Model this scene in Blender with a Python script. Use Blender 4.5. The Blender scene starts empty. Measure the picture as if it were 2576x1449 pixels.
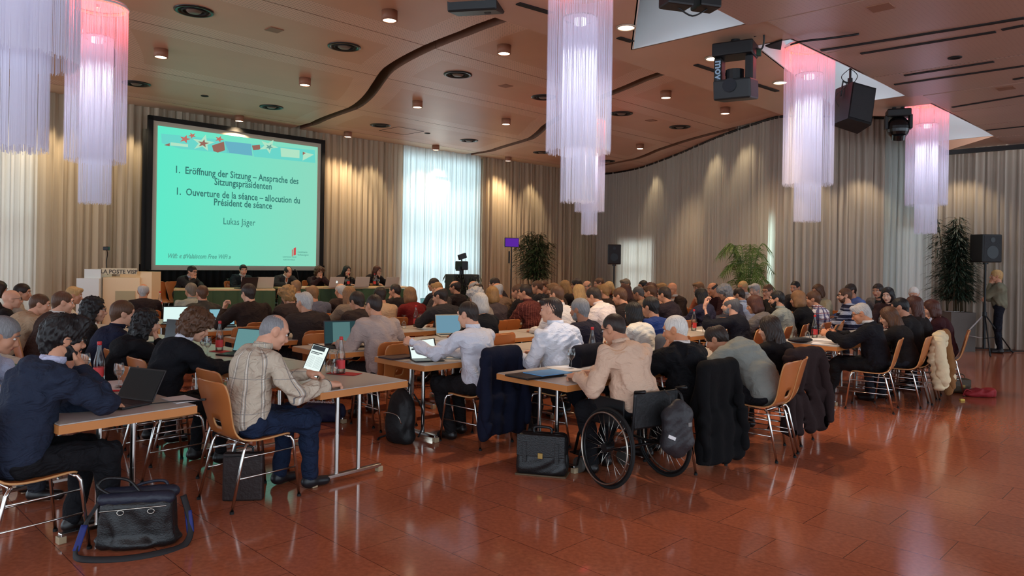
import bpy, bmesh, math, random
import numpy as np
from mathutils import Vector, Matrix, Euler
random.seed(7); RNG = np.random.default_rng(7)
C = bpy.context.scene.collection
SC = bpy.context.scene
PI = math.pi
# light levels
EXPO=.25; WORLD=2.6; WIN1=105; WIN0=36; WIN2=60; WIN3=150; SUNG=3200; LENSE=9; DLE=160; WASH=80; REDK=1; WHTK=1; SCRE=.85
# ------------------------------------------------------------------ camera, world, exposure
F, H, CX, CY, RHO = 1850.0, 1.69, 1288.0, 657.0, 0.016
cam = bpy.data.cameras.new('camera'); camo = bpy.data.objects.new('camera', cam); C.objects.link(camo)
cam.sensor_width = 36; cam.lens = F / 2576 * 36; cam.clip_start = .05; cam.clip_end = 200
cam.shift_y = (CY - 724.5) / 2576
camo.matrix_world = Matrix.Translation((0, 0, H)) @ Matrix.Rotation(PI / 2, 4, 'X') @ Matrix.Rotation(RHO, 4, 'Z')
SC.camera = camo
SC.view_settings.view_transform = 'Standard'; SC.view_settings.look = 'None'
SC.view_settings.gamma = 1; SC.view_settings.use_curve_mapping = False
SC.view_settings.exposure = EXPO
w = bpy.data.worlds.new('sky'); SC.world = w; w.use_nodes = True
w.node_tree.nodes['Background'].inputs[0].default_value = (.72, .86, 1, 1)
w.node_tree.nodes['Background'].inputs[1].default_value = WORLD
SC.cycles.max_bounces = 6; SC.cycles.diffuse_bounces = 3; SC.cycles.glossy_bounces = 3
SC.cycles.transmission_bounces = 6; SC.cycles.transparent_max_bounces = 12
SC.cycles.sample_clamp_indirect = 4; SC.cycles.caustics_reflective = False; SC.cycles.caustics_refractive = False
SC.cycles.use_denoising = True
def yh(x): return CY + (x - CX) * RHO
def at(x, y, Y):                       # photo pixel at depth Y -> point
    dx, dy = x - CX, y - CY
    u = dx + dy * RHO; v = dy - dx * RHO
    return Vector((u / F * Y, Y, H - v / F * Y))
def on(x, y, z):                       # photo pixel on a horizontal plane -> point
    dx, dy = x - CX, y - CY
    u = dx + dy * RHO; v = dy - dx * RHO
    Y = (H - z) * F / v
    return Vector((u / F * Y, Y, z))
def dirv(yaw): return Vector((math.sin(math.radians(yaw)), math.cos(math.radians(yaw)), 0))
B_YAW = 44.5
DB = dirv(B_YAW); DA = dirv(B_YAW - 90)
def area(name, loc, target, sx, sy, col, e, spread=PI):
    l = bpy.data.lights.new(name, 'AREA'); l.shape = 'RECTANGLE'; l.size = sx; l.size_y = sy; l.color = col; l.energy = e; l.spread = spread
    o = bpy.data.objects.new(name, l); C.objects.link(o); o.location = loc
    o.rotation_euler = (Vector(target) - Vector(loc)).to_track_quat('-Z', 'Y').to_euler(); return o
def spot(name, loc, target, col, e, ang=60, blend=.4, r=.04):
    l = bpy.data.lights.new(name, 'SPOT'); l.color = col; l.energy = e; l.spot_size = math.radians(ang); l.spot_blend = blend; l.shadow_soft_size = r
    o = bpy.data.objects.new(name, l); C.objects.link(o); o.location = loc
    o.rotation_euler = (Vector(target) - Vector(loc)).to_track_quat('-Z', 'Y').to_euler(); return o
# ------------------------------------------------------------------ materials
def srgb(r, g, b):
    f = lambda c: (c / 255 / 12.92) if c / 255 <= .04045 else ((c / 255 + .055) / 1.055) ** 2.4
    return (f(r), f(g), f(b), 1)
_M = {}
def mat(name, col, rough=.6, metal=0, spec=.5, noise=0, nscale=8, bump=0, bscale=40, emis=None, es=0, trans=0, ior=1.45, coat=0, sheen=0, alpha=1):
    if name in _M: return _M[name]
    m = bpy.data.materials.new(name); m.use_nodes = True; nt = m.node_tree; p = nt.nodes['Principled BSDF']
    if len(col) == 3: col = srgb(*col)
    I = p.inputs
    I['Base Color'].default_value = col; I['Roughness'].default_value = rough; I['Metallic'].default_value = metal
    I['Specular IOR Level'].default_value = spec; I['IOR'].default_value = ior
    if coat: I['Coat Weight'].default_value = coat; I['Coat Roughness'].default_value = .1
    if sheen: I['Sheen Weight'].default_value = sheen
    if trans: I['Transmission Weight'].default_value = trans
    if alpha < 1: I['Alpha'].default_value = alpha
    if emis: I['Emission Color'].default_value = emis if len(emis) == 4 else srgb(*emis); I['Emission Strength'].default_value = es
    if noise or bump:
        tc = nt.nodes.new('ShaderNodeTexCoord')
        n = nt.nodes.new('ShaderNodeTexNoise'); n.inputs['Scale'].default_value = nscale; n.inputs['Detail'].default_value = 3
        nt.links.new(tc.outputs['Object'], n.inputs['Vector'])
        if noise:
            mx = nt.nodes.new('ShaderNodeMix'); mx.data_type = 'RGBA'
            mx.inputs['A'].default_value = [c * (1 - noise) for c in col[:3]] + [1]; mx.inputs['B'].default_value = [min(1, c * (1 + noise)) for c in col[:3]] + [1]
            nt.links.new(n.outputs['Fac'], mx.inputs['Factor']); nt.links.new(mx.outputs['Result'], I['Base Color'])
        if bump:
            n2 = nt.nodes.new('ShaderNodeTexNoise'); n2.inputs['Scale'].default_value = bscale; n2.inputs['Detail'].default_value = 3
            nt.links.new(tc.outputs['Object'], n2.inputs['Vector'])
            b = nt.nodes.new('ShaderNodeBump'); b.inputs['Strength'].default_value = bump; b.inputs['Distance'].default_value = .01
            nt.links.new(n2.outputs['Fac'], b.inputs['Height']); nt.links.new(b.outputs['Normal'], I['Normal'])
    _M[name] = m; return m
def nodes(m): return m.node_tree.nodes, m.node_tree.links
def emat(name, col, s):
    if name in _M: return _M[name]
    m = bpy.data.materials.new(name); m.use_nodes = True; n, l = nodes(m); n.clear()
    e = n.new('ShaderNodeEmission'); e.inputs[0].default_value = srgb(*col); e.inputs[1].default_value = s
    o = n.new('ShaderNodeOutputMaterial'); l.new(e.outputs[0], o.inputs[0]); _M[name] = m; return m
def cloth_sheer(name, col, trl, weight=.5, tr=0.0):
    m = bpy.data.materials.new(name); m.use_nodes = True; n, l = nodes(m); n.clear()
    tc = n.new('ShaderNodeTexCoord'); no = n.new('ShaderNodeTexNoise'); no.inputs['Scale'].default_value = 60; l.new(tc.outputs['Object'], no.inputs['Vector'])
    mx = n.new('ShaderNodeMix'); mx.data_type = 'RGBA'; c = srgb(*col)
    mx.inputs['A'].default_value = [v * .93 for v in c[:3]] + [1]; mx.inputs['B'].default_value = c; l.new(no.outputs['Fac'], mx.inputs['Factor'])
    d = n.new('ShaderNodeBsdfDiffuse'); t = n.new('ShaderNodeBsdfTranslucent'); t.inputs[0].default_value = srgb(*trl)
    l.new(mx.outputs['Result'], d.inputs[0])
    s = n.new('ShaderNodeMixShader'); s.inputs[0].default_value = weight; l.new(d.outputs[0], s.inputs[1]); l.new(t.outputs[0], s.inputs[2])
    last = s
    if tr:
        x = n.new('ShaderNodeBsdfTransparent'); s2 = n.new('ShaderNodeMixShader'); s2.inputs[0].default_value = tr
        l.new(s.outputs[0], s2.inputs[1]); l.new(x.outputs[0], s2.inputs[2]); last = s2
    o = n.new('ShaderNodeOutputMaterial'); l.new(last.outputs[0], o.inputs[0]); return m
# ------------------------------------------------------------------ mesh helpers
def link_mesh(name, me, m, parent=None, smooth=False):
    o = bpy.data.objects.new(name, me); C.objects.link(o)
    for x in (m if isinstance(m, (list, tuple)) else [m]): me.materials.append(x)
    if smooth: me.shade_smooth()
    if parent is not None: o.parent = parent
    return o
def obj(name, bm, m, parent=None, smooth=False):
    me = bpy.data.meshes.new(name); bmesh.ops.recalc_face_normals(bm, faces=bm.faces); bm.to_mesh(me); bm.free()
    return link_mesh(name, me, m, parent, smooth)
def obj_np(name, V, Fc, m, parent=None, smooth=True, mi=None):
    me = bpy.data.meshes.new(name); me.from_pydata([tuple(v) for v in V], [], [tuple(f) for f in Fc]); 
    if mi is not None: me.polygons.foreach_set('material_index', mi)
    me.update(); return link_mesh(name, me, m, parent, smooth)
def tag(o, label, cat, group=None, kind=None):
    if label: o['label'] = label
    if cat: o['category'] = cat
    if group: o['group'] = group
    if kind: o['kind'] = kind
    return o
def thing(name, label, cat, loc=(0, 0, 0), rz=0, group=None):
    o = bpy.data.objects.new(name, None); C.objects.link(o); o.location = loc; o.rotation_euler = (0, 0, rz); o.empty_display_size = .1
    return tag(o, label, cat, group)
def struct(o): o['kind'] = 'structure'; return o
def copy_tree(o, parent=None):
    c = o.copy(); C.objects.link(c)
    if parent is not None: c.parent = parent
    for ch in list(o.children): copy_tree(ch, c)
    return c
def nb(): return bmesh.new()
def box(bm, c, s, M=None, bev=0, mi=0):
    r = bmesh.ops.create_cube(bm, size=1); vs = r['verts']
    bmesh.ops.scale(bm, verts=vs, vec=s)
    if bev:
        es = list({e for v in vs for e in v.link_edges})
        rb = bmesh.ops.bevel(bm, geom=es, offset=bev, segments=2, affect='EDGES', profile=.5)
        vs = list({v for f in rb['faces'] for v in f.verts} | {v for v in vs if v.is_valid})
        vs = list({v for v in vs})
    T = Matrix.Translation(c)
    if M is not None: T = T @ M
    bmesh.ops.transform(bm, matrix=T, verts=vs)
    if mi:
        for f in {f for v in vs for f in v.link_faces}: f.material_index = mi
    return vs
def cyl(bm, c, r, h, n=16, r2=None, M=None, mi=0):
    x = bmesh.ops.create_cone(bm, cap_ends=True, segments=n, radius1=r, radius2=r if r2 is None else r2, depth=h)
    T = Matrix.Translation(c)
    if M is not None: T = T @ M
    bmesh.ops.transform(bm, matrix=T, verts=x['verts'])
    if mi:
        for f in {f for v in x['verts'] for f in v.link_faces}: f.material_index = mi
    return x['verts']
def ball(bm, c, r, s=(1, 1, 1), n=12, M=None, mi=0):
    x = bmesh.ops.create_uvsphere(bm, u_segments=n, v_segments=max(6, n * 2 // 3), radius=r)
    bmesh.ops.scale(bm, verts=x['verts'], vec=s)
    T = Matrix.Translation(c)
    if M is not None: T = T @ M
    bmesh.ops.transform(bm, matrix=T, verts=x['verts'])
    if mi:
        for f in {f for v in x['verts'] for f in v.link_faces}: f.material_index = mi
def tube(bm, pts, r, n=8, closed=False, r2=None, flat=1.0, mi=0):
    P = [Vector(p) for p in pts]; k = len(P); rings = []; up = None
    for i, p in enumerate(P):
        if closed: t = P[(i + 1) % k] - P[i - 1]
        else: t = P[min(i + 1, k - 1)] - P[max(i - 1, 0)]
        t.normalize()
        if up is None:
            up = Vector((0, 0, 1)) if abs(t.z) < .9 else Vector((0, 1, 0))
        s = t.cross(up)
        if s.length < 1e-5: s = t.orthogonal()
        s.normalize(); up = s.cross(t).normalized()
        rr = r if r2 is None else r + (r2 - r) * i / (k - 1)
        rings.append([bm.verts.new(p + s * (rr * math.cos(a)) + up * (rr * flat * math.sin(a))) for a in [2 * PI * j / n for j in range(n)]])
    m = k if closed else k - 1
    fs = []
    for i in range(m):
        A, Bq = rings[i], rings[(i + 1) % k]
        for j in range(n): fs.append(bm.faces.new((A[j], A[(j + 1) % n], Bq[(j + 1) % n], Bq[j])))
    if not closed:
        fs.append(bm.faces.new(rings[0][::-1])); fs.append(bm.faces.new(rings[-1]))
    for f in fs: f.material_index = mi; f.smooth = True
def spline(pts, k=6):
    P = [Vector(p) for p in pts]; out = []
    for i in range(len(P) - 1):
        p0, p1, p2, p3 = P[max(i - 1, 0)], P[i], P[i + 1], P[min(i + 2, len(P) - 1)]
        for j in range(k):
            t = j / k
            out.append(.5 * ((2 * p1) + (p2 - p0) * t + (2 * p0 - 5 * p1 + 4 * p2 - p3) * t * t + (3 * p1 - p0 - 3 * p2 + p3) * t ** 3))
    out.append(P[-1]); return out
def lathe(bm, prof, n=24, mi=0, c=(0, 0, 0)):
    rings = []
    for r, z in prof:
        rings.append([bm.verts.new((c[0] + max(r, 1e-4) * math.cos(a), c[1] + max(r, 1e-4) * math.sin(a), c[2] + z)) for a in [2 * PI * j / n for j in range(n)]])
    for A, Bq in zip(rings, rings[1:]):
        for j in range(n):
            f = bm.faces.new((A[j], A[(j + 1) % n], Bq[(j + 1) % n], Bq[j])); f.material_index = mi; f.smooth = True
def prism(bm, poly, z0, z1, holes=(), mi=0):
    lo = [bm.verts.new((p[0], p[1], z0)) for p in poly]; hi = [bm.verts.new((p[0], p[1], z1)) for p in poly]; k = len(poly)
    for a in range(k): f = bm.faces.new((lo[a], lo[(a + 1) % k], hi[(a + 1) % k], hi[a])); f.material_index = mi
    f = bm.faces.new(lo[::-1]); f.material_index = mi; f = bm.faces.new(hi); f.material_index = mi
def RZ(a): return Matrix.Rotation(a, 4, 'Z')
def RX(a): return Matrix.Rotation(a, 4, 'X')
def RY(a): return Matrix.Rotation(a, 4, 'Y')
def text_mesh(s, size, m, parent, loc, rot, align='LEFT', name='lettering', shear=0, bold=0):
    cu = bpy.data.curves.new(name, 'FONT'); cu.body = s; cu.size = size; cu.align_x = align; cu.shear = shear; cu.offset = bold; cu.resolution_u = 2
    t = bpy.data.objects.new(name, cu); C.objects.link(t); dg = bpy.context.evaluated_depsgraph_get(); me = bpy.data.meshes.new_from_object(t.evaluated_get(dg))
    bpy.data.objects.remove(t); bpy.data.curves.remove(cu); me.materials.clear()
    o = bpy.data.objects.new(name, me); C.objects.link(o); me.materials.append(m); o.parent = parent; o.location = loc; o.rotation_euler = rot; return o
# ================================================================== ROOM
ZM, ZR = 4.95, 4.2
M_floor = bpy.data.materials.new('floor_stone'); M_floor.use_nodes = True
def _floor():
    n, l = nodes(M_floor); p = n['Principled BSDF']; p.inputs['Roughness'].default_value = .13; p.inputs['Specular IOR Level'].default_value = .5
    tc = n.new('ShaderNodeTexCoord'); mp = n.new('ShaderNodeMapping'); mp.inputs['Rotation'].default_value = (0, 0, math.radians(B_YAW)); l.new(tc.outputs['Object'], mp.inputs['Vector'])
    br = n.new('ShaderNodeTexBrick'); br.inputs['Scale'].default_value = 1; br.inputs['Brick Width'].default_value = .8; br.inputs['Row Height'].default_value = .4
    br.inputs['Mortar Size'].default_value = .0022; br.inputs['Mortar Smooth'].default_value = .1; br.inputs['Color1'].default_value = srgb(182, 106, 76); br.inputs['Color2'].default_value = srgb(172, 99, 71); br.inputs['Mortar'].default_value = srgb(104, 56, 40); br.inputs['Bias'].default_value = 0
    l.new(mp.outputs[0], br.inputs['Vector'])
    no = n.new('ShaderNodeTexNoise'); no.inputs['Scale'].default_value = 34; no.inputs['Detail'].default_value = 6; l.new(tc.outputs['Object'], no.inputs['Vector'])
    mr = n.new('ShaderNodeMapRange'); mr.inputs['From Min'].default_value = .3; mr.inputs['From Max'].default_value = .7; mr.inputs['To Min'].default_value = .82; mr.inputs['To Max'].default_value = 1.15; l.new(no.outputs['Fac'], mr.inputs['Value'])
    mu = n.new('ShaderNodeVectorMath'); mu.operation = 'SCALE'; l.new(br.outputs['Color'], mu.inputs[0]); l.new(mr.outputs[0], mu.inputs['Scale']); l.new(mu.outputs[0], p.inputs['Base Color'])
    n2 = n.new('ShaderNodeTexNoise'); n2.inputs['Scale'].default_value = 1.6; l.new(tc.outputs['Object'], n2.inputs['Vector'])
    m2 = n.new('ShaderNodeMapRange'); m2.inputs['To Min'].default_value = .085; m2.inputs['To Max'].default_value = .13; l.new(n2.outputs['Fac'], m2.inputs['Value']); l.new(m2.outputs[0], p.inputs['Roughness'])
    b = n.new('ShaderNodeBump'); b.inputs['Strength'].default_value = .35; b.inputs['Distance'].default_value = .002; b.invert = True; l.new(br.outputs['Fac'], b.inputs['Height'])
    l.new(b.outputs[0], p.inputs['Normal'])
_floor()
bm = nb(); prism(bm, [(-15, -3), (17, -3), (17, 29), (-15, 29)], -.2, 0); struct(obj('floor', bm, M_floor))

# ---- curtain line and the wall behind it
W0 = on(310, 260, ZM); WC = on(1500, 437, ZM)
def P2(p): return Vector((p[0], p[1]))
path = [P2(W0) - P2(DB) * 7.2, P2(W0), P2(WC) - P2(DB) * 1.2, P2(WC) + P2(DB) * .05, on(1600, 423, ZM), on(1700, 388, ZM), on(1800, 345, ZM), on(1900, 309, ZM), on(1970, 290, ZM), (6.7, 15.85), (7.9, 15.95), (9.4, 15.85), (10.9, 15.0), (13.2, 13.6), (16, 11.5)]
path = [Vector((p[0], p[1], 0)) for p in path]
# straight along the back wall, curved after the corner
dense = []
for i in range(2):
    k = int((path[i + 1] - path[i]).length / .05)
    dense += [path[i].lerp(path[i + 1], j / k) for j in range(k)]
dense += spline(path[2:], 40)
res = [dense[0]]; STEP = .022; acc = 0
for p, q in zip(dense, dense[1:]):
    L = (q - p).length; t = STEP - acc
    while t <= L:
        res.append(p.lerp(q, t / L)); t += STEP
    acc = (acc + L) % STEP
path = res
def px_of(p, z=1.7):
    u = p.x / p.y * F; v = (H - z) / p.y * F
    return CX + u - v * RHO
PX = [px_of(p) if p.y > 1 else -9999 for p in path]
def idx(x): return min(range(len(path)), key=lambda i: abs(PX[i] - x))
NRM = []
for i in range(len(path)):
    t = (path[min(i + 1, len(path) - 1)] - path[max(i - 1, 0)]).normalized(); NRM.append(Vector((-t.y, t.x, 0)))  # outward (away from room)
CUR = cloth_sheer('curtain_cloth', (204, 188, 162), (206, 192, 168), .22)
CUR2 = cloth_sheer('curtain_cloth_pale', (208, 202, 188), (214, 208, 196), .3)
CURW = cloth_sheer('curtain_voile', (206, 212, 206), (226, 234, 232), .55)
CURT = cloth_sheer('curtain_taupe', (190, 178, 164), (196, 186, 172), .25)
ph1 = np.cumsum(RNG.uniform(.75, 1.3, len(path))) * STEP
def curtain(i0, i1, z0, z1, m, label, amp=.045, per=.17, off=0):
    V = []; Fc = []; zs = [z0, z0 + .02, z0 + .7, (z0 + z1) / 2, z1 - .5, z1]
    for i in range(i0, i1 + 1):
        a = 2 * PI * ph1[i] / per
        d = amp * (math.sin(a) + .45 * math.sin(2.17 * a + 1.3) + .5 * math.sin(a * .31)) + off
        s = .012 * math.sin(1.7 * a)
        for k, z in enumerate(zs):
            f = 1.25 - .4 * k / 5
            wv = .012 * math.sin(a * .23 + z * 2.1)
            q = path[i] + NRM[i] * (d * f + wv) + Vector((s, s, 0)); V.append((q.x, q.y, z))
    n = len(zs)
    for c in range(i1 - i0):
        for k in range(n - 1): a = c * n + k; Fc.append((a, a + n, a + n + 1, a + 1))
    o = obj_np('curtain', V, Fc, m); return tag(o, label, 'curtain', 'curtains along the hall walls')
i_end = len(path) - 1
secs = [(0, idx(92), CUR2, 'pale curtain at the far left end, daylight glowing through it behind the stringed lights'),
        (idx(92), idx(352), CUR, 'beige curtain behind the lectern, left of the projection screen'),
        (idx(352), idx(820), CUR, 'beige curtain hanging directly behind the projection screen'),
        (idx(820), idx(1008), CUR, 'beige curtain between projection screen and bright window curtain'),
        (idx(1008), idx(1208), CURW, 'sheer curtain glowing brightly in front of the tall window'),
        (idx(1208), idx(1500), CUR, 'beige curtain right of the bright window, behind bamboo plant and purple panel'),
        (idx(1500), idx(1930), CUR2, 'pale curtain sweeping from the room corner past speaker and palm'),
        (idx(1930), idx(2225), CURT, 'greyish beige curtain between the palm and the tall right-hand plant'),
        (idx(2225), idx(2342), CURW, 'thin pale curtain letting a greenish door show through'),
        (idx(2342), i_end, CURT, 'grey-beige curtain behind the standing woman and tall speaker')]
for a, b, m, lab in secs: curtain(a, b, .02 if b < idx(2342) + 1 or 1 else 0, (ZM + .1) if b < idx(2300) else (ZM + .1), m, lab, per=.17 if m is CUR else .135, amp=.045 if m is CUR else .034)
# wall behind, with openings
OPEN = [(-400, 86, .6, 4.3), (1012, 1204, .25, 4.8), (1556, 1642, .3, 2.5), (1925, 1975, .3, 2.8), (2268, 2330, .1, 2.6)]
WALL = mat('plaster', (214, 206, 194), .9)
def wall_strip(name, i0, i1, off=.42, z1=5.4):
    V = []; Fc = []; vid = {}
    def vert(i, z):
        if (i, z) not in vid: q = path[i] + NRM[i] * off; vid[(i, z)] = len(V); V.append((q.x, q.y, z))
        return vid[(i, z)]
    ii = list(range(i0, i1, 12)) + [i1]
    for a, b in zip(ii, ii[1:]):
        x = (PX[a] + PX[b]) / 2; zz = [0, z1]
        for (xa, xb, za, zb) in OPEN:
            if xa <= x <= xb: zz = [0, za, None, zb, z1]
        prs = [(0, z1)] if len(zz) == 2 else [(0, zz[1]), (zz[3], z1)]
        for za, zb in prs:
            Fc.append((vert(a, za), vert(b, za), vert(b, zb), vert(a, zb)))
    o = obj_np(name, V, Fc, WALL, smooth=False); s = o.modifiers.new('s', 'SOLIDIFY'); s.thickness = .14; s.offset = 0
    return struct(o)
wall_strip('wall_back', 0, idx(1506)); wall_strip('wall_right', idx(1506), i_end)
# window frames behind the sheer curtain
FRM = mat('window_frame_grey', (120, 128, 132), .5)
def window(name, x0, x1, z0, z1, nv, hz):
    a, b = idx(x0), idx(x1); p = path[a] + NRM[a] * .42; q = path[b] + NRM[b] * .42; t = (q - p).normalized(); ang = math.atan2(t.y, t.x); L = (q - p).length
    bm = nb(); R = RZ(ang)
    for k in range(nv + 1):
        c = p + t * (L * k / nv); box(bm, (c.x, c.y, (z0 + z1) / 2), (.07, .08, z1 - z0), R)
    for z in hz: c = (p + q) / 2; box(bm, (c.x, c.y, z), (L, .09, .08), R)
    o = struct(obj(name, bm, FRM)); m = (p + q) / 2; nn = NRM[(a + b) // 2]; return m, nn, L
_wd = []
_wd.append(window('window_1', 1012, 1204, .25, 4.8, 4, (.28, 1.4, 2.6, 3.05, 4.2, 4.78)) + (.25, 4.8))
_wd.append(window('window_2', -300, 86, .6, 4.1, 4, (.62, 2.3, 4.08)) + (.6, 4.1))
_wd.append(window('window_3', 1556, 1642, .3, 2.5, 2, (.32, 1.5, 2.48)) + (.3, 2.5))
_wd.append(window('window_4', 1925, 1975, .3, 2.8, 1, (.32, 2.78)) + (.3, 2.8))
dm, dn, dl, *_ = window('window_5', 2268, 2330, .1, 2.6, 1, (.12, 2.58))
GLS = mat('door_glass_green', (120, 150, 140), .3)
for (m, n, L, z0, z1), e, cst in zip(_wd, (WIN1, WIN0, WIN2, WIN3), ((.62, .9, 1), (.8, .93, 1), (.78, .95, 1), (.6, .95, 1))):
    area('daylight', m + n * 1.1 + Vector((0, 0, (z0 + z1) / 2 + .3)), m + Vector((0, 0, (z0 + z1) / 2)), L * 1.15, (z1 - z0) * 1.05, cst, e, spread=math.radians(120))
m, n, L, z0, z1 = _wd[0]
sp = path[idx(1100)].copy(); sp.z = at(1100, 462, sp.y).z
spot('sun_glint', sp + n * 2.2 + Vector((0, 0, .55)), sp, (1, .97, .9), SUNG, ang=21, blend=.75, r=.08)
# ---- ceilings
WOOD = bpy.data.materials.new('ceiling_panel_wood')
def wood_ceiling(m, base, perf, rough=.42):
    m.use_nodes = True; n, l = nodes(m); p = n['Principled BSDF']; p.inputs['Roughness'].default_value = rough; p.inputs['Specular IOR Level'].default_value = .4
    tc = n.new('ShaderNodeTexCoord'); mp = n.new('ShaderNodeMapping'); mp.inputs['Rotation'].default_value = (0, 0, math.radians(B_YAW)); l.new(tc.outputs['Object'], mp.inputs['Vector'])
    no = n.new('ShaderNodeTexNoise'); no.inputs['Scale'].default_value = 1.2; l.new(mp.outputs[0], no.inputs['Vector'])
    mx = n.new('ShaderNodeMix'); mx.data_type = 'RGBA'; c = srgb(*base); mx.inputs['A'].default_value = [v * .9 for v in c[:3]] + [1]; mx.inputs['B'].default_value = [v * 1.1 for v in c[:3]] + [1]; l.new(no.outputs['Fac'], mx.inputs['Factor'])
    out = mx.outputs['Result']
    if perf:
        s = n.new('ShaderNodeTexVoronoi'); s.inputs['Scale'].default_value = 22; s.inputs['Randomness'].default_value = 0; l.new(mp.outputs[0], s.inputs['Vector'])
        r = n.new('ShaderNodeMapRange'); r.inputs['From Min'].default_value = .18; r.inputs['From Max'].default_value = .34; r.inputs['To Min'].default_value = .55; r.inputs['To Max'].default_value = 1; l.new(s.outputs['Distance'], r.inputs['Value'])
        v = n.new('ShaderNodeVectorMath'); v.operation = 'SCALE'; l.new(out, v.inputs[0]); l.new(r.outputs[0], v.inputs['Scale']); out = v.outputs[0]
    l.new(out, p.inputs['Base Color'])
wood_ceiling(WOOD, (200, 156, 128), False)
WOODP = bpy.data.materials.new('ceiling_panel_perforated'); wood_ceiling(WOODP, (216, 178, 154), True)
CREAM = mat('ceiling_cream_strip', (216, 190, 160), .45)
DARKW = mat('ceiling_gap_wood', (128, 90, 70), .6)
aw = W0.dot(DA)
def ab(p): return (p.dot(DA), p.dot(DB))
def curve(pts):
    q = sorted(ab(on(x, y, ZM)) for x, y in pts); A = [c[0] for c in q]; Bv = [c[1] for c in q]
    return lambda a: float(np.interp(a, A, Bv)) + .10 * math.sin(a * 1.1)
g1 = curve([(1215, 55), (1100, 110), (985, 180), (885, 270), (800, 312)]); g2 = curve([(1635, 187), (1540, 234), (1368, 317), (1331, 347), (1241, 381)])
D = g2(11) - g1(11)
def g0(a): return g1(a) - D
def gm(a): return g0(a) - D
def g3(a): return g2(a) + D
def g4(a): return g3(a) + D * 2
curves = [gm, g0, g1, g2, g3, g4]
aL = ab(on(1240, 60, ZR))[0]
SS = (ZM - H) / 3.01
seams = [aL - .25, 8.15 * SS, 10.1 * SS, 12.65 * SS, 15.0 * SS, aw + .7]
bm = nb()
def pab(a, b): v = DA * a + DB * b; return (v.x, v.y)
for ci in range(len(curves) - 1):
    ga, gb = curves[ci], curves[ci + 1]
    for a0, a1 in zip(seams, seams[1:]):
        last = a1 > 16.9; a0 += .008; a1 -= .008; ks = [a0 + (a1 - a0) * t / 8 for t in range(9)]
        gap = .115
        out = [pab(a, ga(a) + gap) for a in ks] + [pab(a, gb(a) - gap) for a in ks[::-1]]
        mi = 2 if last else 1
        lo = [bm.verts.new((x, y, ZM)) for x, y in out]; hi = [bm.verts.new((x, y, ZM + .3)) for x, y in out]; k = len(out)
        for j in range(k):
            f = bm.faces.new((lo[j], lo[(j + 1) % k], hi[(j + 1) % k], hi[j])); f.material_index = 3
        if last: f = bm.faces.new(lo[::-1]); f.material_index = 2
        else:
            ins = .42; ki = [a0 + ins + (a1 - a0 - 2 * ins) * t / 8 for t in range(9)]
            inn = [pab(a, ga(a) + gap + ins) for a in ki] + [pab(a, gb(a) - gap - ins) for a in ki[::-1]]
            li = [bm.verts.new((x, y, ZM)) for x, y in inn]
            for j in range(k): f = bm.faces.new((lo[j], li[j], li[(j + 1) % k], lo[(j + 1) % k])); f.material_index = 1
            f = bm.faces.new(li[::-1]); f.material_index = 0
o = struct(obj('ceiling', bm, [WOOD, WOODP, CREAM, DARKW]))
bm = nb(); prism(bm, [pab(aL - 1.2, -25), pab(aL - 1.2, 32), pab(aw + 1.5, 32), pab(aw + 1.5, -25)], 5.27, 5.4); struct(obj('ceiling', bm, DARKW))
bm = nb(); prism(bm, [pab(aL + .02, -25), pab(aL + .02, 32), pab(aL + .10, 32), pab(aL + .10, -25)], ZM - .12, 5.3); struct(obj('trim_1', bm, DARKW))
# right-hand lower ceiling with triangular skylight shafts
slab = [on(1240, 60, ZR) - DB * 16, on(1965, 288, ZR), on(2235, 292, ZR), on(2385, 378, ZR), on(2600, 356, ZR), on(2600, 356, ZR) + Vector((5, -3, 0)), Vector((16, -3, ZR)), Vector((-6, -3, ZR))]
T1, F1 = on(1885, 58, ZR), on(1590, 125, ZR); N1 = Vector((1.08, 6.35, ZR))
V2, N2, T2, F2 = on(1900, 115, ZR), on(1990, 98, ZR), on(2285, 240, ZR), on(2095, 267, ZR)
T3, F3 = on(2505, 341, ZR), on(2288, 362, ZR); N3 = N2 + (T2 - T1); V3 = V2 + (T2 - T1)
holes = [[F1, T1, N1], [V2, F2, T2, N2], [V3, F3, T3, N3]]
SLOT = bpy.data.materials.new('ceiling_panel_slotted'); wood_ceiling(SLOT, (178, 144, 128), True, .36)
SMO = bpy.data.materials.new('ceiling_panel_smooth'); wood_ceiling(SMO, (196, 156, 132), False, .36)
WHT = mat('skylight_white', (226, 228, 228), .85)
bm = nb(); loops = [slab] + holes; es = []
for lp in loops:
    vs = [bm.verts.new((p.x, p.y, ZR)) for p in lp]; es += [bm.edges.new((vs[i], vs[(i + 1) % len(vs)])) for i in range(len(vs))]
bmesh.ops.triangle_fill(bm, use_beauty=True, use_dissolve=False, edges=es)
def inside(c, poly):
    r = False; j = len(poly) - 1
    for i in range(len(poly)):
        a, b = poly[i], poly[j]
        if (a.y > c.y) != (b.y > c.y) and c.x < (b.x - a.x) * (c.y - a.y) / (b.y - a.y) + a.x: r = not r
        j = i
    return r
for f in list(bm.faces):
    c = f.calc_center_median()
    if any(inside(c, h) for h in holes): bm.faces.remove(f)
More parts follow.
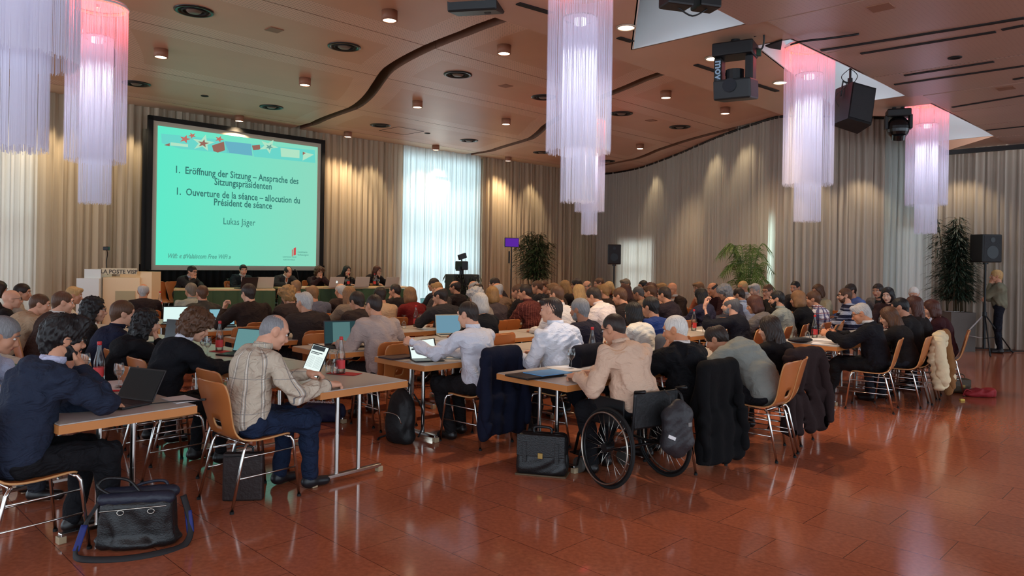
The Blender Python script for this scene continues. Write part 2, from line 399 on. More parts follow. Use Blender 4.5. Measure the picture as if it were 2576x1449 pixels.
# rim thickness
for lp, mi in [(slab, 0)]:
    for i in range(len(lp)):
        p, q = lp[i], lp[(i + 1) % len(lp)]
        v = [bm.verts.new(x) for x in ((p.x, p.y, ZR), (q.x, q.y, ZR), (q.x, q.y, 5.4), (p.x, p.y, 5.4))]; bm.faces.new(v)
me = bpy.data.meshes.new('ceiling'); bm.to_mesh(me); bm.free(); struct(link_mesh('ceiling', me, SMO))
bm = nb()
for h in holes:
    n = len(h)
    for i in range(n):
        p, q = h[i], h[(i + 1) % n]; v = [bm.verts.new(x) for x in ((p.x, p.y, ZR), (q.x, q.y, ZR), (q.x, q.y, ZR + 1.7), (p.x, p.y, ZR + 1.7))]; bm.faces.new(v)
me = bpy.data.meshes.new('shaft'); bm.to_mesh(me); bm.free(); o = struct(link_mesh('trim_2', me, WHT))
s = o.modifiers.new('s', 'SOLIDIFY'); s.thickness = .03; s.offset = 0
# roof over the lower ceiling (outside the shafts the space above is closed)
# perforated boards, screwed below the smooth ceiling, right of the shafts
bm = nb(); BW = (T2 - T1).length / 3
def boards(p0, ln, wd, z=ZR - .03):
    # board strip running along DA (to the left-back) starting at tip p0 going -DA
    a = p0; pts = [a, a - DA * ln, a - DA * ln - DB * wd, a - DB * wd]
    prism(bm, [(p.x, p.y) for p in pts], z, z + .028)
for T in (T1, T2, T3):
    for k in range(3): boards(T - DB * (k * BW + .02), 12, BW - .035)
boards(T3 + DB * BW, 12, BW - .05)
struct(obj('ceiling', bm, SLOT))
BLK = mat('black_slot', (14, 12, 12), .7)
def slot(x0, y0, x1, y1, z=ZR - .034, w=.07):
    p, q = on(x0, y0, z), on(x1, y1, z); d = q - p; L = d.length; c = (p + q) / 2; bm = nb(); box(bm, (c.x, c.y, z), (L, w, .012), RZ(math.atan2(d.y, d.x)))
    return bm
for k, s_ in enumerate([(2065, 127, 2576, 46), (2165, 135, 2505, 80), (2250, 213, 2576, 166), (2275, 190, 2500, 155), (2396, 270, 2576, 240), (2520, 75, 2576, 64), (2550, 200, 2576, 195), (2480, 328, 2576, 318)]):
    o = struct(obj('trim_%d' % (k + 3), slot(*s_, w=.06), BLK))
for k, s_ in enumerate([(1303, 9, 1385, 33), (1556, 95, 1590, 105), (1750, 163, 1955, 230)]):
    o = struct(obj('trim_%d' % (k + 12), slot(*s_, z=ZR - .006), BLK))
# dark curtain track at the right
TRK = mat('track_black', (18, 18, 18), .5)
bm = nb(); p, q = on(2384, 378, 4.14), on(2600, 360, 4.14); d = q - p; c = (p + q) / 2; box(bm, (c.x, c.y + .1, 4.1), (d.length, .08, .09), RZ(math.atan2(d.y, d.x))); struct(obj('trim_16', bm, TRK))
bm = nb(); tube(bm, [path[i] + NRM[i] * -.02 + Vector((0, 0, ZM - .03)) for i in range(idx(1520), idx(2230), 12)], .03, 6); struct(obj('trim_17', bm, TRK))
# ---- ceiling fittings
LENS = emat('lamp_lens', (255, 226, 190), LENSE); HOUS = mat('lamp_housing', (150, 104, 80), .5); RIM = mat('lamp_rim', (190, 170, 150), .4, metal=.4)
def downlight(x, y, z, surf, lab):
    p = on(x, y, z - (.1 if surf else 0)); t = thing('downlight', lab, 'ceiling light', (p.x, p.y, z), 0, 'ceiling downlights')
    bm = nb(); h = .13 if surf else .02
    lathe(bm, [(0, 0), (.105, 0), (.105, -h), (.088, -h), (.088, -h + .012)], 24); obj('housing', bm, HOUS if surf else RIM, t, True)
    bm = nb(); cyl(bm, (0, 0, -h + .012), .086, .008, 24); obj('lens', bm, LENS, t)
    return p
DLs = [(980, 47, 1), (405, 140, 1), (767, 211, 1), (602, 302, 1), (875, 342, 1), (1268, 131, 1), (1050, 267, 1), (1273, 310, 1), (1096, 375, 1), (1278, 403, 1), (1675, 243, 1), (1824, 283, 1), (1610, 372, 1), (1436, 430, 0)]
dl_names = ['ceiling lamp left of the black hanging speaker', 'ceiling lamp nearest the leftmost red-topped string light', 'ceiling lamp above the centre of the screen', 'small ceiling lamp over the top edge of the screen', 'ceiling lamp by the wall right of the screen', 'ceiling lamp left of the big central string light', 'ceiling lamp between the two curved gaps over the room', 'ceiling lamp level with the middle of the central string light', 'ceiling lamp over the bright window curtain', 'ceiling lamp right of the window, by the wall', 'ceiling lamp right of the central string light', 'ceiling lamp near the top of the pale side curtain', 'ceiling lamp over the room corner']
LP = []
for (x, y, s_), nm in zip(DLs, dl_names): LP.append(downlight(x, y, ZM, s_, nm))
for x, y, nm in [(1575, 67, 'flush ceiling lamp beside the first skylight'), (1795, 145, 'flush ceiling lamp behind the nearer moving head light'), (1963, 206, 'flush ceiling lamp left of the string light by the second skylight')]: LP.append(downlight(x, y, ZR, 0, nm))
VB = mat('vent_black', (20, 17, 16), .35); VG = mat('vent_grey', (110, 96, 84), .5)
def vent(x, y, z, lab, r=.25, open_=False):
    p = on(x, y, z); t = thing('ceiling_vent', lab, 'air vent', (p.x, p.y, z), 0, 'round ceiling vents')
    bm = nb(); lathe(bm, [(r * 1.0, 0), (r * 1.0, -.012), (r * .92, -.02), (r * .8, -.016), (r * .78, 0), (r * .76, 0)], 32); obj('ring', bm, VB, t, True)
    bm = nb(); lathe(bm, [(0, -.001), (r * .8, -.001)], 32); lathe(bm, [(r * .62, -.002), (r * .6, -.022), (r * .56, -.022), (r * .54, -.002)], 32); obj('backing', bm, BLK, t, True)
    if not open_: bm = nb(); lathe(bm, [(0, -.03), (r * .3, -.03), (r * .38, -.012), (r * .4, -.002)], 24); obj('disc', bm, VG, t, True)
vn = [(488, 27, 'top left of the picture, above the left string light lamp'), (866, 117, 'left of the first curved gap'), (343, 210, 'by the leftmost red-topped string light'), (683, 269, 'above the screen'), (1152, 187, 'left of the central string light'), (957, 315, 'plain dark without a centre disc'), (1180, 353, 'over the bright window'), (1368, 244, 'partly hidden by the central string light'), (1362, 383, 'just left of the central string light tip'), (1563, 285, 'right of the central string light'), (1710, 319, 'near the pale side curtain'), (1528, 405, 'near the room corner')]
for x, y, s_ in vn: vent(x, y, ZM, 'round black ceiling vent, ' + s_, open_=(x == 957))
for x, y, z, s_ in [(515, 241, ZM, 'over the screen'), (1075, 335, ZM, 'near the window'), (2402, 138, ZR, 'in the slotted ceiling at right')]:
    p = on(x, y, z); bm = nb(); lathe(bm, [(.075, 0), (.075, -.01), (.055, -.012), (.05, 0), (0, -.004)], 20); o = obj('spotlight_hole', bm, BLK, None, True); o.location = (p.x, p.y, z - .03 * (z == ZR)); tag(o, 'small round dark ceiling opening ' + s_, 'ceiling fitting', 'small ceiling openings')
PAT = mat('access_plate', (140, 96, 72), .5)
for x, y, z, s_ in [(690, 75, ZM, 'right of the top left vent'), (1272, 216, ZM, 'left of the central string light'), (1638, 303, ZM, 'right of the central string light'), (2216, 18, ZR - .03, 'at the top right'), (2530, 222, ZR - .03, 'at the right edge')]:
    p = on(x, y, z); bm = nb(); box(bm, (0, 0, -.004), (.2, .2, .008), RZ(-math.radians(B_YAW))); o = obj('access_plate', bm, PAT); o.location = (p.x, p.y, z); tag(o, 'small square plate in the ceiling panel ' + s_, 'ceiling plate', 'square ceiling plates')
# access flap outline near the window
p = on(1010, 328, ZM); bm = nb()
for s_ in (-1, 1): box(bm, (s_ * .4, 0, -.003), (.01, .8, .006)); box(bm, (0, s_ * .4, -.003), (.8, .01, .006))
o = obj('access_flap', bm, BLK); o.location = (p.x, p.y, ZM - .012); o.rotation_euler = (0, 0, -math.radians(B_YAW)); tag(o, 'square access flap outlined in the ceiling left of the window', 'ceiling flap')
# lights of the downlights
for k, p in enumerate(LP): spot('downlight_beam', (p.x, p.y, p.z - .08), (p.x, p.y, 0), (1, .72, .45), DLE, ang=112, blend=.7, r=.06)
WW = [30, 110, 190, 320, 870, 925, 1250, 1330, 1650, 1800, 1880, 2030, 2160, 2420]
for x in WW:
    i = idx(x); p = path[i] - NRM[i] * .62; z = ZM - .15 if x < 2000 else 3.9
    q = path[i] + NRM[i] * .05
    spot('wall_wash', (p.x, p.y, z), (q.x, q.y, z - 2.2), (1, .79, .52), WASH * (1 if x < 1500 else .42), ang=64 if x < 1500 else 96, blend=.7, r=.05)
# ================================================================== STRING CHANDELIERS
def strings_mat(name, col, tr):
    m = bpy.data.materials.new(name); m.use_nodes = True; n, l = nodes(m); n.clear()
    d = n.new('ShaderNodeBsdfDiffuse'); d.inputs[0].default_value = srgb(*col); t = n.new('ShaderNodeBsdfTranslucent'); t.inputs[0].default_value = srgb(*tr)
    s = n.new('ShaderNodeMixShader'); s.inputs[0].default_value = .5; l.new(d.outputs[0], s.inputs[1]); l.new(t.outputs[0], s.inputs[2]); o = n.new('ShaderNodeOutputMaterial'); l.new(s.outputs[0], o.inputs[0]); return m
STR = strings_mat('silver_strings', (226, 226, 240), (240, 238, 250))
STM = mat('fitting_steel', (180, 180, 185), .3, metal=1)
LEDR = emat('red_led', (255, 70, 50), 6); LEDW = emat('white_lamp', (235, 235, 255), 8)
def fringe(r, z1, z0, n, seed, wd=.0018, zig=.03):
    rg = np.random.default_rng(seed); V = []; Fc = []
    for i in range(n):
        a = 2 * PI * (i + rg.uniform(-.35, .35)) / n; rr = r + rg.uniform(-.006, .006); zb = z0 + rg.uniform(0, zig)
        w_ = wd * rg.uniform(.7, 1.3) / rr; da = rg.uniform(-.006, .006)
        b = len(V)
        for aa, z in ((a - w_, z1), (a + w_, z1), (a + w_ + da, zb), (a - w_ + da, zb)): V.append((rr * math.cos(aa), rr * math.sin(aa), z))
        Fc.append((b, b + 1, b + 2, b + 3))
    return V, Fc
def chandelier(x, y, Y, ztop, lab, r=.3, seed=1, zo=2.7, zi=2.24, red=1.0, wht=1.0, dens=1.0):
    p = at(x, y, Y); t = thing('string_chandelier', lab, 'hanging light', (p.x, p.y, ztop), 0, 'string curtain lights')
    V, Fc = fringe(r, -.02, zo - ztop, int(410 * dens), seed); obj_np('outer_fringe', V, Fc, STR, t, False)
    V, Fc = fringe(r * .53, -.34, zi - ztop, int(240 * dens), seed + 9); obj_np('inner_fringe', V, Fc, STR, t, False)
    bm = nb(); tube(bm, [(r * math.cos(a), r * math.sin(a), 0) for a in [2 * PI * k / 48 for k in range(48)]], .014, 6, closed=True); obj('top_ring', bm, mat('ring_white', (225, 225, 228), .4), t)
    bm = nb(); cyl(bm, (0, 0, .03), r * .97, .015, 32); rd = obj('top_plate', bm, mat('ring_white', (225, 225, 228), .4), t)
    bm = nb(); tube(bm, [(r * .9 * math.cos(a), r * .9 * math.sin(a), -.005) for a in [2 * PI * k / 48 for k in range(48)]], .011, 6, closed=True); obj('led_ring', bm, LEDR, t)
    bm = nb(); tube(bm, [(r * .53 * math.cos(a), r * .53 * math.sin(a), -.34) for a in [2 * PI * k / 32 for k in range(32)]], .008, 6, closed=True)
    for k in range(4): a = PI / 2 * k + .3; tube(bm, [(r * .5 * math.cos(a), r * .5 * math.sin(a), -.34), (r * .4 * math.cos(a), r * .4 * math.sin(a), .02)], .003, 4)
    obj('inner_ring', bm, STM, t)
    bm = nb(); cyl(bm, (0, 0, -.37), .06, .05, 20); obj('lamp', bm, LEDW, t)
    bm = nb(); cyl(bm, (0, 0, .08), .02, .18, 8); obj('stem', bm, STM, t)
    for k in range(3):
        a = 2 * PI * k / 3
        l = bpy.data.lights.new('red_glow', 'POINT'); l.energy = 2.2 * red * REDK; l.color = (1, .05, .03); l.shadow_soft_size = .05
        o = bpy.data.objects.new('red_glow', l); C.objects.link(o); o.location = (r * .72 * math.cos(a), r * .72 * math.sin(a), -.09); o.parent = t
    spot2 = bpy.data.lights.new('white_glow', 'SPOT'); spot2.energy = 130 * wht * WHTK; spot2.color = (.92, .93, 1); spot2.spot_size = math.radians(70); spot2.spot_blend = 1; spot2.shadow_soft_size = .04
    o = bpy.data.objects.new('white_glow', spot2); C.objects.link(o); o.location = (0, 0, -.42); o.parent = t
    return t
chandelier(243, 220, 8.1, 4.42, 'string light with glowing red top at far left, beside the ceiling gap', .3, 3, red=2.2)
chandelier(37, 220, 4.2, 4.5, 'nearest string light cut off by the left picture edge', .32, 5, wht=.5, zo=2.78, zi=2.27, dens=1.3)
chandelier(1458, 150, 6.85, 4.3, 'large central string light reaching out of the top of the picture', .3, 7, red=.8)
chandelier(1484, 450, 14.9, 4.55, 'smaller string light hanging right behind the large central one', .3, 9, red=1.6)
chandelier(2034, 300, 9.3, 4.45, 'string light hanging from the second skylight, between the moving light and the speaker', .3, 11, red=.7)
chandelier(2331, 400, 12.05, 4.38, 'rightmost string light hanging from the third skylight', .31, 13, red=.9)
# ================================================================== SCREEN
ZS0, ZS1 = 15.87, 18.62
SC0, SC1 = at(392, 667, ZS0), at(795, 669, ZS1)
d = (SC1 - SC0); d.z = 0; SWW = d.length; ang = math.atan2(d.y, d.x); zb, zt = 1.484, 4.495
t = thing('projection_screen', 'large projection screen showing turquoise slide with German and French text', 'screen', (SC0.x, SC0.y, 0), ang)
bm = nb(); m_ = .06
for (x0, x1, z0, z1) in ((-.2, -.1, 1.38, zt + .2), (SWW + .1, SWW + .2, 1.38, zt + .2), (-.2, SWW + .2, zt + .1, zt + .2)): box(bm, ((x0 + x1) / 2, .02, (z0 + z1) / 2), (x1 - x0, .08, z1 - z0))
obj('frame', bm, mat('screen_black', (8, 10, 9), .7), t)
bm = nb(); box(bm, (SWW / 2, .03, (zb + zt) / 2 + .0), (SWW + .24, .03, zt - zb + .22)); obj('projection_cloth', bm, mat('screen_cloth', (200, 196, 176), .8), t)
SL = bpy.data.materials.new('projected_slide'); SL.use_nodes = True; n, l = nodes(SL); n.clear()
tc = n.new('ShaderNodeTexCoord'); sx = n.new('ShaderNodeSeparateXYZ'); l.new(tc.outputs['Object'], sx.inputs[0]); mr = n.new('ShaderNodeMapRange'); mr.inputs['From Max'].default_value = SWW; l.new(sx.outputs['X'], mr.inputs['Value'])
mx = n.new('ShaderNodeMix'); mx.data_type = 'RGBA'; mx.inputs['A'].default_value = srgb(96, 232, 200); mx.inputs['B'].default_value = srgb(140, 216, 190); l.new(mr.outputs[0], mx.inputs['Factor'])
e = n.new('ShaderNodeEmission'); e.inputs[1].default_value = SCRE; l.new(mx.outputs['Result'], e.inputs[0]); o_ = n.new('ShaderNodeOutputMaterial'); l.new(e.outputs[0], o_.inputs[0])
bm = nb(); box(bm, (SWW / 2, .008, (zb + zt) / 2), (SWW, .004, zt - zb)); slide = obj('slide', bm, SL, t)
TXS = .795
TXT = emat('slide_text', (58, 120, 112), SCRE); TXG = emat('slide_text_soft', (86, 170, 150), SCRE)
def tx(s, xc, zc, size, m=TXT, al='CENTER', bold=.004, sh=0):
    o = text_mesh(s, size * 1.083, m, slide, (xc, -.001, zc), (PI / 2, 0, 0), al, bold=bold, shear=sh); o.scale = (TXS, 1, 1); return o
def sc(px, py):   # photo pixel on the slide -> slide coordinates
    u = (px - 394) / (796 - 394); xx = SWW * (u * ZS0 / (ZS1 - u * (ZS1 - ZS0)))
    Yd = ZS0 + (ZS1 - ZS0) * xx / SWW; return xx, at(px, py, Yd).z
def txl(s, px, py, size, **k): x, z = sc(px, py); return tx(s, x, z, size, **k)
txl('1.  Eröffnung der Sitzung – Ansprache des', 437, 434, .205, al='LEFT'); txl('Sitzungspräsidenten', 612, 471, .205)
txl('1.  Ouverture de la séance – allocution du', 440, 489, .205, al='LEFT'); txl('Président de séance', 612, 521, .205)
txl('Lukas Jäger', 602, 566, .20, bold=0); txl('Wifi: « #Valaiscom Free WiFi »', 422, 649, .13, al='LEFT', m=TXG, sh=.3)
txl('Constituante', 749, 636, .06, al='LEFT', bold=0); txl('Verfassungsrat', 749, 643, .06, al='LEFT', bold=0); txl('CANTON DU VALAIS', 712, 648, .045, al='LEFT', bold=0); txl('KANTON WALLIS', 714, 655, .045, al='LEFT', bold=0)
def slide_poly(pts, m, nm, dy=-.0015):
    bm = nb(); vs = [bm.verts.new((x, dy, z)) for x, z in [sc(*p) for p in pts]]; bm.faces.new(vs); return obj(nm, bm, m, slide)
slide_poly([(735, 628), (735, 645), (737, 645), (737, 627)], emat('s_red', (200, 80, 80), SCRE), 'emblem_bar'); slide_poly([(739, 625), (739, 643), (745, 641), (745, 622)], emat('s_red', (200, 80, 80), SCRE), 'emblem_block')
# banner of star drawings
bb = emat('s_blue', (104, 176, 196), SCRE); bb2 = emat('s_blue_light', (106, 212, 200), SCRE); rb_ = emat('s_rust', (150, 104, 92), SCRE); rr_ = emat('s_star_red', (190, 112, 100), SCRE); pl_ = emat('s_pale', (176, 226, 196), SCRE); gy_ = emat('s_line', (104, 160, 150), SCRE)
slide_poly([(402, 336), (560, 352), (575, 386), (450, 374), (404, 360)], bb2, 'banner', -.001); slide_poly([(562, 355), (628, 362), (632, 392), (568, 384)], bb, 'banner', -.001); slide_poly([(628, 362), (788, 378), (790, 410), (636, 394)], bb2, 'banner', -.001)
def star(px, py, r, m, rot=0, ri=.4, nm='star'):
    pts = [(px + (r if k % 2 == 0 else r * ri) * math.sin(rot + k * PI / 5), py - (r if k % 2 == 0 else r * ri) * .72 * math.cos(rot + k * PI / 5)) for k in range(10)]
    slide_poly(pts, m, nm, -.003 - .0004 * (r < 16))
star(462, 350, 15, rr_, .3); star(480, 341, 11, rr_, .8); star(508, 360, 30, pl_, .2); star(508, 361, 15, rb_, .2); star(672, 368, 26, pl_, .5); star(674, 370, 11, gy_, .5); star(548, 350, 12, rr_, .4)
slide_poly([(530, 366), (560, 356), (563, 378), (545, 384), (534, 380)], rb_, 'shield', -.002); slide_poly([(630, 366), (650, 364), (652, 376), (634, 378)], rb_, 'shield', -.002)
slide_poly([(410, 365), (424, 360), (424, 368)], rb_, 'arrow_tip', -.002); slide_poly([(786, 389), (760, 382), (758, 404)], pl_, 'arrow_tip', -.002); slide_poly([(766, 385), (758, 382), (758, 390)], rb_, 'arrow_tip', -.003)
slide_poly([(702, 372), (750, 378), (750, 398), (704, 394)], pl_, 'arrow_shaft', -.002); slide_poly([(426, 358), (470, 363), (470, 370), (426, 366)], pl_, 'arrow_shaft', -.002)
# black drape below the screen
V = []; Fc = []
for i in range(160):
    xx = -.3 + (SWW + .6) * i / 159; yy = .12 + .025 * math.sin(i * 1.1); V += [(xx, yy, .0), (xx, yy, 1.5)]
    if i: b = 2 * i; Fc.append((b - 2, b, b + 1, b - 1))
o = obj_np('black_drape', V, Fc, mat('drape_black', (7, 12, 11), .9)); o.location = (SC0.x, SC0.y, 0); o.rotation_euler = (0, 0, ang); tag(o, 'black drape below the projection screen behind the speakers', 'drape')
# side truss / column left of the screen
bm = nb(); box(bm, (0, 0, 2.2), (.07, .07, 4.4)); o = obj('screen_pole', bm, mat('screen_black', (8, 10, 9), .7)); o.location = (SC0.x - .23, SC0.y - .1, 0); o.rotation_euler = (0, 0, ang); tag(o, 'thin black upright at the left edge of the projection screen', 'pole')
# ================================================================== ORGANIC SURFACES (distance fields -> mesh)
def _net(f, org, vox):
    ins = f < 0
    c = ins[:-1, :-1, :-1].astype(np.int8)
    tot = np.zeros_like(c)
    for dx in (0, 1):
        for dy in (0, 1):
            for dz in (0, 1): tot = tot + ins[dx:ins.shape[0] - 1 + dx, dy:ins.shape[1] - 1 + dy, dz:ins.shape[2] - 1 + dz]
    act = (tot > 0) & (tot < 8); I = np.argwhere(act); N = len(I)
    vid = -np.ones(act.shape, np.int64); vid[act] = np.arange(N)
    acc = np.zeros((N, 3)); cnt = np.zeros(N)
    off = [(0, 0, 0), (1, 0, 0), (0, 1, 0), (1, 1, 0), (0, 0, 1), (1, 0, 1), (0, 1, 1), (1, 1, 1)]
    val = [f[I[:, 0] + o[0], I[:, 1] + o[1], I[:, 2] + o[2]] for o in off]
    for a in range(8):
        for b in range(a + 1, 8):
            d = [off[b][k] - off[a][k] for k in range(3)]
            if sum(abs(x) for x in d) != 1: continue
            m = (val[a] < 0) != (val[b] < 0); t = val[a][m] / (val[a][m] - val[b][m])
            acc[m] += np.array(off[a]) + t[:, None] * np.array(d); cnt[m] += 1
    V = (I + acc / cnt[:, None]) * vox + org
    Q = []
    for ax in range(3):
        sl0 = [slice(None)] * 3; sl1 = [slice(None)] * 3; sl0[ax] = slice(0, -1); sl1[ax] = slice(1, None)
        a = ins[tuple(sl0)]; b = ins[tuple(sl1)]; ch = np.argwhere(a != b)
        u, v = (ax + 1) % 3, (ax + 2) % 3
        ok = (ch[:, u] > 0) & (ch[:, v] > 0) & (ch[:, u] < vid.shape[u]) & (ch[:, v] < vid.shape[v]); ch = ch[ok]
        def g(du, dv):
            k = ch.copy(); k[:, u] -= du; k[:, v] -= dv; return vid[k[:, 0], k[:, 1], k[:, 2]]
        q = np.stack([g(1, 1), g(0, 1), g(0, 0), g(1, 0)], 1); fl = ~a[ch[:, 0], ch[:, 1], ch[:, 2]]
        q[fl] = q[fl][:, ::-1]; Q.append(q[(q >= 0).all(1)])
    return V, np.concatenate(Q)
def rot3(ax, deg): return np.array(Matrix.Rotation(math.radians(deg), 3, ax))
def sdf(prims, vox, k=.03, cuts=(), zmin=None, zmax=None, noise=None, hem=None):
    """prims: ('c',a,b,ra,rb[,k]) tapered limb, ('e',centre,radii[,R]) ellipsoid. cuts: the same, removed."""
    lo = []; hi = []
    for p in prims:
        if p[0] == 'c': r = max(p[3], p[4]); lo += [np.minimum(p[1], p[2]) - r]; hi += [np.maximum(p[1], p[2]) + r]
        else: r = max(p[2]); lo += [np.array(p[1]) - r]; hi += [np.array(p[1]) + r]
    lo = np.min(lo, 0) - 2.5 * vox; hi = np.max(hi, 0) + 2.5 * vox
    if zmin is not None: lo[2] = max(lo[2], zmin - 2.5 * vox)
    n = np.ceil((hi - lo) / vox).astype(int) + 1
    ax = [lo[i] + vox * np.arange(n[i]) for i in range(3)]
    f = np.full(n, .5, np.float32)
    def dist(p, sl):
        X = ax[0][sl[0]][:, None, None].astype(np.float32); Y = ax[1][sl[1]][None, :, None].astype(np.float32); Z = ax[2][sl[2]][None, None, :].astype(np.float32)
        if p[0] == 'c':
            a, b = np.array(p[1], float), np.array(p[2], float); ba = b - a; L = max(float(ba @ ba), 1e-9)
            x, y, z = X - a[0], Y - a[1], Z - a[2]; t = np.clip((x * ba[0] + y * ba[1] + z * ba[2]) / L, 0, 1)
            return np.sqrt((x - t * ba[0]) ** 2 + (y - t * ba[1]) ** 2 + (z - t * ba[2]) ** 2) - (p[3] + (p[4] - p[3]) * t)
        c = p[1]; r = p[2]; x, y, z = X - c[0], Y - c[1], Z - c[2]
        if len(p) > 3 and p[3] is not None:
            R = np.array(p[3]); x, y, z = x * R[0, 0] + y * R[1, 0] + z * R[2, 0], x * R[0, 1] + y * R[1, 1] + z * R[2, 1], x * R[0, 2] + y * R[1, 2] + z * R[2, 2]
        k0 = np.sqrt((x / r[0]) ** 2 + (y / r[1]) ** 2 + (z / r[2]) ** 2); k1 = np.sqrt((x / r[0] ** 2) ** 2 + (y / r[1] ** 2) ** 2 + (z / r[2] ** 2) ** 2)
        return k0 * (k0 - 1) / np.maximum(k1, 1e-6)
    def slc(p, mg):
        if p[0] == 'c': r = max(p[3], p[4]); l = np.minimum(p[1], p[2]) - r; h = np.maximum(p[1], p[2]) + r
        else: r = max(p[2]); l = np.array(p[1]) - r; h = np.array(p[1]) + r
        a = np.clip(np.floor((l - mg - lo) / vox).astype(int), 0, n); b = np.clip(np.ceil((h + mg - lo) / vox).astype(int) + 1, 0, n)
        return tuple(slice(a[i], b[i]) for i in range(3))
    for p in prims:
        kk = p[5] if p[0] == 'c' and len(p) > 5 else k
        sl = slc(p, kk + 2 * vox)
        if any(s.stop <= s.start for s in sl): continue
        d = dist(p, sl).astype(np.float32); g = f[sl]; h = np.clip(.5 + .5 * (g - d) / kk, 0, 1); f[sl] = g * (1 - h) + d * h - kk * h * (1 - h)
    for p in cuts:
        sl = slc(p, 3 * vox)
        if any(s.stop <= s.start for s in sl): continue
        f[sl] = np.maximum(f[sl], -dist(p, sl))
    X, Y, Z = ax[0][:, None, None], ax[1][None, :, None], ax[2][None, None, :]
    if noise is not None: f = f + noise(X, Y, Z).astype(np.float32)
    if hem is not None: f = np.maximum(f, (hem(X, Y) - Z).astype(np.float32))
    if zmin is not None: f = np.maximum(f, (zmin - Z).astype(np.float32))
    if zmax is not None: f = np.maximum(f, (Z - zmax).astype(np.float32))
    return _net(f, lo, vox)
def folds(seed, amp):
    rg = np.random.default_rng(seed); K = rg.normal(size=(4, 3)); K /= np.linalg.norm(K, axis=1)[:, None]; ph = rg.uniform(0, 6, 8)
    def g(X, Y, Z):
        w_ = .03 * np.sin(11 * X + ph[4]) + .03 * np.sin(13 * Z + ph[5]) + .02 * np.sin(17 * Y + ph[6])
        s = 0
        for i, q in enumerate((38, 55, 29, 70)): s = s + np.sin(q * (K[i, 0] * X + K[i, 1] * Y + K[i, 2] * Z + w_ * 1.6) + ph[i]) * (1, .7, 1, .45)[i]
        return amp * s * .5 * (1 + .5 * np.sin(5 * X + 7 * Z + ph[7]))
    return g
_cache = {}
def head_mesh(kind, lod):
    key = ('head', kind, lod)
    if key in _cache: return _cache[key]
    fat = 1.08 if kind == 'fat' else (.95 if kind == 'f' else 1.0); vx = (.0055, .0085, .0115)[lod]
    P = [('e', (0, -.014, .024), (.076 * fat, .097, .09)), ('e', (0, .018, -.03), (.064 * fat, .07, .082)), ('e', (0, .036, -.082), (.044 * fat, .044, .034)),
         ('c', (0, .07, -.098), (0, .062, -.1), .019, .019), ('c', (0, .086, .004), (0, .107, -.034), .0085, .0125), ('c', (-.012, .098, -.038), (.012, .098, -.038), .0085, .0085),
         ('c', (-.042, .07, .03), (.042, .07, .03), .013, .013), ('e', (-.042, .055, -.035), (.024, .026, .03)), ('e', (.042, .055, -.035), (.024, .026, .03)),
         ('c', (-.018, .088, -.066), (.018, .088, -.066), .0075, .0075), ('c', (0, -.035, -.05), (0, -.048, -.17), .05 * fat, .054 * fat)]
    for s in (-1, 1): P += [('e', (s * .075 * fat, -.012, -.012), (.0075, .018, .03), rot3('X', 12)), ('c', (s * .078 * fat, -.02, .01), (s * .08 * fat, -.023, -.008), .0055, .006)]
    cuts = [('e', (s * .031, .101, .004), (.017, .017, .0095)) for s in (-1, 1)] + [('c', (-.02, .1035, -.066), (.02, .1035, -.066), .0022, .0022)]
    V, Q = sdf(P, vx, .018, cuts if lod < 2 else [])
    mi = np.zeros(len(Q), int)
    # lips
    cen = V[Q].mean(1); lip = (np.abs(cen[:, 0]) < .024) & (cen[:, 1] > .075) & (np.abs(cen[:, 2] + .067) < .0085); mi[lip] = 3
    # eyes and brows
    VV = [V]; QQ = [Q]; MI = [mi]; nv = len(V)
    for s in (-1, 1):
        for (c, r, m, sc_) in (((s * .031, .0775, .002), .0118, 1, (1.1, 1, .72)), ((s * .031, .0862, .002), .0054, 2, (1, .7, 1))):
            b_ = nb(); ball(b_, c, r, sc_, 10); vs = np.array([v.co[:] for v in b_.verts]); b_.verts.index_update(); fs = []
            for f in b_.faces:
                ii = [v.index for v in f.verts]; fs.append(ii if len(ii) == 4 else ii + [ii[-1]])
            b_.free(); VV.append(vs); QQ.append(np.array(fs) + nv); MI.append(np.full(len(fs), m)); nv += len(vs)
        b_ = nb(); tube(b_, [(s * .014, .091, .024), (s * .03, .09, .03), (s * .048, .077, .024)], .0042, 5); vs = np.array([v.co[:] for v in b_.verts]); b_.verts.index_update()
        fs = [[v.index for v in f.verts] for f in b_.faces if len(f.verts) == 4]; b_.free(); VV.append(vs); QQ.append(np.array(fs) + nv); MI.append(np.full(len(fs), 4)); nv += len(vs)
    r = (np.concatenate(VV), np.concatenate(QQ), np.concatenate(MI)); _cache[key] = r; return r
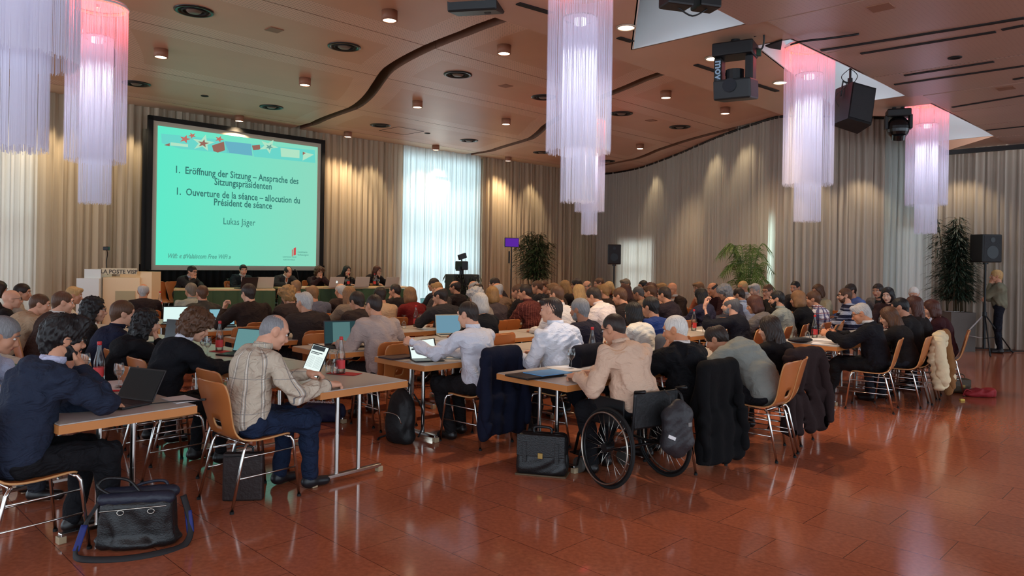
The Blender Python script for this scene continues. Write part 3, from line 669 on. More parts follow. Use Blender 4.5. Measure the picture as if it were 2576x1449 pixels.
def hand_mesh(style, lod):   # right hand, wrist at the origin, fingers +Y, back of hand +Z, thumb -X
    key = ('hand', style, lod)
    if key in _cache: return _cache[key]
    vx = (.0045, .0062, .009)[lod]; P = [('c', (0, -.03, 0), (0, .01, 0), .024, .026)]
    for i, (x, L) in enumerate(((-.03, .075), (-.011, .082), (.01, .077), (.029, .062))):
        k0 = np.array([x, .086 - .006 * abs(i - 1), .002]); P.append(('c', (x * .5, .012, 0), tuple(k0), .017, .0125))
        curl = {'flat': (8, 14, 10), 'curl': (38, 48, 30), 'fist': (75, 85, 50), 'point': (60, 80, 50) if i else (8, 12, 8), 'face': (22, 30, 22)}[style]
        curl = [c * (1 + .09 * (i - 1)) for c in curl]; a = 0; p = k0; spread = x * 1.1
        for j, (fr, r0, r1) in enumerate(((.46, .0105, .0095), (.3, .0095, .0086), (.24, .0086, .0072))):
            a += math.radians(curl[j]); q = p + L * fr * np.array([spread * (1 if j == 0 else .4), math.cos(a), -math.sin(a)]); P.append(('c', tuple(p), tuple(q), r0, r1, .006)); p = q
    th = {'flat': ((-.022, .015, -.004), (-.052, .045, -.008), (-.066, .075, -.008)), 'face': ((-.022, .015, -.006), (-.055, .04, -.01), (-.07, .072, -.012))}.get(style, ((-.02, .015, -.008), (-.044, .042, -.026), (-.026, .072, -.036)))
    P += [('c', th[0], th[1], .017, .0125), ('c', th[1], th[2], .0115, .0085, .006)]
    P.append(('e', (0, .05, -.004), (.036, .045, .014)))
    r = sdf(P, vx, .012); _cache[key] = r; return r
def strandnoise(seed, a, lumps=0):
    rg = np.random.default_rng(seed); ph = rg.uniform(0, 6, 6)
    def g(X, Y, Z):
        th = np.arctan2(X, -(Y + .01)); s = a * (np.sin(th * 23 + 6 * np.sin(Z * 22 + ph[0]) + ph[1]) * .6 + np.sin(th * 41 + 60 * Y + ph[2]) * .4 + .5 * np.sin(X * 90 + 30 * Z + ph[3]))
        if lumps: s = s + lumps * (np.sin(95 * X + ph[0] + 2 * np.sin(60 * Z)) * np.sin(90 * Y + ph[1]) + np.sin(85 * Z + ph[2] + 2 * np.sin(70 * X)) * .8)
        return s
    return g
def hair_mesh(style, lod):
    key = ('hair', style, lod)
    if key in _cache: return _cache[key]
    vx = (.005, .0075, .0105)[lod]
    face = ('e', (0, .088, -.052), (.068, .072, .112)); ears = [('e', (s * .088, .006, -.03), (.026, .03, .046)) for s in (-1, 1)]; nape = ('e', (0, .0, -.155), (.14, .16, .075)); chop = []
    base = ('e', (0, -.018, .03), (.084, .104, .094)); P = [base, ('c', (0, -.066, -.02), (0, -.062, -.068), .05, .04)]; cuts = [face] + ears + [('e', (0, .04, -.15), (.14, .12, .08))]; nz = strandnoise(3, .0022); zmin = -.095; k = .03
    if style == 'crop': P = [('e', (0, -.016, .0255), (.0785, .0985, .0905)), ('c', (0, -.066, -.02), (0, -.058, -.062), .042, .034)]; nz = strandnoise(5, .0008)
    elif style == 'balding': cuts.append(('e', (0, .045, .13), (.072, .11, .082)))
    elif style == 'spot': cuts.append(('e', (0, -.05, .13), (.05, .055, .05)))
    elif style == 'ring': cuts.append(('e', (0, .03, .12), (.09, .13, .1)))
    elif style == 'thick': P = [('e', (0, -.012, .045), (.098, .118, .1)), ('c', (0, -.08, -.01), (0, -.07, -.07), .055, .042), ('c', (-.04, .07, .1), (.045, .075, .1), .035, .035)]; nz = strandnoise(8, .004, .004)
    elif style == 'part': P = [base, ('c', (0, -.066, -.02), (0, -.062, -.075), .052, .044), ('c', (-.03, .07, .085), (.05, .06, .08), .03, .03)]; nz = strandnoise(4, .003)
    elif style == 'curly': P = [('e', (0, -.01, .04), (.112, .12, .104)), ('e', (0, -.05, -.04), (.1, .08, .08)), ('c', (-.06, .06, .06), (.06, .06, .06), .045, .045)]; nz = strandnoise(6, .004, .008); cuts = [('e', (0, .1, -.07), (.064, .075, .12))]; zmin = -.14
    elif style == 'bob': P = [('e', (0, -.014, .03), (.093, .108, .1)), ('e', (0, -.04, -.06), (.1, .082, .095)), ('c', (-.074, .0, -.02), (-.08, .0, -.1), .034, .03), ('c', (.074, .0, -.02), (.08, .0, -.1), .034, .03)]; cuts = [('e', (0, .1, -.05), (.072, .088, .122))]; zmin = -.135; nz = strandnoise(7, .003)
    elif style in ('long', 'wavy', 'verylong', 'longcurly'):
        dn = {'long': -.27, 'wavy': -.2, 'verylong': -.42, 'longcurly': -.36}[style]; wd = .105 if style != 'longcurly' else .13
        P = [('e', (0, -.014, .03), (.093, .108, .1)), ('e', (0, -.045, -.06), (.098, .078, .1)), ('e', (0, -.085, dn * .55), (wd, .05, abs(dn) * .5)), ('c', (-.075, -.01, -.02), (-.088, -.02, dn * .7), .032, .026), ('c', (.075, -.01, -.02), (.088, -.02, dn * .7), .032, .026)]
        cuts = [('e', (0, .1, -.06), (.071, .09, .15)), ('c', (0, .03, -.19), (0, .05, -.6), .07, .09)]; zmin = dn; nz = strandnoise(9, .004, .006 if style in ('wavy', 'longcurly') else 0)
    elif style == 'pony': P += [('c', (0, -.11, .03), (0, -.15, -.03), .03, .034), ('c', (0, -.15, -.03), (0, -.14, -.2), .034, .018)]; nz = strandnoise(10, .002); zmin = -.22; cuts = [face] + ears + [('e', (0, .05, -.16), (.14, .12, .09))]
    elif style == 'bun': P += [('e', (0, -.12, .045), (.042, .036, .04))]
    V, Q = sdf(P, vx, k, cuts, zmin=zmin, noise=nz); _cache[key] = (V, Q); return _cache[key]
def beard_mesh(lod):
    key = ('beard', lod)
    if key not in _cache:
        _cache[key] = sdf([('e', (0, .032, -.078), (.057, .056, .05)), ('c', (-.06, .01, -.04), (-.05, .04, -.08), .016, .018), ('c', (.06, .01, -.04), (.05, .04, -.08), .016, .018), ('c', (-.024, .086, -.055), (.024, .086, -.055), .009, .009)], (.0055, .0075, .01)[lod], .015, [('e', (0, .1, -.068), (.02, .025, .008)), ('e', (0, .06, .0), (.09, .06, .045))], noise=strandnoise(2, .0015))
    return _cache[key]
def hairmat(name, col, rough=.5):
    key = 'hair_' + name
    if key in _M: return _M[key]
    m = bpy.data.materials.new(key); m.use_nodes = True; n, l = nodes(m); p = n['Principled BSDF']; p.inputs['Roughness'].default_value = rough; p.inputs['Specular IOR Level'].default_value = .35
    tc = n.new('ShaderNodeTexCoord'); mp = n.new('ShaderNodeMapping'); mp.inputs['Scale'].default_value = (150, 150, 16); l.new(tc.outputs['Object'], mp.inputs[0]); no = n.new('ShaderNodeTexNoise'); no.inputs['Scale'].default_value = 1; no.inputs['Detail'].default_value = 2; l.new(mp.outputs[0], no.inputs['Vector'])
    c = srgb(*col); mx = n.new('ShaderNodeMix'); mx.data_type = 'RGBA'; mx.inputs['A'].default_value = [v * .5 for v in c[:3]] + [1]; mx.inputs['B'].default_value = [min(1, v * 1.5) for v in c[:3]] + [1]; l.new(no.outputs['Fac'], mx.inputs['Factor']); l.new(mx.outputs['Result'], p.inputs['Base Color'])
    b = n.new('ShaderNodeBump'); b.inputs['Strength'].default_value = .6; b.inputs['Distance'].default_value = .004; l.new(no.outputs['Fac'], b.inputs['Height']); l.new(b.outputs[0], p.inputs['Normal']); _M[key] = m; return m
HC = dict(black=(22, 19, 20), dark=(44, 32, 27), brown=(84, 56, 38), lbrown=(128, 92, 60), blond=(188, 150, 98), dblond=(150, 112, 68), grey=(128, 128, 130), lgrey=(176, 172, 168), white=(214, 208, 200), salt=(92, 90, 90), auburn=(74, 40, 30), greyb=(112, 100, 86))
def skinmat(t):
    col = {'a': (214, 160, 132), 'b': (196, 140, 110), 'c': (166, 112, 84), 'd': (222, 176, 150), 'o': (204, 138, 100)}[t]
    m = mat('skin_' + t, col, .5, noise=.06, nscale=30)
    m.node_tree.nodes['Principled BSDF'].inputs['Subsurface Weight'].default_value = 0
    return m
EYEW = mat('eye_white', (220, 216, 210), .3); EYED = mat('eye_iris', (40, 28, 22), .2); LIPM = mat('lips', (166, 92, 82), .5)
def xf(V, R, t): return V @ np.array(R).T + np.array(t)
def unit(v): v = np.array(v, float); return v / max(np.linalg.norm(v), 1e-9)
def ik(S, T, l1, l2, hint):
    d = T - S; L = np.linalg.norm(d); Lm = (l1 + l2) * .995
    if L > Lm: d = d / L * Lm; T = S + d; L = Lm
    u = d / L; a = (l1 * l1 - l2 * l2 + L * L) / (2 * L); h = math.sqrt(max(l1 * l1 - a * a, 0)); hp = np.array(hint, float); hp = unit(hp - u * (hp @ u))
    return S + u * a + hp * h, T
_clothm = {}
def wrinkle(m, k):
    n, l = nodes(m); p_ = n['Principled BSDF']; tc = n.new('ShaderNodeTexCoord'); no = n.new('ShaderNodeTexNoise'); no.inputs['Scale'].default_value = 7; no.inputs['Detail'].default_value = 2.5; no.inputs['Distortion'].default_value = 2.2
    mp = n.new('ShaderNodeMapping'); mp.inputs['Scale'].default_value = (1, 1, 1.7); l.new(tc.outputs['Object'], mp.inputs[0]); l.new(mp.outputs[0], no.inputs['Vector'])
    rp = n.new('ShaderNodeMath'); rp.operation = 'POWER'; rp.inputs[1].default_value = 2.2; l.new(no.outputs['Fac'], rp.inputs[0])
    b = n.new('ShaderNodeBump'); b.inputs['Strength'].default_value = k; b.inputs['Distance'].default_value = .045; l.new(rp.outputs[0], b.inputs['Height'])
    if p_.inputs['Normal'].links: l.new(p_.inputs['Normal'].links[0].from_socket, b.inputs['Normal'])
    l.new(b.outputs[0], p_.inputs['Normal'])
def clothmat(c, kind='plain', bump=.35):
    key = (c, kind)
    if key in _clothm: return _clothm[key]
    m = mat('cloth_%d_%d_%d_%s' % (c + (kind,)), c, .85, spec=.25, noise=.08, nscale=14, bump=bump, bscale=90)
    wrinkle(m, {'shirt': .55, 'jacket': .6, 'blouse': .4, 'trousers': .7}.get(kind, .4))
    _clothm[key] = m; return m
def pattern_mat(name, base, stripes, axis='X'):   # stripes: list of (period, width, phase, colour, axis)
    m = bpy.data.materials.new(name); m.use_nodes = True; n, l = nodes(m); p = n['Principled BSDF']; p.inputs['Roughness'].default_value = .85; p.inputs['Specular IOR Level'].default_value = .25
    tc = n.new('ShaderNodeTexCoord'); s = n.new('ShaderNodeSeparateXYZ'); l.new(tc.outputs['Object'], s.inputs[0]); cur = None
    sh = n.new('ShaderNodeMath'); sh.operation = 'SUBTRACT'; sh.inputs[1].default_value = .08; l.new(s.outputs['Y'], sh.inputs[0])
    at2 = n.new('ShaderNodeMath'); at2.operation = 'ARCTAN2'; l.new(s.outputs['X'], at2.inputs[0]); l.new(sh.outputs[0], at2.inputs[1]); an = n.new('ShaderNodeMath'); an.operation = 'MULTIPLY'; an.inputs[1].default_value = .16; l.new(at2.outputs[0], an.inputs[0])
    for per, wd, ph, col, ax in stripes:
        a = n.new('ShaderNodeMath'); a.operation = 'MULTIPLY_ADD'; a.inputs[1].default_value = 1 / per; a.inputs[2].default_value = ph; l.new(an.outputs[0] if ax == 'X' else s.outputs[ax], a.inputs[0])
        f = n.new('ShaderNodeMath'); f.operation = 'FRACT'; l.new(a.outputs[0], f.inputs[0]); g = n.new('ShaderNodeMath'); g.operation = 'LESS_THAN'; g.inputs[1].default_value = wd / per; l.new(f.outputs[0], g.inputs[0])
        mx = n.new('ShaderNodeMix'); mx.data_type = 'RGBA'; l.new(g.outputs[0], mx.inputs['Factor'])
        if cur is None: mx.inputs['A'].default_value = srgb(*base)
        else: l.new(cur, mx.inputs['A'])
        mx.inputs['B'].default_value = srgb(*col); cur = mx.outputs['Result']
    l.new(cur, p.inputs['Base Color'])
    no = n.new('ShaderNodeTexNoise'); no.inputs['Scale'].default_value = 22; l.new(tc.outputs['Object'], no.inputs['Vector']); b = n.new('ShaderNodeBump'); b.inputs['Strength'].default_value = .4; b.inputs['Distance'].default_value = .01; l.new(no.outputs['Fac'], b.inputs['Height']); l.new(b.outputs[0], p.inputs['Normal']); wrinkle(m, .7)
    return m
PERSONS = []
def person(px, py, Zd, yaw, hair, hc, top, tc, label, pose='table', sex='m', skin='b', lean=14, hp=12, hy=0, hr=0, lod=2, legs=(34, 36, 44), glasses=0, beard=0, front=0, collar=None, tie=None, hunch=6, shoes=(24, 20, 20), seat=.445, stand=False, arms=None, wide=1.0, hs=1.0, root_z=0, chair=True, cross=0, chair_label=None, tmat=None, short=None, lmax=22, sleeve=True, feet=None, cuff=None):
    sx = 1.0 if sex == 'm' else .9; sx *= wide
    D_ = lambda a: np.array([0, math.sin(math.radians(a)), math.cos(math.radians(a))])
    hz = at(px, py, Zd).z - root_z
    P0 = np.array([0, 0, (.95 if stand else seat + .105)])
    def spine(ts):
        W = P0 + .17 * ts * D_(lean * .55); Cc = W + .17 * ts * D_(lean); Nb = Cc + .165 * ts * D_(lean * 1.1 + hunch)
        nk = Nb + .075 * D_(lean * .8 + hunch + hp * .4)
        Rh = np.array(Matrix.Rotation(math.radians(-hy), 3, 'Z') @ Matrix.Rotation(math.radians(-hp), 3, 'X') @ Matrix.Rotation(math.radians(hr), 3, 'Y'))
        return W, Cc, Nb, nk, Rh, nk + Rh @ np.array([0, .035, .1]) * hs
    while True:
        ts = 1.0
        for _ in range(4): Hc = spine(ts)[5]; ts *= 1 + (hz - Hc[2]) / (Hc[2] - P0[2])
        if ts > .86 or lean >= lmax or stand: break
        lean += 3; hunch += 3
    if not .86 < ts < 1.17: print('TS', round(ts, 2), label[:60], 'hz', round(hz, 2))
    ts = min(max(ts, .76), 1.2)
    W, Cc, Nb, nk, Rh, Hc = spine(ts)
    sw = .178 * sx; Sh = {s: Cc + .105 * ts * D_(lean + hunch) + np.array([s * sw, .012, 0]) for s in (-1, 1)}
    tbl = .765
    if pose == 'table': tg = {-1: (-.13, .47, tbl), 1: (.14, .45, tbl)}
    elif pose == 'laptop': tg = {-1: (-.09, .46, tbl + .02), 1: (.09, .46, tbl + .02)}
    elif pose == 'fold': tg = {-1: (.03, .36, tbl), 1: (-.03, .42, tbl + .03)}
    elif pose == 'down': tg = {-1: (-.1, .3, .62), 1: (.1, .3, .62)}
    elif pose in ('chinR', 'chinL', 'chin2'):
        cp = Hc + Rh @ np.array([0, .085, -.13]); tg = {-1: (-.1, .42, tbl), 1: (.1, .42, tbl)}
        if pose != 'chinL': tg[1] = tuple(cp + np.array([.03, .01, -.035]))
        if pose != 'chinR': tg[-1] = tuple(cp + np.array([-.03, .01, -.035]))
    if arms: 
        for s in arms: tg[s] = arms[s]
    arm = {}; face_s = {1: pose in ('chinR', 'chin2'), -1: pose in ('chinL', 'chin2')}
    for s in (-1, 1):
        T = np.array(tg[s], float)
        hint = (s * .55, -.15, -1) if not face_s[s] else (s * .8, .5, -1)
        E, T = ik(Sh[s], T, .285 * (.94 if sex == 'f' else 1), .26 * (.94 if sex == 'f' else 1), hint)
        if not stand and T[1] > .25 and E[2] < .79 and E[1] > .24: E[2] = .79
        arm[s] = (Sh[s], E, T)
    rd = RNG.integers(1e6)
    inf = {'jacket': .024, 'shirt': .017, 'sweater': .019, 'blouse': .012, 'puffer': .03}[top]; vx = (.0095, .0135, .0175)[lod]
    v3 = lambda a: tuple(float(x) for x in a)
    Rc = rot3('X', -lean); Rw = rot3('X', -lean * .6)
    def torso(i):
        return [('e', v3(P0 + np.array([0, -.01, .03])), (.168 * sx + i, .126 * (sx * .5 + .5) + i, .13 + i), Rw), ('e', v3(W), ((.17 if sex == 'm' else .15) * sx + i, (.13 if sex == 'm' else .115) * wide + i, .17 * ts + i), Rc), ('e', v3(Cc + .02 * D_(lean)), (.172 * sx + i, .12 * wide + i, .17 * ts + i), Rc),
                ('c', v3(Sh[-1] * .82 + Sh[1] * .18), v3(Sh[1] * .82 + Sh[-1] * .18), .062 + i, .062 + i), ('c', v3(Nb - .03 * D_(lean)), v3(Sh[-1] * .7 + Sh[1] * .3), .05 + i * .6, .05 + i), ('c', v3(Nb - .03 * D_(lean)), v3(Sh[1] * .7 + Sh[-1] * .3), .05 + i * .6, .05 + i)]
    def armp(i, w=1.0, end=0.0):
        o = []
        for s in (-1, 1):
            S, E, T = arm[s]; T2 = E + (T - E) * (1 - end)
            o += [('c', v3(S), v3(E), .057 * w + i, .045 * w + i), ('c', v3(E), v3(T2), .045 * w + i, .029 * w + i)]
        return o
    kz = .505 if not stand else .5
    hipj = {s: P0 + np.array([s * .085 * sx, 0, -.015]) for s in (-1, 1)}
    if stand: knee = {s: np.array([s * .095, .03, .5]) for s in (-1, 1)}; ank = {s: np.array([s * .12, -.02, .08]) for s in (-1, 1)}
    else:
        knee = {s: np.array([s * .13, .42, kz]) for s in (-1, 1)}; fy = feet if feet is not None else .4; ank = {s: np.array([s * .12, fy + .05 * s, .085]) for s in (-1, 1)}
        if cross: knee[cross] = np.array([-cross * .02, .43, kz + .12]); ank[cross] = np.array([-cross * .16, .5, .3])
    def legp(i, end=0.0):
        o = []
        for s in (-1, 1): o += [('c', v3(hipj[s]), v3(knee[s]), .08 * (sx * .5 + .5) + i, .057 + i), ('c', v3(knee[s]), v3(knee[s] + (ank[s] - knee[s]) * (1 - end)), .055 + i, .036 + i)]
        return o
    # body: one skin surface
    neck = [('c', v3(Nb - .06 * D_(lean)), v3(nk), .056 * (sx * .5 + .5), .05 * (sx * .5 + .5))]
    Vb, Qb = sdf(torso(-.03) + armp(-.016) + legp(-.014) + neck + [('c', v3(Nb), v3(Hc + Rh @ np.array([0, -.03, -.05])), .052 * (sx * .5 + .5), .05)], vx * 1.15, .035)
    hm = head_mesh('f' if sex == 'f' else ('fat' if wide > 1.12 else 'm'), lod); Vh = xf(hm[0] * hs, Rh, Hc)
    VV = [Vb, Vh]; QQ = [Qb, hm[1] + len(Vb)]; MM = [np.zeros(len(Qb), int), hm[2]]; nv = len(Vb) + len(Vh)
    for s in (-1, 1):
        S, E, T = arm[s]; fd = unit(T - E)
        if face_s[s]:
            y = unit(np.array([-s * .25, -.12, 1.0]) + fd * .3); z = unit(np.array([s * .5, 1, .1])); stl = 'face' if s == 1 else 'curl'
        elif not stand and T[2] < .86 and T[2] > .7: y = unit(np.array([fd[0], fd[1], -.05 + 0 * fd[2]])); z = np.array([s * .15, 0, 1.0]); stl = 'curl' if (rd + s) % 2 else 'flat'
        else: y = fd; z = np.array([s * .6, .4, .6]); stl = 'curl'
        x = unit(np.cross(y, z)); z = np.cross(x, y); R = np.stack([x, y, z], 1)
        hv, hq = hand_mesh(stl, min(lod, 1) if lod < 2 else 2); hv = hv * (.95 if sex == 'f' else 1.03)
        if s == -1: hv = hv * np.array([-1, 1, 1]); hq = hq[:, ::-1]
        hv = xf(hv, R, T + y * .012); VV.append(hv); QQ.append(hq + nv); MM.append(np.zeros(len(hq), int)); nv += len(hv)
    V = np.concatenate(VV); Q = np.concatenate(QQ); MI = np.concatenate(MM)
    me = bpy.data.meshes.new('person'); Ql = Q.tolist(); me.from_pydata(V.tolist(), [], [q if q[2] != q[3] else q[:3] for q in Ql]); me.polygons.foreach_set('material_index', MI.astype(np.int32)); me.update()
    hmt = hairmat(hc, HC[hc])
    root = link_mesh('person', me, [skinmat(skin), EYEW, EYED, LIPM, hmt], None, True)
    hw = at(px, py, Zd); rz = -math.radians(yaw); R2 = np.array(Matrix.Rotation(rz, 3, 'Z')); hl = R2 @ Hc
    loc = (hw.x - hl[0], hw.y - hl[1], root_z); root.location = loc; root.rotation_euler = (0, 0, rz); tag(root, label, 'person', 'people at the assembly')
    # clothing
    fz = folds(rd, (.011, .009, .006)[lod] * (1.4 if top == 'puffer' else (1.15 if top == 'shirt' else (.8 if top in ('sweater', 'blouse') else 1)))); slv = .07
    if short: slv = .62
    cuts = [('c', v3(Nb + .045 * D_(lean + 10)), v3(Nb + .12 * D_(lean + 10)), .054, .07)]
    m1 = tmat or clothmat(tc, top)
    if top == 'jacket' and front:
        yf = Cc + np.array([0, .115 * wide + inf, 0]); cuts += [('c', v3(Nb + np.array([0, .085, -.005])), v3(W + np.array([0, .15 * wide, .03])), .06, .012)]
        Vs, Qs = sdf(torso(.004), vx, .04, cuts[:1]); obj_np('shirt', Vs, Qs, clothmat(collar or (225, 225, 228), 'shirt'), root)
    Vt, Qt = sdf(torso(inf) + [q + (.026,) for q in armp(inf, 1.05, slv if sleeve else .5)], vx, .045, cuts, noise=fz, zmin=(P0[2] - (.16 if top == 'jacket' else .11)))
    obj_np({'jacket': 'jacket', 'shirt': 'shirt', 'sweater': 'sweater', 'blouse': 'blouse', 'puffer': 'jacket'}[top], Vt, Qt, m1, root)
    if lod < 2 or (front and top == 'jacket'):
        cm = clothmat(collar, 'shirt') if collar else m1
        if collar or top == 'shirt':
            nd = unit(nk - Nb); a1 = unit(np.cross(nd, [1, 0, 0])); bm = nb(); rings = []
            for (r, h) in ((.066, -.012), (.064, .03), (.059, .031), (.06, -.012)):
                rings.append([bm.verts.new(v3(Nb + nd * (.045 + h + .02 * math.cos(a) * (-1)) + r * (sx * .4 + .6) * (math.cos(a) * a1 * -1.08 + math.sin(a) * np.array([1, 0, 0])))) for a in [2 * PI * j / 20 for j in range(20)]])
            for A_, B_ in zip(rings, rings[1:] + rings[:1]):
                for j in range(20): f = bm.faces.new((A_[j], A_[(j + 1) % 20], B_[(j + 1) % 20], B_[j])); f.smooth = True
            obj('collar', bm, cm, root)
    if cuff:
        bm = nb()
        for s in (-1, 1):
            S, E, T = arm[s]; fd = unit(T - E); tube(bm, [v3(T - fd * .05), v3(T - fd * .012)], .034, 14)
        obj('cuffs', bm, clothmat(cuff, 'shirt'), root)
    if tie:
        bm = nb(); a = Nb + np.array([0, .078, -.0]); b = W + np.array([0, .125 * wide, .06]); tube(bm, [v3(a), v3(a * .8 + b * .2 + np.array([0, .012, 0])), v3(a * .4 + b * .6 + np.array([0, .014, 0])), v3(b)], .014, 8, r2=.028, flat=.4); obj('tie', bm, clothmat(tie, 'shirt'), root)
    Vl, Ql2 = sdf([('e', v3(P0), (.155 * sx, .125, .108))] + legp(.02 if sex == 'm' else .008, .03), vx * 1.1, .04, noise=folds(rd + 5, .008), zmax=P0[2] + .09)
    obj_np('trousers', Vl, Ql2, clothmat(legs, 'trousers'), root)
    sp_ = []
    for s in (-1, 1):
        a = ank[s]; dz = a[2] - .085; bmv, bq = sdf([('c', (a[0], a[1] - .03, .05 + dz), (a[0] + s * .01, a[1] + .13, .035 + dz), .04, .034), ('c', (a[0], a[1] - .01, .1 + dz), (a[0], a[1], .05 + dz), .036, .042)], (.01, .014, .018)[lod], .03, zmin=dz + .002)
        obj_np('shoe', bmv, bq, mat('shoe_%d_%d_%d' % shoes, shoes, .4), root)
    # hair and what sits on the head
    if hair != 'bald':
        hv, hq = hair_mesh(hair, lod); jit = 1 + .03 * math.sin(rd); obj_np('hair', xf(hv * hs * jit, Rh, Hc), hq, hmt, root)
    if beard: bv, bq = beard_mesh(lod); obj_np('beard', xf(bv * hs, Rh, Hc), bq, hairmat(hc if beard == 1 else beard, HC[hc if beard == 1 else beard]), root)
    if glasses:
        up = glasses == 2; bm = nb()
        for s in (-1, 1):
            tube(bm, [(s * .032 + .024 * math.cos(a), .1, .002 + .019 * math.sin(a)) for a in [2 * PI * k / 14 for k in range(14)]], .0022, 5, closed=True)
            tube(bm, [(s * .056, .098, .008), (s * .08, .05, .008), (s * .086, -.02, .002)], .0022, 5)
        tube(bm, [(-.01, .1, .006), (.01, .1, .006)], .0022, 5)
        if up: bmesh.ops.transform(bm, matrix=Matrix.Translation((0, -.01, .075)) @ RX(math.radians(38)), verts=bm.verts)
        bmesh.ops.transform(bm, matrix=Matrix.Translation(v3(Hc)) @ Matrix(Rh.tolist()).to_4x4() @ Matrix.Scale(hs, 4), verts=bm.verts); obj('glasses', bm, mat('glasses_dark', (24, 20, 20), .3), root)
    root['_short'] = chair_label or ''
    PERSONS.append((root, loc, yaw, label, chair, seat)); return root, arm, Hc, Rh
# ================================================================== FURNITURE
WOODC = mat('chair_plywood', (178, 104, 52), .38, noise=.12, nscale=5, coat=.2); EDGE = mat('plywood_edge', (202, 150, 98), .5)
CHR = mat('chrome', (200, 196, 190), .18, metal=1); RUB = mat('black_rubber', (18, 18, 18), .7)
def chair_shell():
    # profile in Y,Z with half width; seat front at +Y
    prof = [(.215, .435, .165), (.20, .452, .188), (.16, .458, .2), (.08, .452, .205), (-.02, .447, .205), (-.11, .45, .2), (-.165, .465, .188), (-.195, .495, .172), (-.212, .54, .166), (-.228, .6, .172), (-.245, .67, .186), (-.262, .74, .198), (-.278, .80, .2), (-.287, .835, .192), (-.293, .852, .17), (-.296, .858, .13)]
    n = 14; bm = nb(); G = []
    for i, (y, z, hw) in enumerate(prof):
        row = []
        for j in range(n + 1):
            u = j / n * 2 - 1; bow = .022 * (1 - u * u); back = min(max((z - .47) / .1, 0), 1)
            row.append(bm.verts.new((u * hw, y - bow * back * .9, z - (1 - back) * bow * .35 + (0 if i < 15 else 0))))
        G.append(row)
    for i in range(len(prof) - 1):
        for j in range(n):
            z = (prof[i][1] + prof[i + 1][1]) / 2
            if i == 8 and 5 <= j <= 8: continue
            bm.faces.new((G[i][j], G[i][j + 1], G[i + 1][j + 1], G[i + 1][j]))
    me = bpy.data.meshes.new('shell'); bmesh.ops.recalc_face_normals(bm, faces=bm.faces); bm.to_mesh(me); bm.free(); o = bpy.data.objects.new('shell', me); C.objects.link(o)
    a = o.modifiers.new('a', 'SUBSURF'); a.levels = 1; s = o.modifiers.new('s', 'SOLIDIFY'); s.thickness = .011; s.offset = 0; s.material_offset_rim = 1
    me.materials.append(WOODC); me.materials.append(EDGE)
    m2 = bpy.data.meshes.new_from_object(o.evaluated_get(bpy.context.evaluated_depsgraph_get())); bpy.data.objects.remove(o); m2.shade_smooth()
    return m2
_shell = chair_shell()
def make_chair(name='chair'):
    t = thing(name, 'x', 'chair')
    o = bpy.data.objects.new('seat_shell', _shell); C.objects.link(o); o.parent = t
    for s in (-1, 1):
        x = s * .2; bm = nb(); tube(bm, [(s * .17, .19, .435), (x, .20, .43), (x + s * .004, .215, .40), (x + s * .02, .26, .012)], .0105, 8); cyl(bm, (x + s * .02, .26, .008), .014, .016, 10, mi=1); obj('leg', bm, [CHR, RUB], t)
        bm = nb(); tube(bm, [(s * .15, -.12, .432), (x, -.14, .43), (x + s * .004, -.16, .40), (x + s * .02, -.25, .012)], .0105, 8); cyl(bm, (x + s * .02, -.25, .008), .014, .016, 10, mi=1); obj('leg', bm, [CHR, RUB], t)
        bm = nb(); tube(bm, [(x + s * .007, .222, .35), (x + s * .007, -.172, .35)], .006, 6); tube(bm, [(x + s * .012, .238, .215), (x + s * .012, -.205, .215)], .006, 6); obj('side_rail', bm, CHR, t)
    bm = nb(); tube(bm, [(-.2, .19, .432), (.2, .19, .432)], .009, 8); tube(bm, [(-.2, -.13, .432), (.2, -.13, .432)], .009, 8); obj('cross_tube', bm, CHR, t)
    return t
CH0 = make_chair(); ch_used = [False]
def chair_at(x, y, yaw, label, z=0):
    t = CH0 if not ch_used[0] else copy_tree(CH0); ch_used[0] = True
    t.location = (x, y, z); t.rotation_euler = (0, 0, -math.radians(yaw)); tag(t, label, 'chair', 'plywood chairs with chrome legs'); return t
TOPM = mat('table_laminate', (176, 170, 164), .38, noise=.03, nscale=40); BEECH = mat('beech_edge', (196, 128, 70), .4, noise=.1, nscale=6)
def make_table():
    t = thing('folding_table', 'x', 'table'); L, Wd, h = 1.6, .8, .74
    bm = nb(); box(bm, (L / 2, Wd / 2, h - .006), (L - .012, Wd - .012, .012)); obj('tabletop', bm, TOPM, t)
    bm = nb(); box(bm, (L / 2, Wd / 2, h - .0305), (L, Wd, .049)); o = obj('edge_band', bm, BEECH, t)
    for x in (.22, L - .22):
        for y in (.3, .5):
            bm = nb(); cyl(bm, (x, y, .375), .0165, .62, 12); cyl(bm, (x, y, .2), .0185, .32, 12); obj('leg', bm, CHR, t)
        bm = nb(); box(bm, (x, Wd / 2, .048), (.045, .62, .028), bev=.006); obj('foot', bm, CHR, t)
        for y in (.1, .7): bm = nb(); box(bm, (x, y, .0215), (.05, .045, .042), bev=.004); obj('end_cap', bm, mat('cap_beige', (170, 150, 120), .5), t)
        bm = nb(); tube(bm, [(x, .3, .55), (x + (.25 if x < 1 else -.25), .4, .69)], .008, 6); box(bm, (x, .4, .675), (.04, .5, .03)); obj('brace', bm, CHR, t)
    return t
TB0 = make_table(); tb_used = [False]
TABLES = []
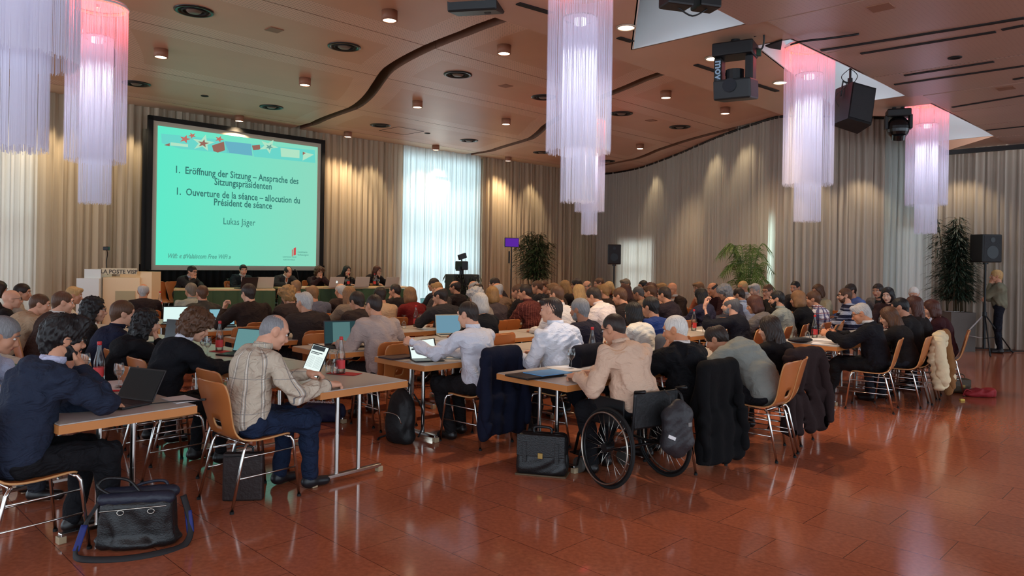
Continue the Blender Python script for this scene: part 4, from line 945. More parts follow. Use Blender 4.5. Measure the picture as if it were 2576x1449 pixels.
def table_at(x, y, long_yaw, flip, label, z=0):
    """near corner (people's side, aisle end) at x,y; flip: the table lies clockwise of the long direction (left block)"""
    t = TB0 if not tb_used[0] else copy_tree(TB0); tb_used[0] = True
    rz = PI / 2 - math.radians(long_yaw)
    if flip: d = dirv(long_yaw); t.location = (x + d.x * 1.6, y + d.y * 1.6, z); t.rotation_euler = (0, 0, rz + PI)
    else: t.location = (x, y, z); t.rotation_euler = (0, 0, rz)
    tag(t, label, 'table', 'folding tables in rows'); TABLES.append(t); return t
def table_row(x, y, yaw, flip, n, names):
    d = dirv(yaw)
    for k in range(n): table_at(x + d.x * 1.606 * k, y + d.y * 1.606 * k, yaw, flip, names[k] if k < len(names) else names[-1] + ', %s along' % ('next', 'second', 'third', 'fourth', 'fifth', 'sixth')[k - len(names)])
table_row(-2.50, 4.08, -51, True, 3, ['left front table with open black laptop and three water glasses', 'grey table at the left edge beyond the navy suit man', 'table left of the beige coat man row'])
table_row(-1.34, 5.2, -48, True, 4, ['table at which the man in the striped beige shirt holds a tablet', 'table where the curly-haired woman sits with green folder', 'table before the woman with black wavy hair and the man in navy', 'table in front of the bald man at far left'])
table_row(.44, 5.67, 46, False, 2, ['front centre table beside the wheelchair, black folder on it', 'table before the man in black suit and the bending man'])
table_row(3.86, 8.70, 46, False, 2, ['right-hand table before the grey-haired man in a dark suit', 'table before the long-haired women at right'])
table_row(-.77, 6.60, 46, False, 4, ['table with the propped tablet of the man in white shirt', 'table before the heavy man in white shirt', 'table before the woman with black bob and the man in blue', 'table before the bald man in black sweater'])
table_row(-1.79, 7.32, 46, False, 5, ['table with large laptop before the man in pale suit', 'white table behind the white-shirt man', 'third table of the pale suit man row', 'table before the man with clasped hands', 'table at the far end near the striped shirt man'])
table_row(-2.85, 8.15, 46, False, 5, ['table left of the brown jacket grey-haired man', 'table behind the pale suit man', 'light wood table with green bottle', 'table before the maroon striped shirt man', 'table amid the far right rows'])
table_row(-3.9, 9.2, 46, False, 5, ['table with blue-screen laptop before the brown jacket man', 'table before the woman with ponytail', 'table before the woman in red sweater', 'table before the dark-suited men', 'far table near the palm'])
table_row(-4.9, 10.2, 46, False, 4, ['front row table at left with bright laptop', 'front row table before the presiding table', 'front row table near the window', 'front row table near the bamboo'])
# ================================================================== PEOPLE
ROWS = dict(r0=(4.15, 8.75, 50), r1=(.84, 5.98, 52), r2=(-.4, 6.9, 48), r3=(-1.34, 7.94, 48), r4=(-2.28, 8.98, 48), r5=(-3.22, 10.02, 48), r6=(-4.16, 11.06, 48), r7=(-5.1, 12.1, 48), l1=(-2.55, 4.2, -48), l2=(-1.66, 5.15, -48))
def rowZ(r, px, py):
    if not isinstance(r, str): return r
    x0, y0, yw = ROWS[r]; d = dirv(yw); q = ((px - CX) + (py - CY) * RHO) / F
    t = (q * y0 - x0) / (d.x - q * d.y); return y0 + d.y * t
def p(px, py, r, yaw, hair, hc, top, tc, label, **k): return person(px, py, rowZ(r, px, py), yaw, hair, hc, top, tc, label, **k)
BLK_ = (20, 18, 20); DB_ = (38, 30, 28); NAVY = (26, 30, 48)
STRIPE = pattern_mat('shirt_beige_stripes', (198, 184, 164), [(.1, .006, .1, (150, 144, 136), 'X'), (.1, .005, .0, (226, 222, 212), 'X'), (.1, .0025, .88, (110, 110, 112), 'X'), (.23, .005, .3, (150, 144, 136), 'Z')])
MAROON = pattern_mat('shirt_maroon_stripes', (92, 44, 40), [(.03, .004, 0, (140, 80, 70), 'X')])
CHECK = pattern_mat('shirt_check', (206, 206, 216), [(.09, .03, 0, (92, 88, 120), 'X'), (.09, .012, .3, (120, 60, 70), 'Z'), (.09, .01, .6, (70, 70, 110), 'Z')])
NSTR = pattern_mat('sweater_navy_white', (26, 30, 56), [(.16, .06, .35, (176, 186, 206), 'Z'), (.16, .02, .8, (120, 128, 150), 'Z')])
CAMO = mat('blouse_camo', (112, 108, 88), .8, noise=.55, nscale=9)
# ---- left block, facing away to the right
p(163, 852, 4.3, 36, 'thick', 'black', 'jacket', (34, 42, 60), 'person in navy suit with thick black hair, hand at chin, beside the left front table', pose='chinR', lod=0, lean=14, hp=8, hy=8, glasses=1, collar=(190, 190, 215), arms={-1: (-.05, .42, .79)}, beard=1, legs=(18, 18, 22), chair_label='plywood chair in the bottom left corner under the navy suit man', hunch=14)
p(8, 842, 'l1', 66, 'short', 'grey', 'shirt', (196, 206, 232), 'grey-haired person in pale blue shirt cut off by the left picture edge', lod=1, lean=14, hp=24, legs=(40, 42, 50))
p(692, 833, 5.28, 40, 'crop', 'grey', 'shirt', (198, 184, 164), 'grey-haired man in striped beige shirt holding a tablet', lod=0, lean=9, hp=24, hy=16, tmat=STRIPE, arms={-1: (.06, .44, .84), 1: (.3, .46, .78)}, skin='a', legs=(26, 38, 62), shoes=(30, 30, 34), chair_label='plywood chair seen from the back under the man in striped beige shirt', hunch=12)
p(493, 818, 'l2', 40, 'curly', 'brown', 'sweater', (20, 22, 28), 'woman with short curly brown hair in black cardigan and white collar', lod=0, sex='f', lean=18, hp=24, hy=14, collar=(225, 225, 235), skin='a', legs=(20, 20, 24), arms={1: (.2, .5, .79), -1: (.0, .5, .79)}, hunch=12)
p(370, 812, 'l2', 44, 'wavy', 'black', 'blouse', (16, 16, 20), 'woman with shoulder-length black wavy hair in black top with bare neckline', lod=0, sex='f', lean=14, hp=6, hy=10, pose='chinR', skin='a', legs=(20, 20, 24))
p(312, 788, 'l2', 42, 'short', 'brown', 'shirt', (24, 28, 50), 'brown-haired man in navy shirt behind the woman with black wavy hair', lod=1, lean=20, hp=6, hy=12, skin='a')
p(237, 778, 7.2, 48, 'longcurly', 'black', 'sweater', (26, 20, 20), 'woman with long black curly hair and glasses', lod=1, sex='f', lean=10, hp=4, hy=14, glasses=1, skin='a')
p(160, 760, 'l2', 44, 'short', 'brown', 'jacket', (58, 40, 34), 'brown-haired man in brown jacket with white collar at left', lod=1, lean=16, hp=8, hy=6, collar=(220, 215, 210), skin='a')
p(102, 765, 'l2', 42, 'short', 'brown', 'jacket', (176, 150, 122), 'man in creased beige jacket, left side', lod=1, lean=18, hp=12, hy=16, skin='a', wide=1.1)
p(31, 752, 'l2', 44, 'bald', 'grey', 'jacket', (30, 22, 22), 'bald man in dark brown jacket, far left', lod=1, lean=12, hp=2, hy=6, glasses=1, skin='a')
p(58, 735, 10.6, 48, 'short', 'dark', 'shirt', (168, 150, 130), 'dark-haired man in profile behind the bald man at left', lod=2, hp=8, hy=24)
p(-2, 728, 10.4, 40, 'bob', 'dark', 'sweater', (40, 30, 30), 'dark-haired woman at the very left edge behind the bald man', lod=2, sex='f')
p(187, 742, 10.4, 52, 'part', 'blond', 'blouse', (210, 200, 180), 'blond person half hidden behind the brown-haired man at left', lod=2, sex='f', hy=10)
# ---- first right-hand row
p(1543, 826, 5.86, -36, 'crop', 'dark', 'shirt', (210, 178, 154), 'man in pale pink shirt sitting in the wheelchair', lod=0, lean=12, wide=1.1, hp=20, hy=-10, glasses=1, skin='b', arms={-1: (-.28, .36, .79), 1: (.0, .46, .79)}, chair=False, hunch=10, legs=(18, 18, 22), seat=.5)
p(1697, 828, 6.3, -42, 'crop', 'white', 'jacket', (14, 14, 18), 'white-haired man in black suit resting his cheek on his hand', lod=0, lean=5, lmax=6, hunch=4, hp=14, hy=-18, pose='chinL', skin='o', collar=(222, 212, 205), legs=(14, 14, 16), wide=1.1)
p(1800, 852, 6.92, -46, 'spot', 'dark', 'sweater', (128, 132, 126), 'man in grey-green sweater bending far over the table', lod=0, lean=42, hp=30, hy=-10, skin='b', hunch=22, lmax=44, legs=(22, 22, 26), arms={-1: (-.2, .5, .79), 1: (.2, .5, .79)}, wide=1.1)
p(1935, 830, 7.3, -34, 'verylong', 'dark', 'sweater', (20, 17, 20), 'woman with long dark hair in black top beside the bending man', lod=0, sex='f', lean=4, lmax=5, hunch=2, seat=.42, hp=12, hy=-14, skin='a', legs=(20, 18, 20))
# ---- right-hand table
p(2165, 788, 8.85, -56, 'part', 'lgrey', 'jacket', (20, 20, 26), 'grey-haired man in dark suit looking at his phone at the right-hand table', lod=0, lean=9, hp=22, hy=-6, glasses=1, skin='o', collar=(225, 218, 210), cuff=(225, 222, 220), legs=(16, 16, 18), arms={-1: (-.12, .5, .86), 1: (.1, .46, .86)}, feet=.55)
p(2235, 796, 'r0', -50, 'long', 'brown', 'sweater', (28, 24, 24), 'woman with straight light brown hair and green scarf next to the grey-haired man', lod=1, sex='f', lean=10, lmax=12, hp=20, skin='a')
p(2262, 772, 'r0', -54, 'short', 'black', 'sweater', (26, 24, 26), 'person with black hair in black sweater leaning over at right', lod=1, lean=12, lmax=14, hp=14)
p(2297, 768, 'r0', -58, 'verylong', 'auburn', 'sweater', (30, 24, 24), 'woman with very long dark auburn hair and glasses at right', lod=1, sex='f', lmax=8, lean=5, hp=4, hy=-10, glasses=1, skin='a')
p(2342, 776, 'r0', -60, 'bob', 'auburn', 'sweater', (56, 24, 28), 'woman in dark red sweater, last of the right-hand row', lod=1, sex='f', lmax=10, lean=8, hp=12, hy=-6, skin='a', pose='chinL')
# ---- second right-hand row
p(1176, 790, 6.95, -50, 'short', 'dark', 'shirt', (214, 216, 226), 'dark-haired man in white shirt touching a propped tablet', lod=0, lean=9, hp=14, hy=-8, skin='a', arms={-1: (-.36, .52, .9), 1: (-.05, .46, .79)}, legs=(26, 24, 26), chair_label='plywood chair with navy coat over its back, under the man in white shirt', glasses=0, feet=.3)
p(1386, 779, 7.1, -50, 'part', 'dark', 'shirt', (214, 216, 224), 'heavy man in white shirt with glasses pushed into his brown hair', lod=0, lean=12, hp=4, hy=-14, glasses=2, wide=1.38, skin='a', legs=(30, 28, 30), arms={-1: (-.3, .36, .79), 1: (.1, .44, .79)})
p(1457, 778, 'r2', -46, 'short', 'grey', 'jacket', (34, 32, 46), 'silver-haired man in dark navy jacket right of the heavy man in white', lod=0, lean=12, hp=6, hy=-6, skin='c', beard='grey', legs=(26, 26, 30))
p(1592, 786, 'r2', -44, 'bob', 'black', 'blouse', (220, 218, 210), 'woman with black bob in white blouse', lod=0, sex='f', lean=14, hp=8, hy=6)
p(1635, 772, 'r2', -44, 'short', 'black', 'jacket', (30, 52, 110), 'black-haired man in bright blue jacket', lod=0, lean=12, hp=10, skin='b')
p(1836, 768, 'r2', -52, 'ring', 'salt', 'sweater', (18, 20, 30), 'bald man with glasses on his head, fist raised, in black sweater', lod=0, lean=14, hp=4, hy=-10, glasses=2, pose='chinL', skin='a', arms={-1: (-.26, .42, 1.12)}, short=True, beard='grey')
p(1897, 766, 'r2', -56, 'bob', 'auburn', 'jacket', (104, 98, 96), 'woman with dark brown bob and earring in grey jacket', lod=1, sex='f', lean=16, hp=16, hy=-8)
p(1953, 752, 'r2', -56, 'short', 'black', 'shirt', (140, 146, 140), 'bearded black-haired man in grey-green shirt', lod=0, lean=10, hp=6, hy=-10, beard=1, skin='b')
p(2006, 752, 'r2', -48, 'bob', 'lbrown', 'sweater', (18, 18, 22), 'woman with light brown hair in black sweater', lod=1, sex='f', lean=12, hp=8)
p(2044, 752, 'r2', -62, 'short', 'brown', 'shirt', (200, 200, 210), 'brown-haired man in white and purple checked shirt', lod=1, lean=12, hp=8, tmat=CHECK)
# ---- third
p(940, 768, 'r3', -38, 'crop', 'dark', 'jacket', (172, 156, 150), 'man with shaved dark hair in pale beige suit', lod=0, lean=18, hp=8, hy=-6, skin='b', legs=(40, 36, 38), arms={-1: (-.3, .42, .79), 1: (.2, .44, .79)}, shoes=(40, 30, 26))
p(1206, 762, 'r3', -46, 'bob', 'lgrey', 'sweater', (18, 20, 26), 'woman with tousled light grey hair in black sweater', lod=1, sex='f', lean=10, hp=6)
p(1400, 741, 'r3', -46, 'crop', 'brown', 'shirt', (214, 210, 210), 'man with close-cropped hair in white patterned shirt behind the heavy man', lod=1, lean=10, hp=6)
p(1492, 745, 'r3', -50, 'short', 'dark', 'shirt', (222, 212, 212), 'dark-haired man in white shirt leaning forward amid the crowd', lod=1, lean=24, hp=24, hy=-8, skin='b')
p(1558, 745, 'r3', -50, 'short', 'brown', 'jacket', (36, 30, 32), 'brown-haired man in dark jacket, head lowered, right of the leaning white-shirt man', lod=1, lean=18, hp=14, hy=-8)
p(1670, 741, 'r3', -48, 'short', 'dark', 'jacket', (44, 36, 44), 'man holding both hands to his face, behind the blue jacket man', lod=1, pose='chinL', lean=10, hp=12)
p(1762, 744, 'r3', -46, 'long', 'black', 'jacket', (52, 52, 74), 'woman with long black hair in dark leather jacket', lod=1, sex='f', lean=10, hp=6)
p(1822, 735, 'r3', -70, 'curly', 'grey', 'jacket', (80, 82, 96), 'grey curly-haired person in grey-blue jacket behind the bald man', lod=1, lean=16, hp=18, hy=-14)
p(1857, 742, 'r3', -50, 'short', 'dark', 'shirt', (168, 186, 216), 'dark-haired man in light blue shirt', lod=1, lean=16, hp=16)
# ---- fourth
p(765, 760, 'r4', -40, 'part', 'lgrey', 'jacket', (50, 40, 38), 'broad grey-haired man in dark brown suit, behind the striped shirt man', lod=0, lean=12, hp=6, hy=-16, skin='b', wide=1.12)
p(897, 758, 'r4', -40, 'short', 'dark', 'jacket', (54, 42, 38), 'dark-haired man in brown jacket left of the pale suit man', lod=1, lean=20, hp=16, hy=-12)
p(1106, 744, 'r4', -46, 'ring', 'dark', 'jacket', (48, 44, 46), 'balding man in charcoal jacket with finger at his ear', lod=1, pose='chinL', lean=14, hp=10, hy=-20, skin='b')
p(1197, 745, 'r4', -46, 'curly', 'lgrey', 'sweater', (150, 140, 132), 'person with pale grey hair hidden behind the grey-haired woman', lod=1, lean=14, hp=12)
p(1237, 741, 'r4', -44, 'bob', 'dblond', 'sweater', (70, 60, 62), 'woman with short blond hair in grey-brown top', lod=1, sex='f', lean=10, hp=4)
p(1320, 735, 'r4', -56, 'short', 'dark', 'shirt', (92, 44, 40), 'dark-haired man in maroon striped shirt', lod=1, lean=12, hp=6, hy=-14, tmat=MAROON, wide=1.12)
p(1455, 734, 'r4', -44, 'long', 'blond', 'sweater', (26, 22, 24), 'woman with long blond hair seen from behind', lod=1, sex='f', lean=6, hp=4)
p(1518, 732, 'r4', -44, 'part', 'dblond', 'jacket', (50, 38, 34), 'blond person in dark brown jacket behind the leaning white-shirt man', lod=1, lean=10, hp=8, wide=1.1)
p(1572, 733, 'r4', -100, 'long', 'auburn', 'sweater', (30, 22, 24), 'dark-haired woman facing left with a fist at her mouth', lod=2, sex='f', pose='chinL', hp=8)
p(1604, 738, 'r4', -60, 'short', 'salt', 'jacket', (150, 130, 110), 'greying man in tan jacket, head lowered', lod=2, lean=18, hp=16)
p(1635, 735, 12.2, -52, 'part', 'brown', 'sweater', (150, 120, 100), 'brown-haired person in tan sweater behind the blue jacket man', lod=2, lean=12)
# ---- fifth
p(624, 737, 'r5', -42, 'short', 'dark', 'jacket', (42, 30, 26), 'dark-haired man with glasses in dark brown jacket, hand raised, before a blue screen laptop', lod=1, lean=12, hp=8, hy=-10, glasses=1, skin='a', pose='chinL', arms={-1: (-.24, .4, .98)}, wide=1.08)
p(724, 742, 10.2, -44, 'curly', 'dblond', 'jacket', (60, 48, 44), 'older blond person left of the broad grey-haired man', lod=2, hp=16, hy=-12)
p(878, 742, 'r5', -42, 'verylong', 'lbrown', 'jacket', (128, 112, 96), 'woman with long light brown hair in beige blazer', lod=1, sex='f', lean=10, hp=10)
p(1030, 742, 'r5', -46, 'bob', 'lbrown', 'sweater', (110, 28, 28), 'woman with light brown hair in red sweater', lod=1, sex='f', lean=16, hp=10, wide=1.1)
p(955, 742, 10.9, -44, 'short', 'dark', 'blouse', (190, 160, 130), 'person in tan top hidden right of the pale suit man', lod=2)
p(785, 738, 11.4, -30, 'part', 'lbrown', 'jacket', (92, 96, 114), 'man in grey-blue jacket near the presiding table', lod=1, lean=10, hp=8, hy=-26)
p(856, 731, 12.2, -44, 'ring', 'lgrey', 'jacket', (52, 38, 34), 'balding man in dark brown jacket before the presiding table', lod=1, lean=8, hp=6)
p(1250, 729, 12.6, -50, 'ring', 'lgrey', 'jacket', (128, 104, 86), 'bald man in brown tweed jacket', lod=1, lean=10, hp=6, wide=1.12, skin='o')
# ---- front rows
p(508, 738, 'r6', -40, 'short', 'brown', 'shirt', (66, 62, 56), 'brown-haired man in dark olive shirt behind the bright laptop', lod=1, lean=10, hp=4)
p(480, 731, 11.6, -34, 'short', 'greyb', 'shirt', (150, 152, 140), 'man in light grey-green shirt next to the dark olive shirt man', lod=1, lean=12, hp=6, hy=-12)
p(361, 733, 'r7', -34, 'ring', 'lgrey', 'jacket', (38, 28, 30), 'balding man in dark suit by the lectern', lod=1, lean=10, hp=4, hy=12, skin='o')
p(993, 731, 'r6', -58, 'short', 'dark', 'sweater', (36, 30, 30), 'dark-haired person in black, hand at chin, before the presiding table', lod=1, pose='chinL', lean=10, hp=4, hy=-10)
p(745, 722, 12.8, -40, 'part', 'lbrown', 'jacket', (50, 40, 40), 'light-haired person hidden behind the older blond one', lod=2)
p(1090, 716, 13.6, -64, 'short', 'dark', 'jacket', (40, 38, 44), 'dark-haired man with glasses in dark suit before the bright window', lod=1, lean=8, hp=4, glasses=1, skin='b')
p(1099, 727, 12.8, -56, 'part', 'dblond', 'jacket', (64, 58, 58), 'blond person just in front of the man with glasses by the window', lod=2, lean=12)
p(1144, 722, 13.6, -66, 'ring', 'dark', 'jacket', (40, 32, 34), 'man with receding dark hair and glasses in dark suit', lod=1, lean=8, hp=4, glasses=1)
p(1190, 722, 14.2, -66, 'ring', 'lgrey', 'jacket', (70, 62, 60), 'balding man before the dark plant box', lod=2)
p(1201, 730, 13.2, -60, 'spot', 'dark', 'jacket', (60, 52, 50), 'man with a bald spot in dark hair before the plant box', lod=2)
p(1243, 714, 14.2, -70, 'short', 'dark', 'jacket', (50, 40, 40), 'bearded dark-haired man turned left, below the purple panel', lod=2, beard=1)
p(1301, 733, 12.4, -64, 'short', 'brown', 'jacket', (30, 26, 28), 'person in profile hidden behind the maroon shirt man', lod=2)
p(1350, 722, 13.6, -72, 'short', 'brown', 'jacket', (38, 36, 42), 'brown-haired man in profile in dark suit before the bamboo', lod=1, lean=6)
p(1368, 722, 14.4, -150, 'part', 'brown', 'sweater', (70, 56, 50), 'brown-haired person facing the camera beside the bamboo', lod=2)
p(1391, 729, 13.2, -60, 'part', 'lbrown', 'jacket', (70, 56, 48), 'light brown-haired person beside the close-cropped man', lod=2)
p(1420, 721, 14.2, -78, 'long', 'dblond', 'sweater', (40, 34, 34), 'woman with long light brown hair turned left', lod=1, sex='f')
p(1449, 716, 14.8, -80, 'short', 'dark', 'jacket', (34, 30, 32), 'dark-haired person behind the blond woman', lod=2)
p(1476, 721, 14.6, -140, 'ring', 'greyb', 'shirt', (150, 150, 160), 'grey-haired man facing the camera by the room corner', lod=2, hp=10)
p(1506, 713, 15.4, -100, 'short', 'brown', 'jacket', (60, 50, 46), 'brown-haired person turned left, left of the speaker stand', lod=2)
p(1532, 724, 14.0, -150, 'bob', 'blond', 'jacket', (60, 52, 50), 'blond woman with red scarf looking down, below the speaker on its stand', lod=1, sex='f', hp=20, collar=(170, 30, 30), front=0)
p(1573, 716, 15.0, -120, 'part', 'greyb', 'shirt', (140, 130, 124), 'grey-brown-haired man right of the speaker stand', lod=2)
p(1617, 720, 14.8, -110, 'short', 'black', 'jacket', (40, 36, 38), 'black-haired person turned left before the glowing curtain', lod=2)
p(1636, 728, 13.6, -100, 'long', 'auburn', 'sweater', (44, 28, 26), 'woman with long auburn hair before the pale curtain', lod=2, sex='f')
p(1690, 727, 13.4, -122, 'bald', 'white', 'jacket', (52, 40, 36), 'bald man in dark suit and pale scarf facing left', lod=1, front=1, collar=(220, 205, 190), skin='o', glasses=1, hp=8)
p(1664, 727, 14.2, -90, 'part', 'dblond', 'jacket', (70, 60, 56), 'person with light brown hair left of the bald man with scarf', lod=2)
p(1757, 725, 14.0, -110, 'part', 'lbrown', 'blouse', (180, 110, 80), 'light brown-haired person in orange behind the black-haired woman', lod=2, sex='f')
p(1792, 727, 13.6, -112, 'ring', 'dark', 'sweater', (60, 34, 40), 'bald tanned man in dark red top facing left', lod=1, skin='o')
p(1868, 722, 14.2, -118, 'short', 'blond', 'shirt', (200, 196, 196), 'fair-haired man with glasses under the palm leaves', lod=1, glasses=1, skin='o')
p(1898, 730, 13.6, -128, 'part', 'lgrey', 'sweater', (34, 30, 34), 'fair-haired woman hiding her mouth with her hand below the palm', lod=1, sex='f', pose='chinR', skin='d')
p(1931, 732, 13.2, -120, 'short', 'brown', 'sweater', (40, 36, 34), 'brown-haired man with glasses, hand at mouth, beside the palm', lod=1, pose='chin2', glasses=1)
p(2000, 723, 14.0, -130, 'short', 'black', 'jacket', (50, 46, 48), 'black-haired man half hidden behind the light brown-haired woman', lod=2)
p(2057, 732, 13.6, -110, 'bob', 'brown', 'blouse', (180, 170, 140), 'brown-haired woman in cream top behind the checked shirt man', lod=1, sex='f')
p(2124, 743, 12.2, -72, 'short', 'brown', 'sweater', (26, 30, 56), 'man with glasses in navy and white striped sweater', lod=0, glasses=1, lean=6, hp=4, hy=-6, tmat=NSTR, wide=1.12, skin='a', beard=1)
p(2138, 731, 13.4, -100, 'short', 'dark', 'shirt', (96, 120, 180), 'dark-haired man in blue shirt behind the striped sweater man', lod=2)
p(2208, 731, 13.2, -128, 'short', 'dark', 'jacket', (120, 112, 104), 'dark-haired man in grey jacket before the greenish door', lod=1, hp=10, front=1, collar=(50, 48, 46))
p(2233, 742, 12.2, -135, 'bob', 'black', 'sweater', (60, 40, 40), 'black-haired woman smiling towards the camera at right', lod=1, sex='f', skin='d')
p(2299, 739, 13.0, -150, 'short', 'white', 'shirt', (190, 186, 190), 'white-haired person looking down left of the tall plant', lod=2, hp=26)
# ---- presiding table on the platform
DZ = .28
p(484, 683, 15.6, 110, 'short', 'dark', 'jacket', (40, 38, 42), 'leftmost speaker at the presiding table, glasses, hand before mouth', lod=1, pose='chinR', glasses=1, front=1, collar=(180, 185, 200), root_z=DZ, lean=14, skin='a')
p(612, 679, 16.4, 128, 'short', 'black', 'jacket', (28, 38, 46), 'second speaker from left at the presiding table, dark suit and tie', lod=1, front=1, collar=(225, 225, 228), tie=(24, 22, 26), root_z=DZ, lean=6, hy=20, skin='a')
p(725, 684, 17.1, 132, 'balding', 'dark', 'jacket', (44, 46, 50), 'balding speaker in grey suit with orange tie reading at the microphone', lod=1, front=1, collar=(228, 222, 215), tie=(190, 100, 60), root_z=DZ, lean=12, hp=26, skin='a', wide=1.08)
p(803, 684, 17.7, 138, 'curly', 'brown', 'sweater', (46, 28, 34), 'speaker with tousled brown hair in dark plum sweater resting chin on hand', lod=1, pose='chin2', root_z=DZ, lean=16, hp=10, glasses=1, skin='a')
p(873, 681, 18.3, 120, 'long', 'black', 'jacket', (22, 20, 24), 'black-haired woman speaker in black jacket, hand at cheek', lod=1, sex='f', pose='chinL', root_z=DZ, lean=8, hy=14, skin='a')
p(949, 681, 18.9, 128, 'bob', 'auburn', 'jacket', (30, 26, 28), 'rightmost speaker, auburn hair and glasses, pale scarf, black jacket', lod=1, sex='f', front=1, collar=(205, 200, 205), root_z=DZ, lean=6, hy=-14, glasses=1, skin='a', pose='chinL')
# ---- standing woman
p(2505, 694, 14.85, -60, 'short', 'blond', 'blouse', (110, 106, 84), 'woman standing by the curtain with folded arm, patterned blouse and dark trousers', lod=0, sex='f', stand=True, lean=2, hp=4, hy=-6, hunch=2, tmat=CAMO, chair=False, arms={-1: (-.04, .16, 1.38), 1: (-.06, .24, 1.08)}, legs=(24, 26, 36), wide=1.05)
# ---- a chair under everyone who sits
import re as _re
for root, loc, yaw, label, ch, seat in PERSONS:
    if not ch: del root['_short']; continue
    lab = root['_short'] or 'plywood chair under the ' + ' '.join(_re.sub(r'^(person|people) (in|with)', r'one \2', label.split(',')[0]).split()[:10])
    del root['_short']; b = dirv(yaw); chair_at(loc[0] + b.x * .03, loc[1] + b.y * .03, yaw, lab, root.location.z)
print('people', len(PERSONS))
# ================================================================== EQUIPMENT, PLANTS, LECTERN, PRESIDING TABLE
PB = mat('plastic_black', (16, 17, 19), .45); PBR = mat('metal_black', (22, 22, 24), .4, metal=.3)
# platform and presiding tables
ZT = DZ + .74
Q1, Q2, Q3, Q4 = on(437, 727, ZT), on(693, 727, ZT), on(700, 723, ZT), on(1040, 722, ZT)
GREEN = mat('skirt_green', (58, 84, 60), .9, noise=.12, nscale=6)
n_ = Vector((-(Q2 - Q1).y, (Q2 - Q1).x, 0)).normalized()
t = bm = nb(); c0 = Q1 - (Q2 - Q1).normalized() * .8 - n_ * .35; c1 = Q4 + (Q4 - Q3).normalized() * .7 - n_ * .35
prism(bm, [(c0.x, c0.y), (c1.x, c1.y), (c1.x + n_.x * 2.35, c1.y + n_.y * 2.35), (c0.x + n_.x * 1.5, c0.y + n_.y * 1.5)], .0, DZ)
tag(obj('platform', bm, mat('platform_grey', (60, 52, 48), .7)), 'low platform under the presiding tables', 'platform')
def pres_table(a, b, lab, dep=.75):
    d = (b - a); d.z = 0; L = d.length; t = thing('presiding_table', lab, 'table', (a.x, a.y, DZ), math.atan2(d.y, d.x), 'presiding tables')
    bm = nb(); box(bm, (L / 2, dep / 2, .722), (L, dep, .036), bev=.004); obj('tabletop', bm, mat('pale_wood', (206, 178, 130), .4), t)
    V = []; Fc = []; k = int(L / .012); zs = (.03, .35, .7)
    for i in range(k + 1):
        x = L * i / k; ph = x / .24; y = -.012 - .03 * (1 - abs((ph % 1) * 2 - 1) ** 3)
        for z in zs: V.append((x, y + .02 * (z - .03) , z))
        if i:
            for j in range(2): b_ = 3 * (i - 1) + j; Fc.append((b_, b_ + 3, b_ + 4, b_ + 1))
    obj_np('pleated_skirt', V, Fc, GREEN, t)
    for x in (.1, L - .1):
        for y in (.1, dep - .1): bm = nb(); cyl(bm, (x, y, .35), .018, .7, 10); obj('leg', bm, CHR, t)
pres_table(Q1, Q2, 'left presiding table with pleated green skirt'); pres_table(Q3, Q4, 'right presiding table with pleated green skirt')
b = (Q2 - Q1).normalized(); e_ = Q1 - b * .18 + n_ * .2
chair_at(e_.x + n_.x * .5, e_.y + n_.y * .5, 120, 'empty plywood chair at the left end of the presiding table', DZ)
# lectern
LC = mat('lectern_cream', (226, 200, 160), .6); LW = mat('lectern_white', (216, 220, 216), .6); LG = mat('lectern_opening', (170, 160, 126), .8)
o0 = at(258, 700, 13.4); t = thing('lectern', 'cream and white lectern block with postal sign at the left', 'lectern', (o0.x, o0.y, 0), math.radians(8))
zt_ = at(258, 697, 13.4).z; wp = (345 - 258) / F * 13.4 * 1.02
bm = nb(); box(bm, (wp / 2, .25, zt_ / 2), (wp, .5, zt_), bev=.01); obj('front_block', bm, LC, t)
bm = nb(); box(bm, (wp * .62, -.008, zt_ - .5), (.34, .02, .5), bev=.004); obj('front_recess', bm, LG, t)
bm = nb(); z2 = at(230, 677, 13.4).z; box(bm, (-.15, .2, z2 / 2), (.28, .5, z2)); z3 = at(230, 700, 13.4).z; box(bm, (-.2, .1, z3 / 2), (.38, .45, z3)); obj('side_block', bm, LW, t)
bm = nb(); box(bm, (wp + .09, .3, z2 / 2 - .02), (.2, .5, z2 - .04)); box(bm, (wp * .65, .42, z2 / 2 - .02), (wp * .7, .25, z2 - .04)); obj('rear_block', bm, LC, t)
bm = nb(); zs1, zs0 = at(258, 674, 13.4).z, at(258, 689, 13.4).z; box(bm, (wp * .46, -.02, (zs0 + zs1) / 2), (wp * .94, .03, zs1 - zs0)); sg = obj('sign', bm, mat('sign_beige', (206, 192, 160), .6), t)
text_mesh('LA POSTE VISP', .098, mat('sign_letters', (70, 62, 54), .6), sg, (wp * .46, -.037, (zs0 + zs1) / 2 - .042), (PI / 2, 0, 0), 'CENTER', bold=.003)
bm = nb(); tube(bm, spline([(.05, .1, z2 - .1), (.03, .08, z2 + .12), (.06, .05, z2 + .28), (.07, -.02, z2 + .36)], 5), .008, 6); box(bm, (.07, -.03, z2 + .38), (.09, .09, .07), bev=.01); obj('microphone', bm, PB, t)
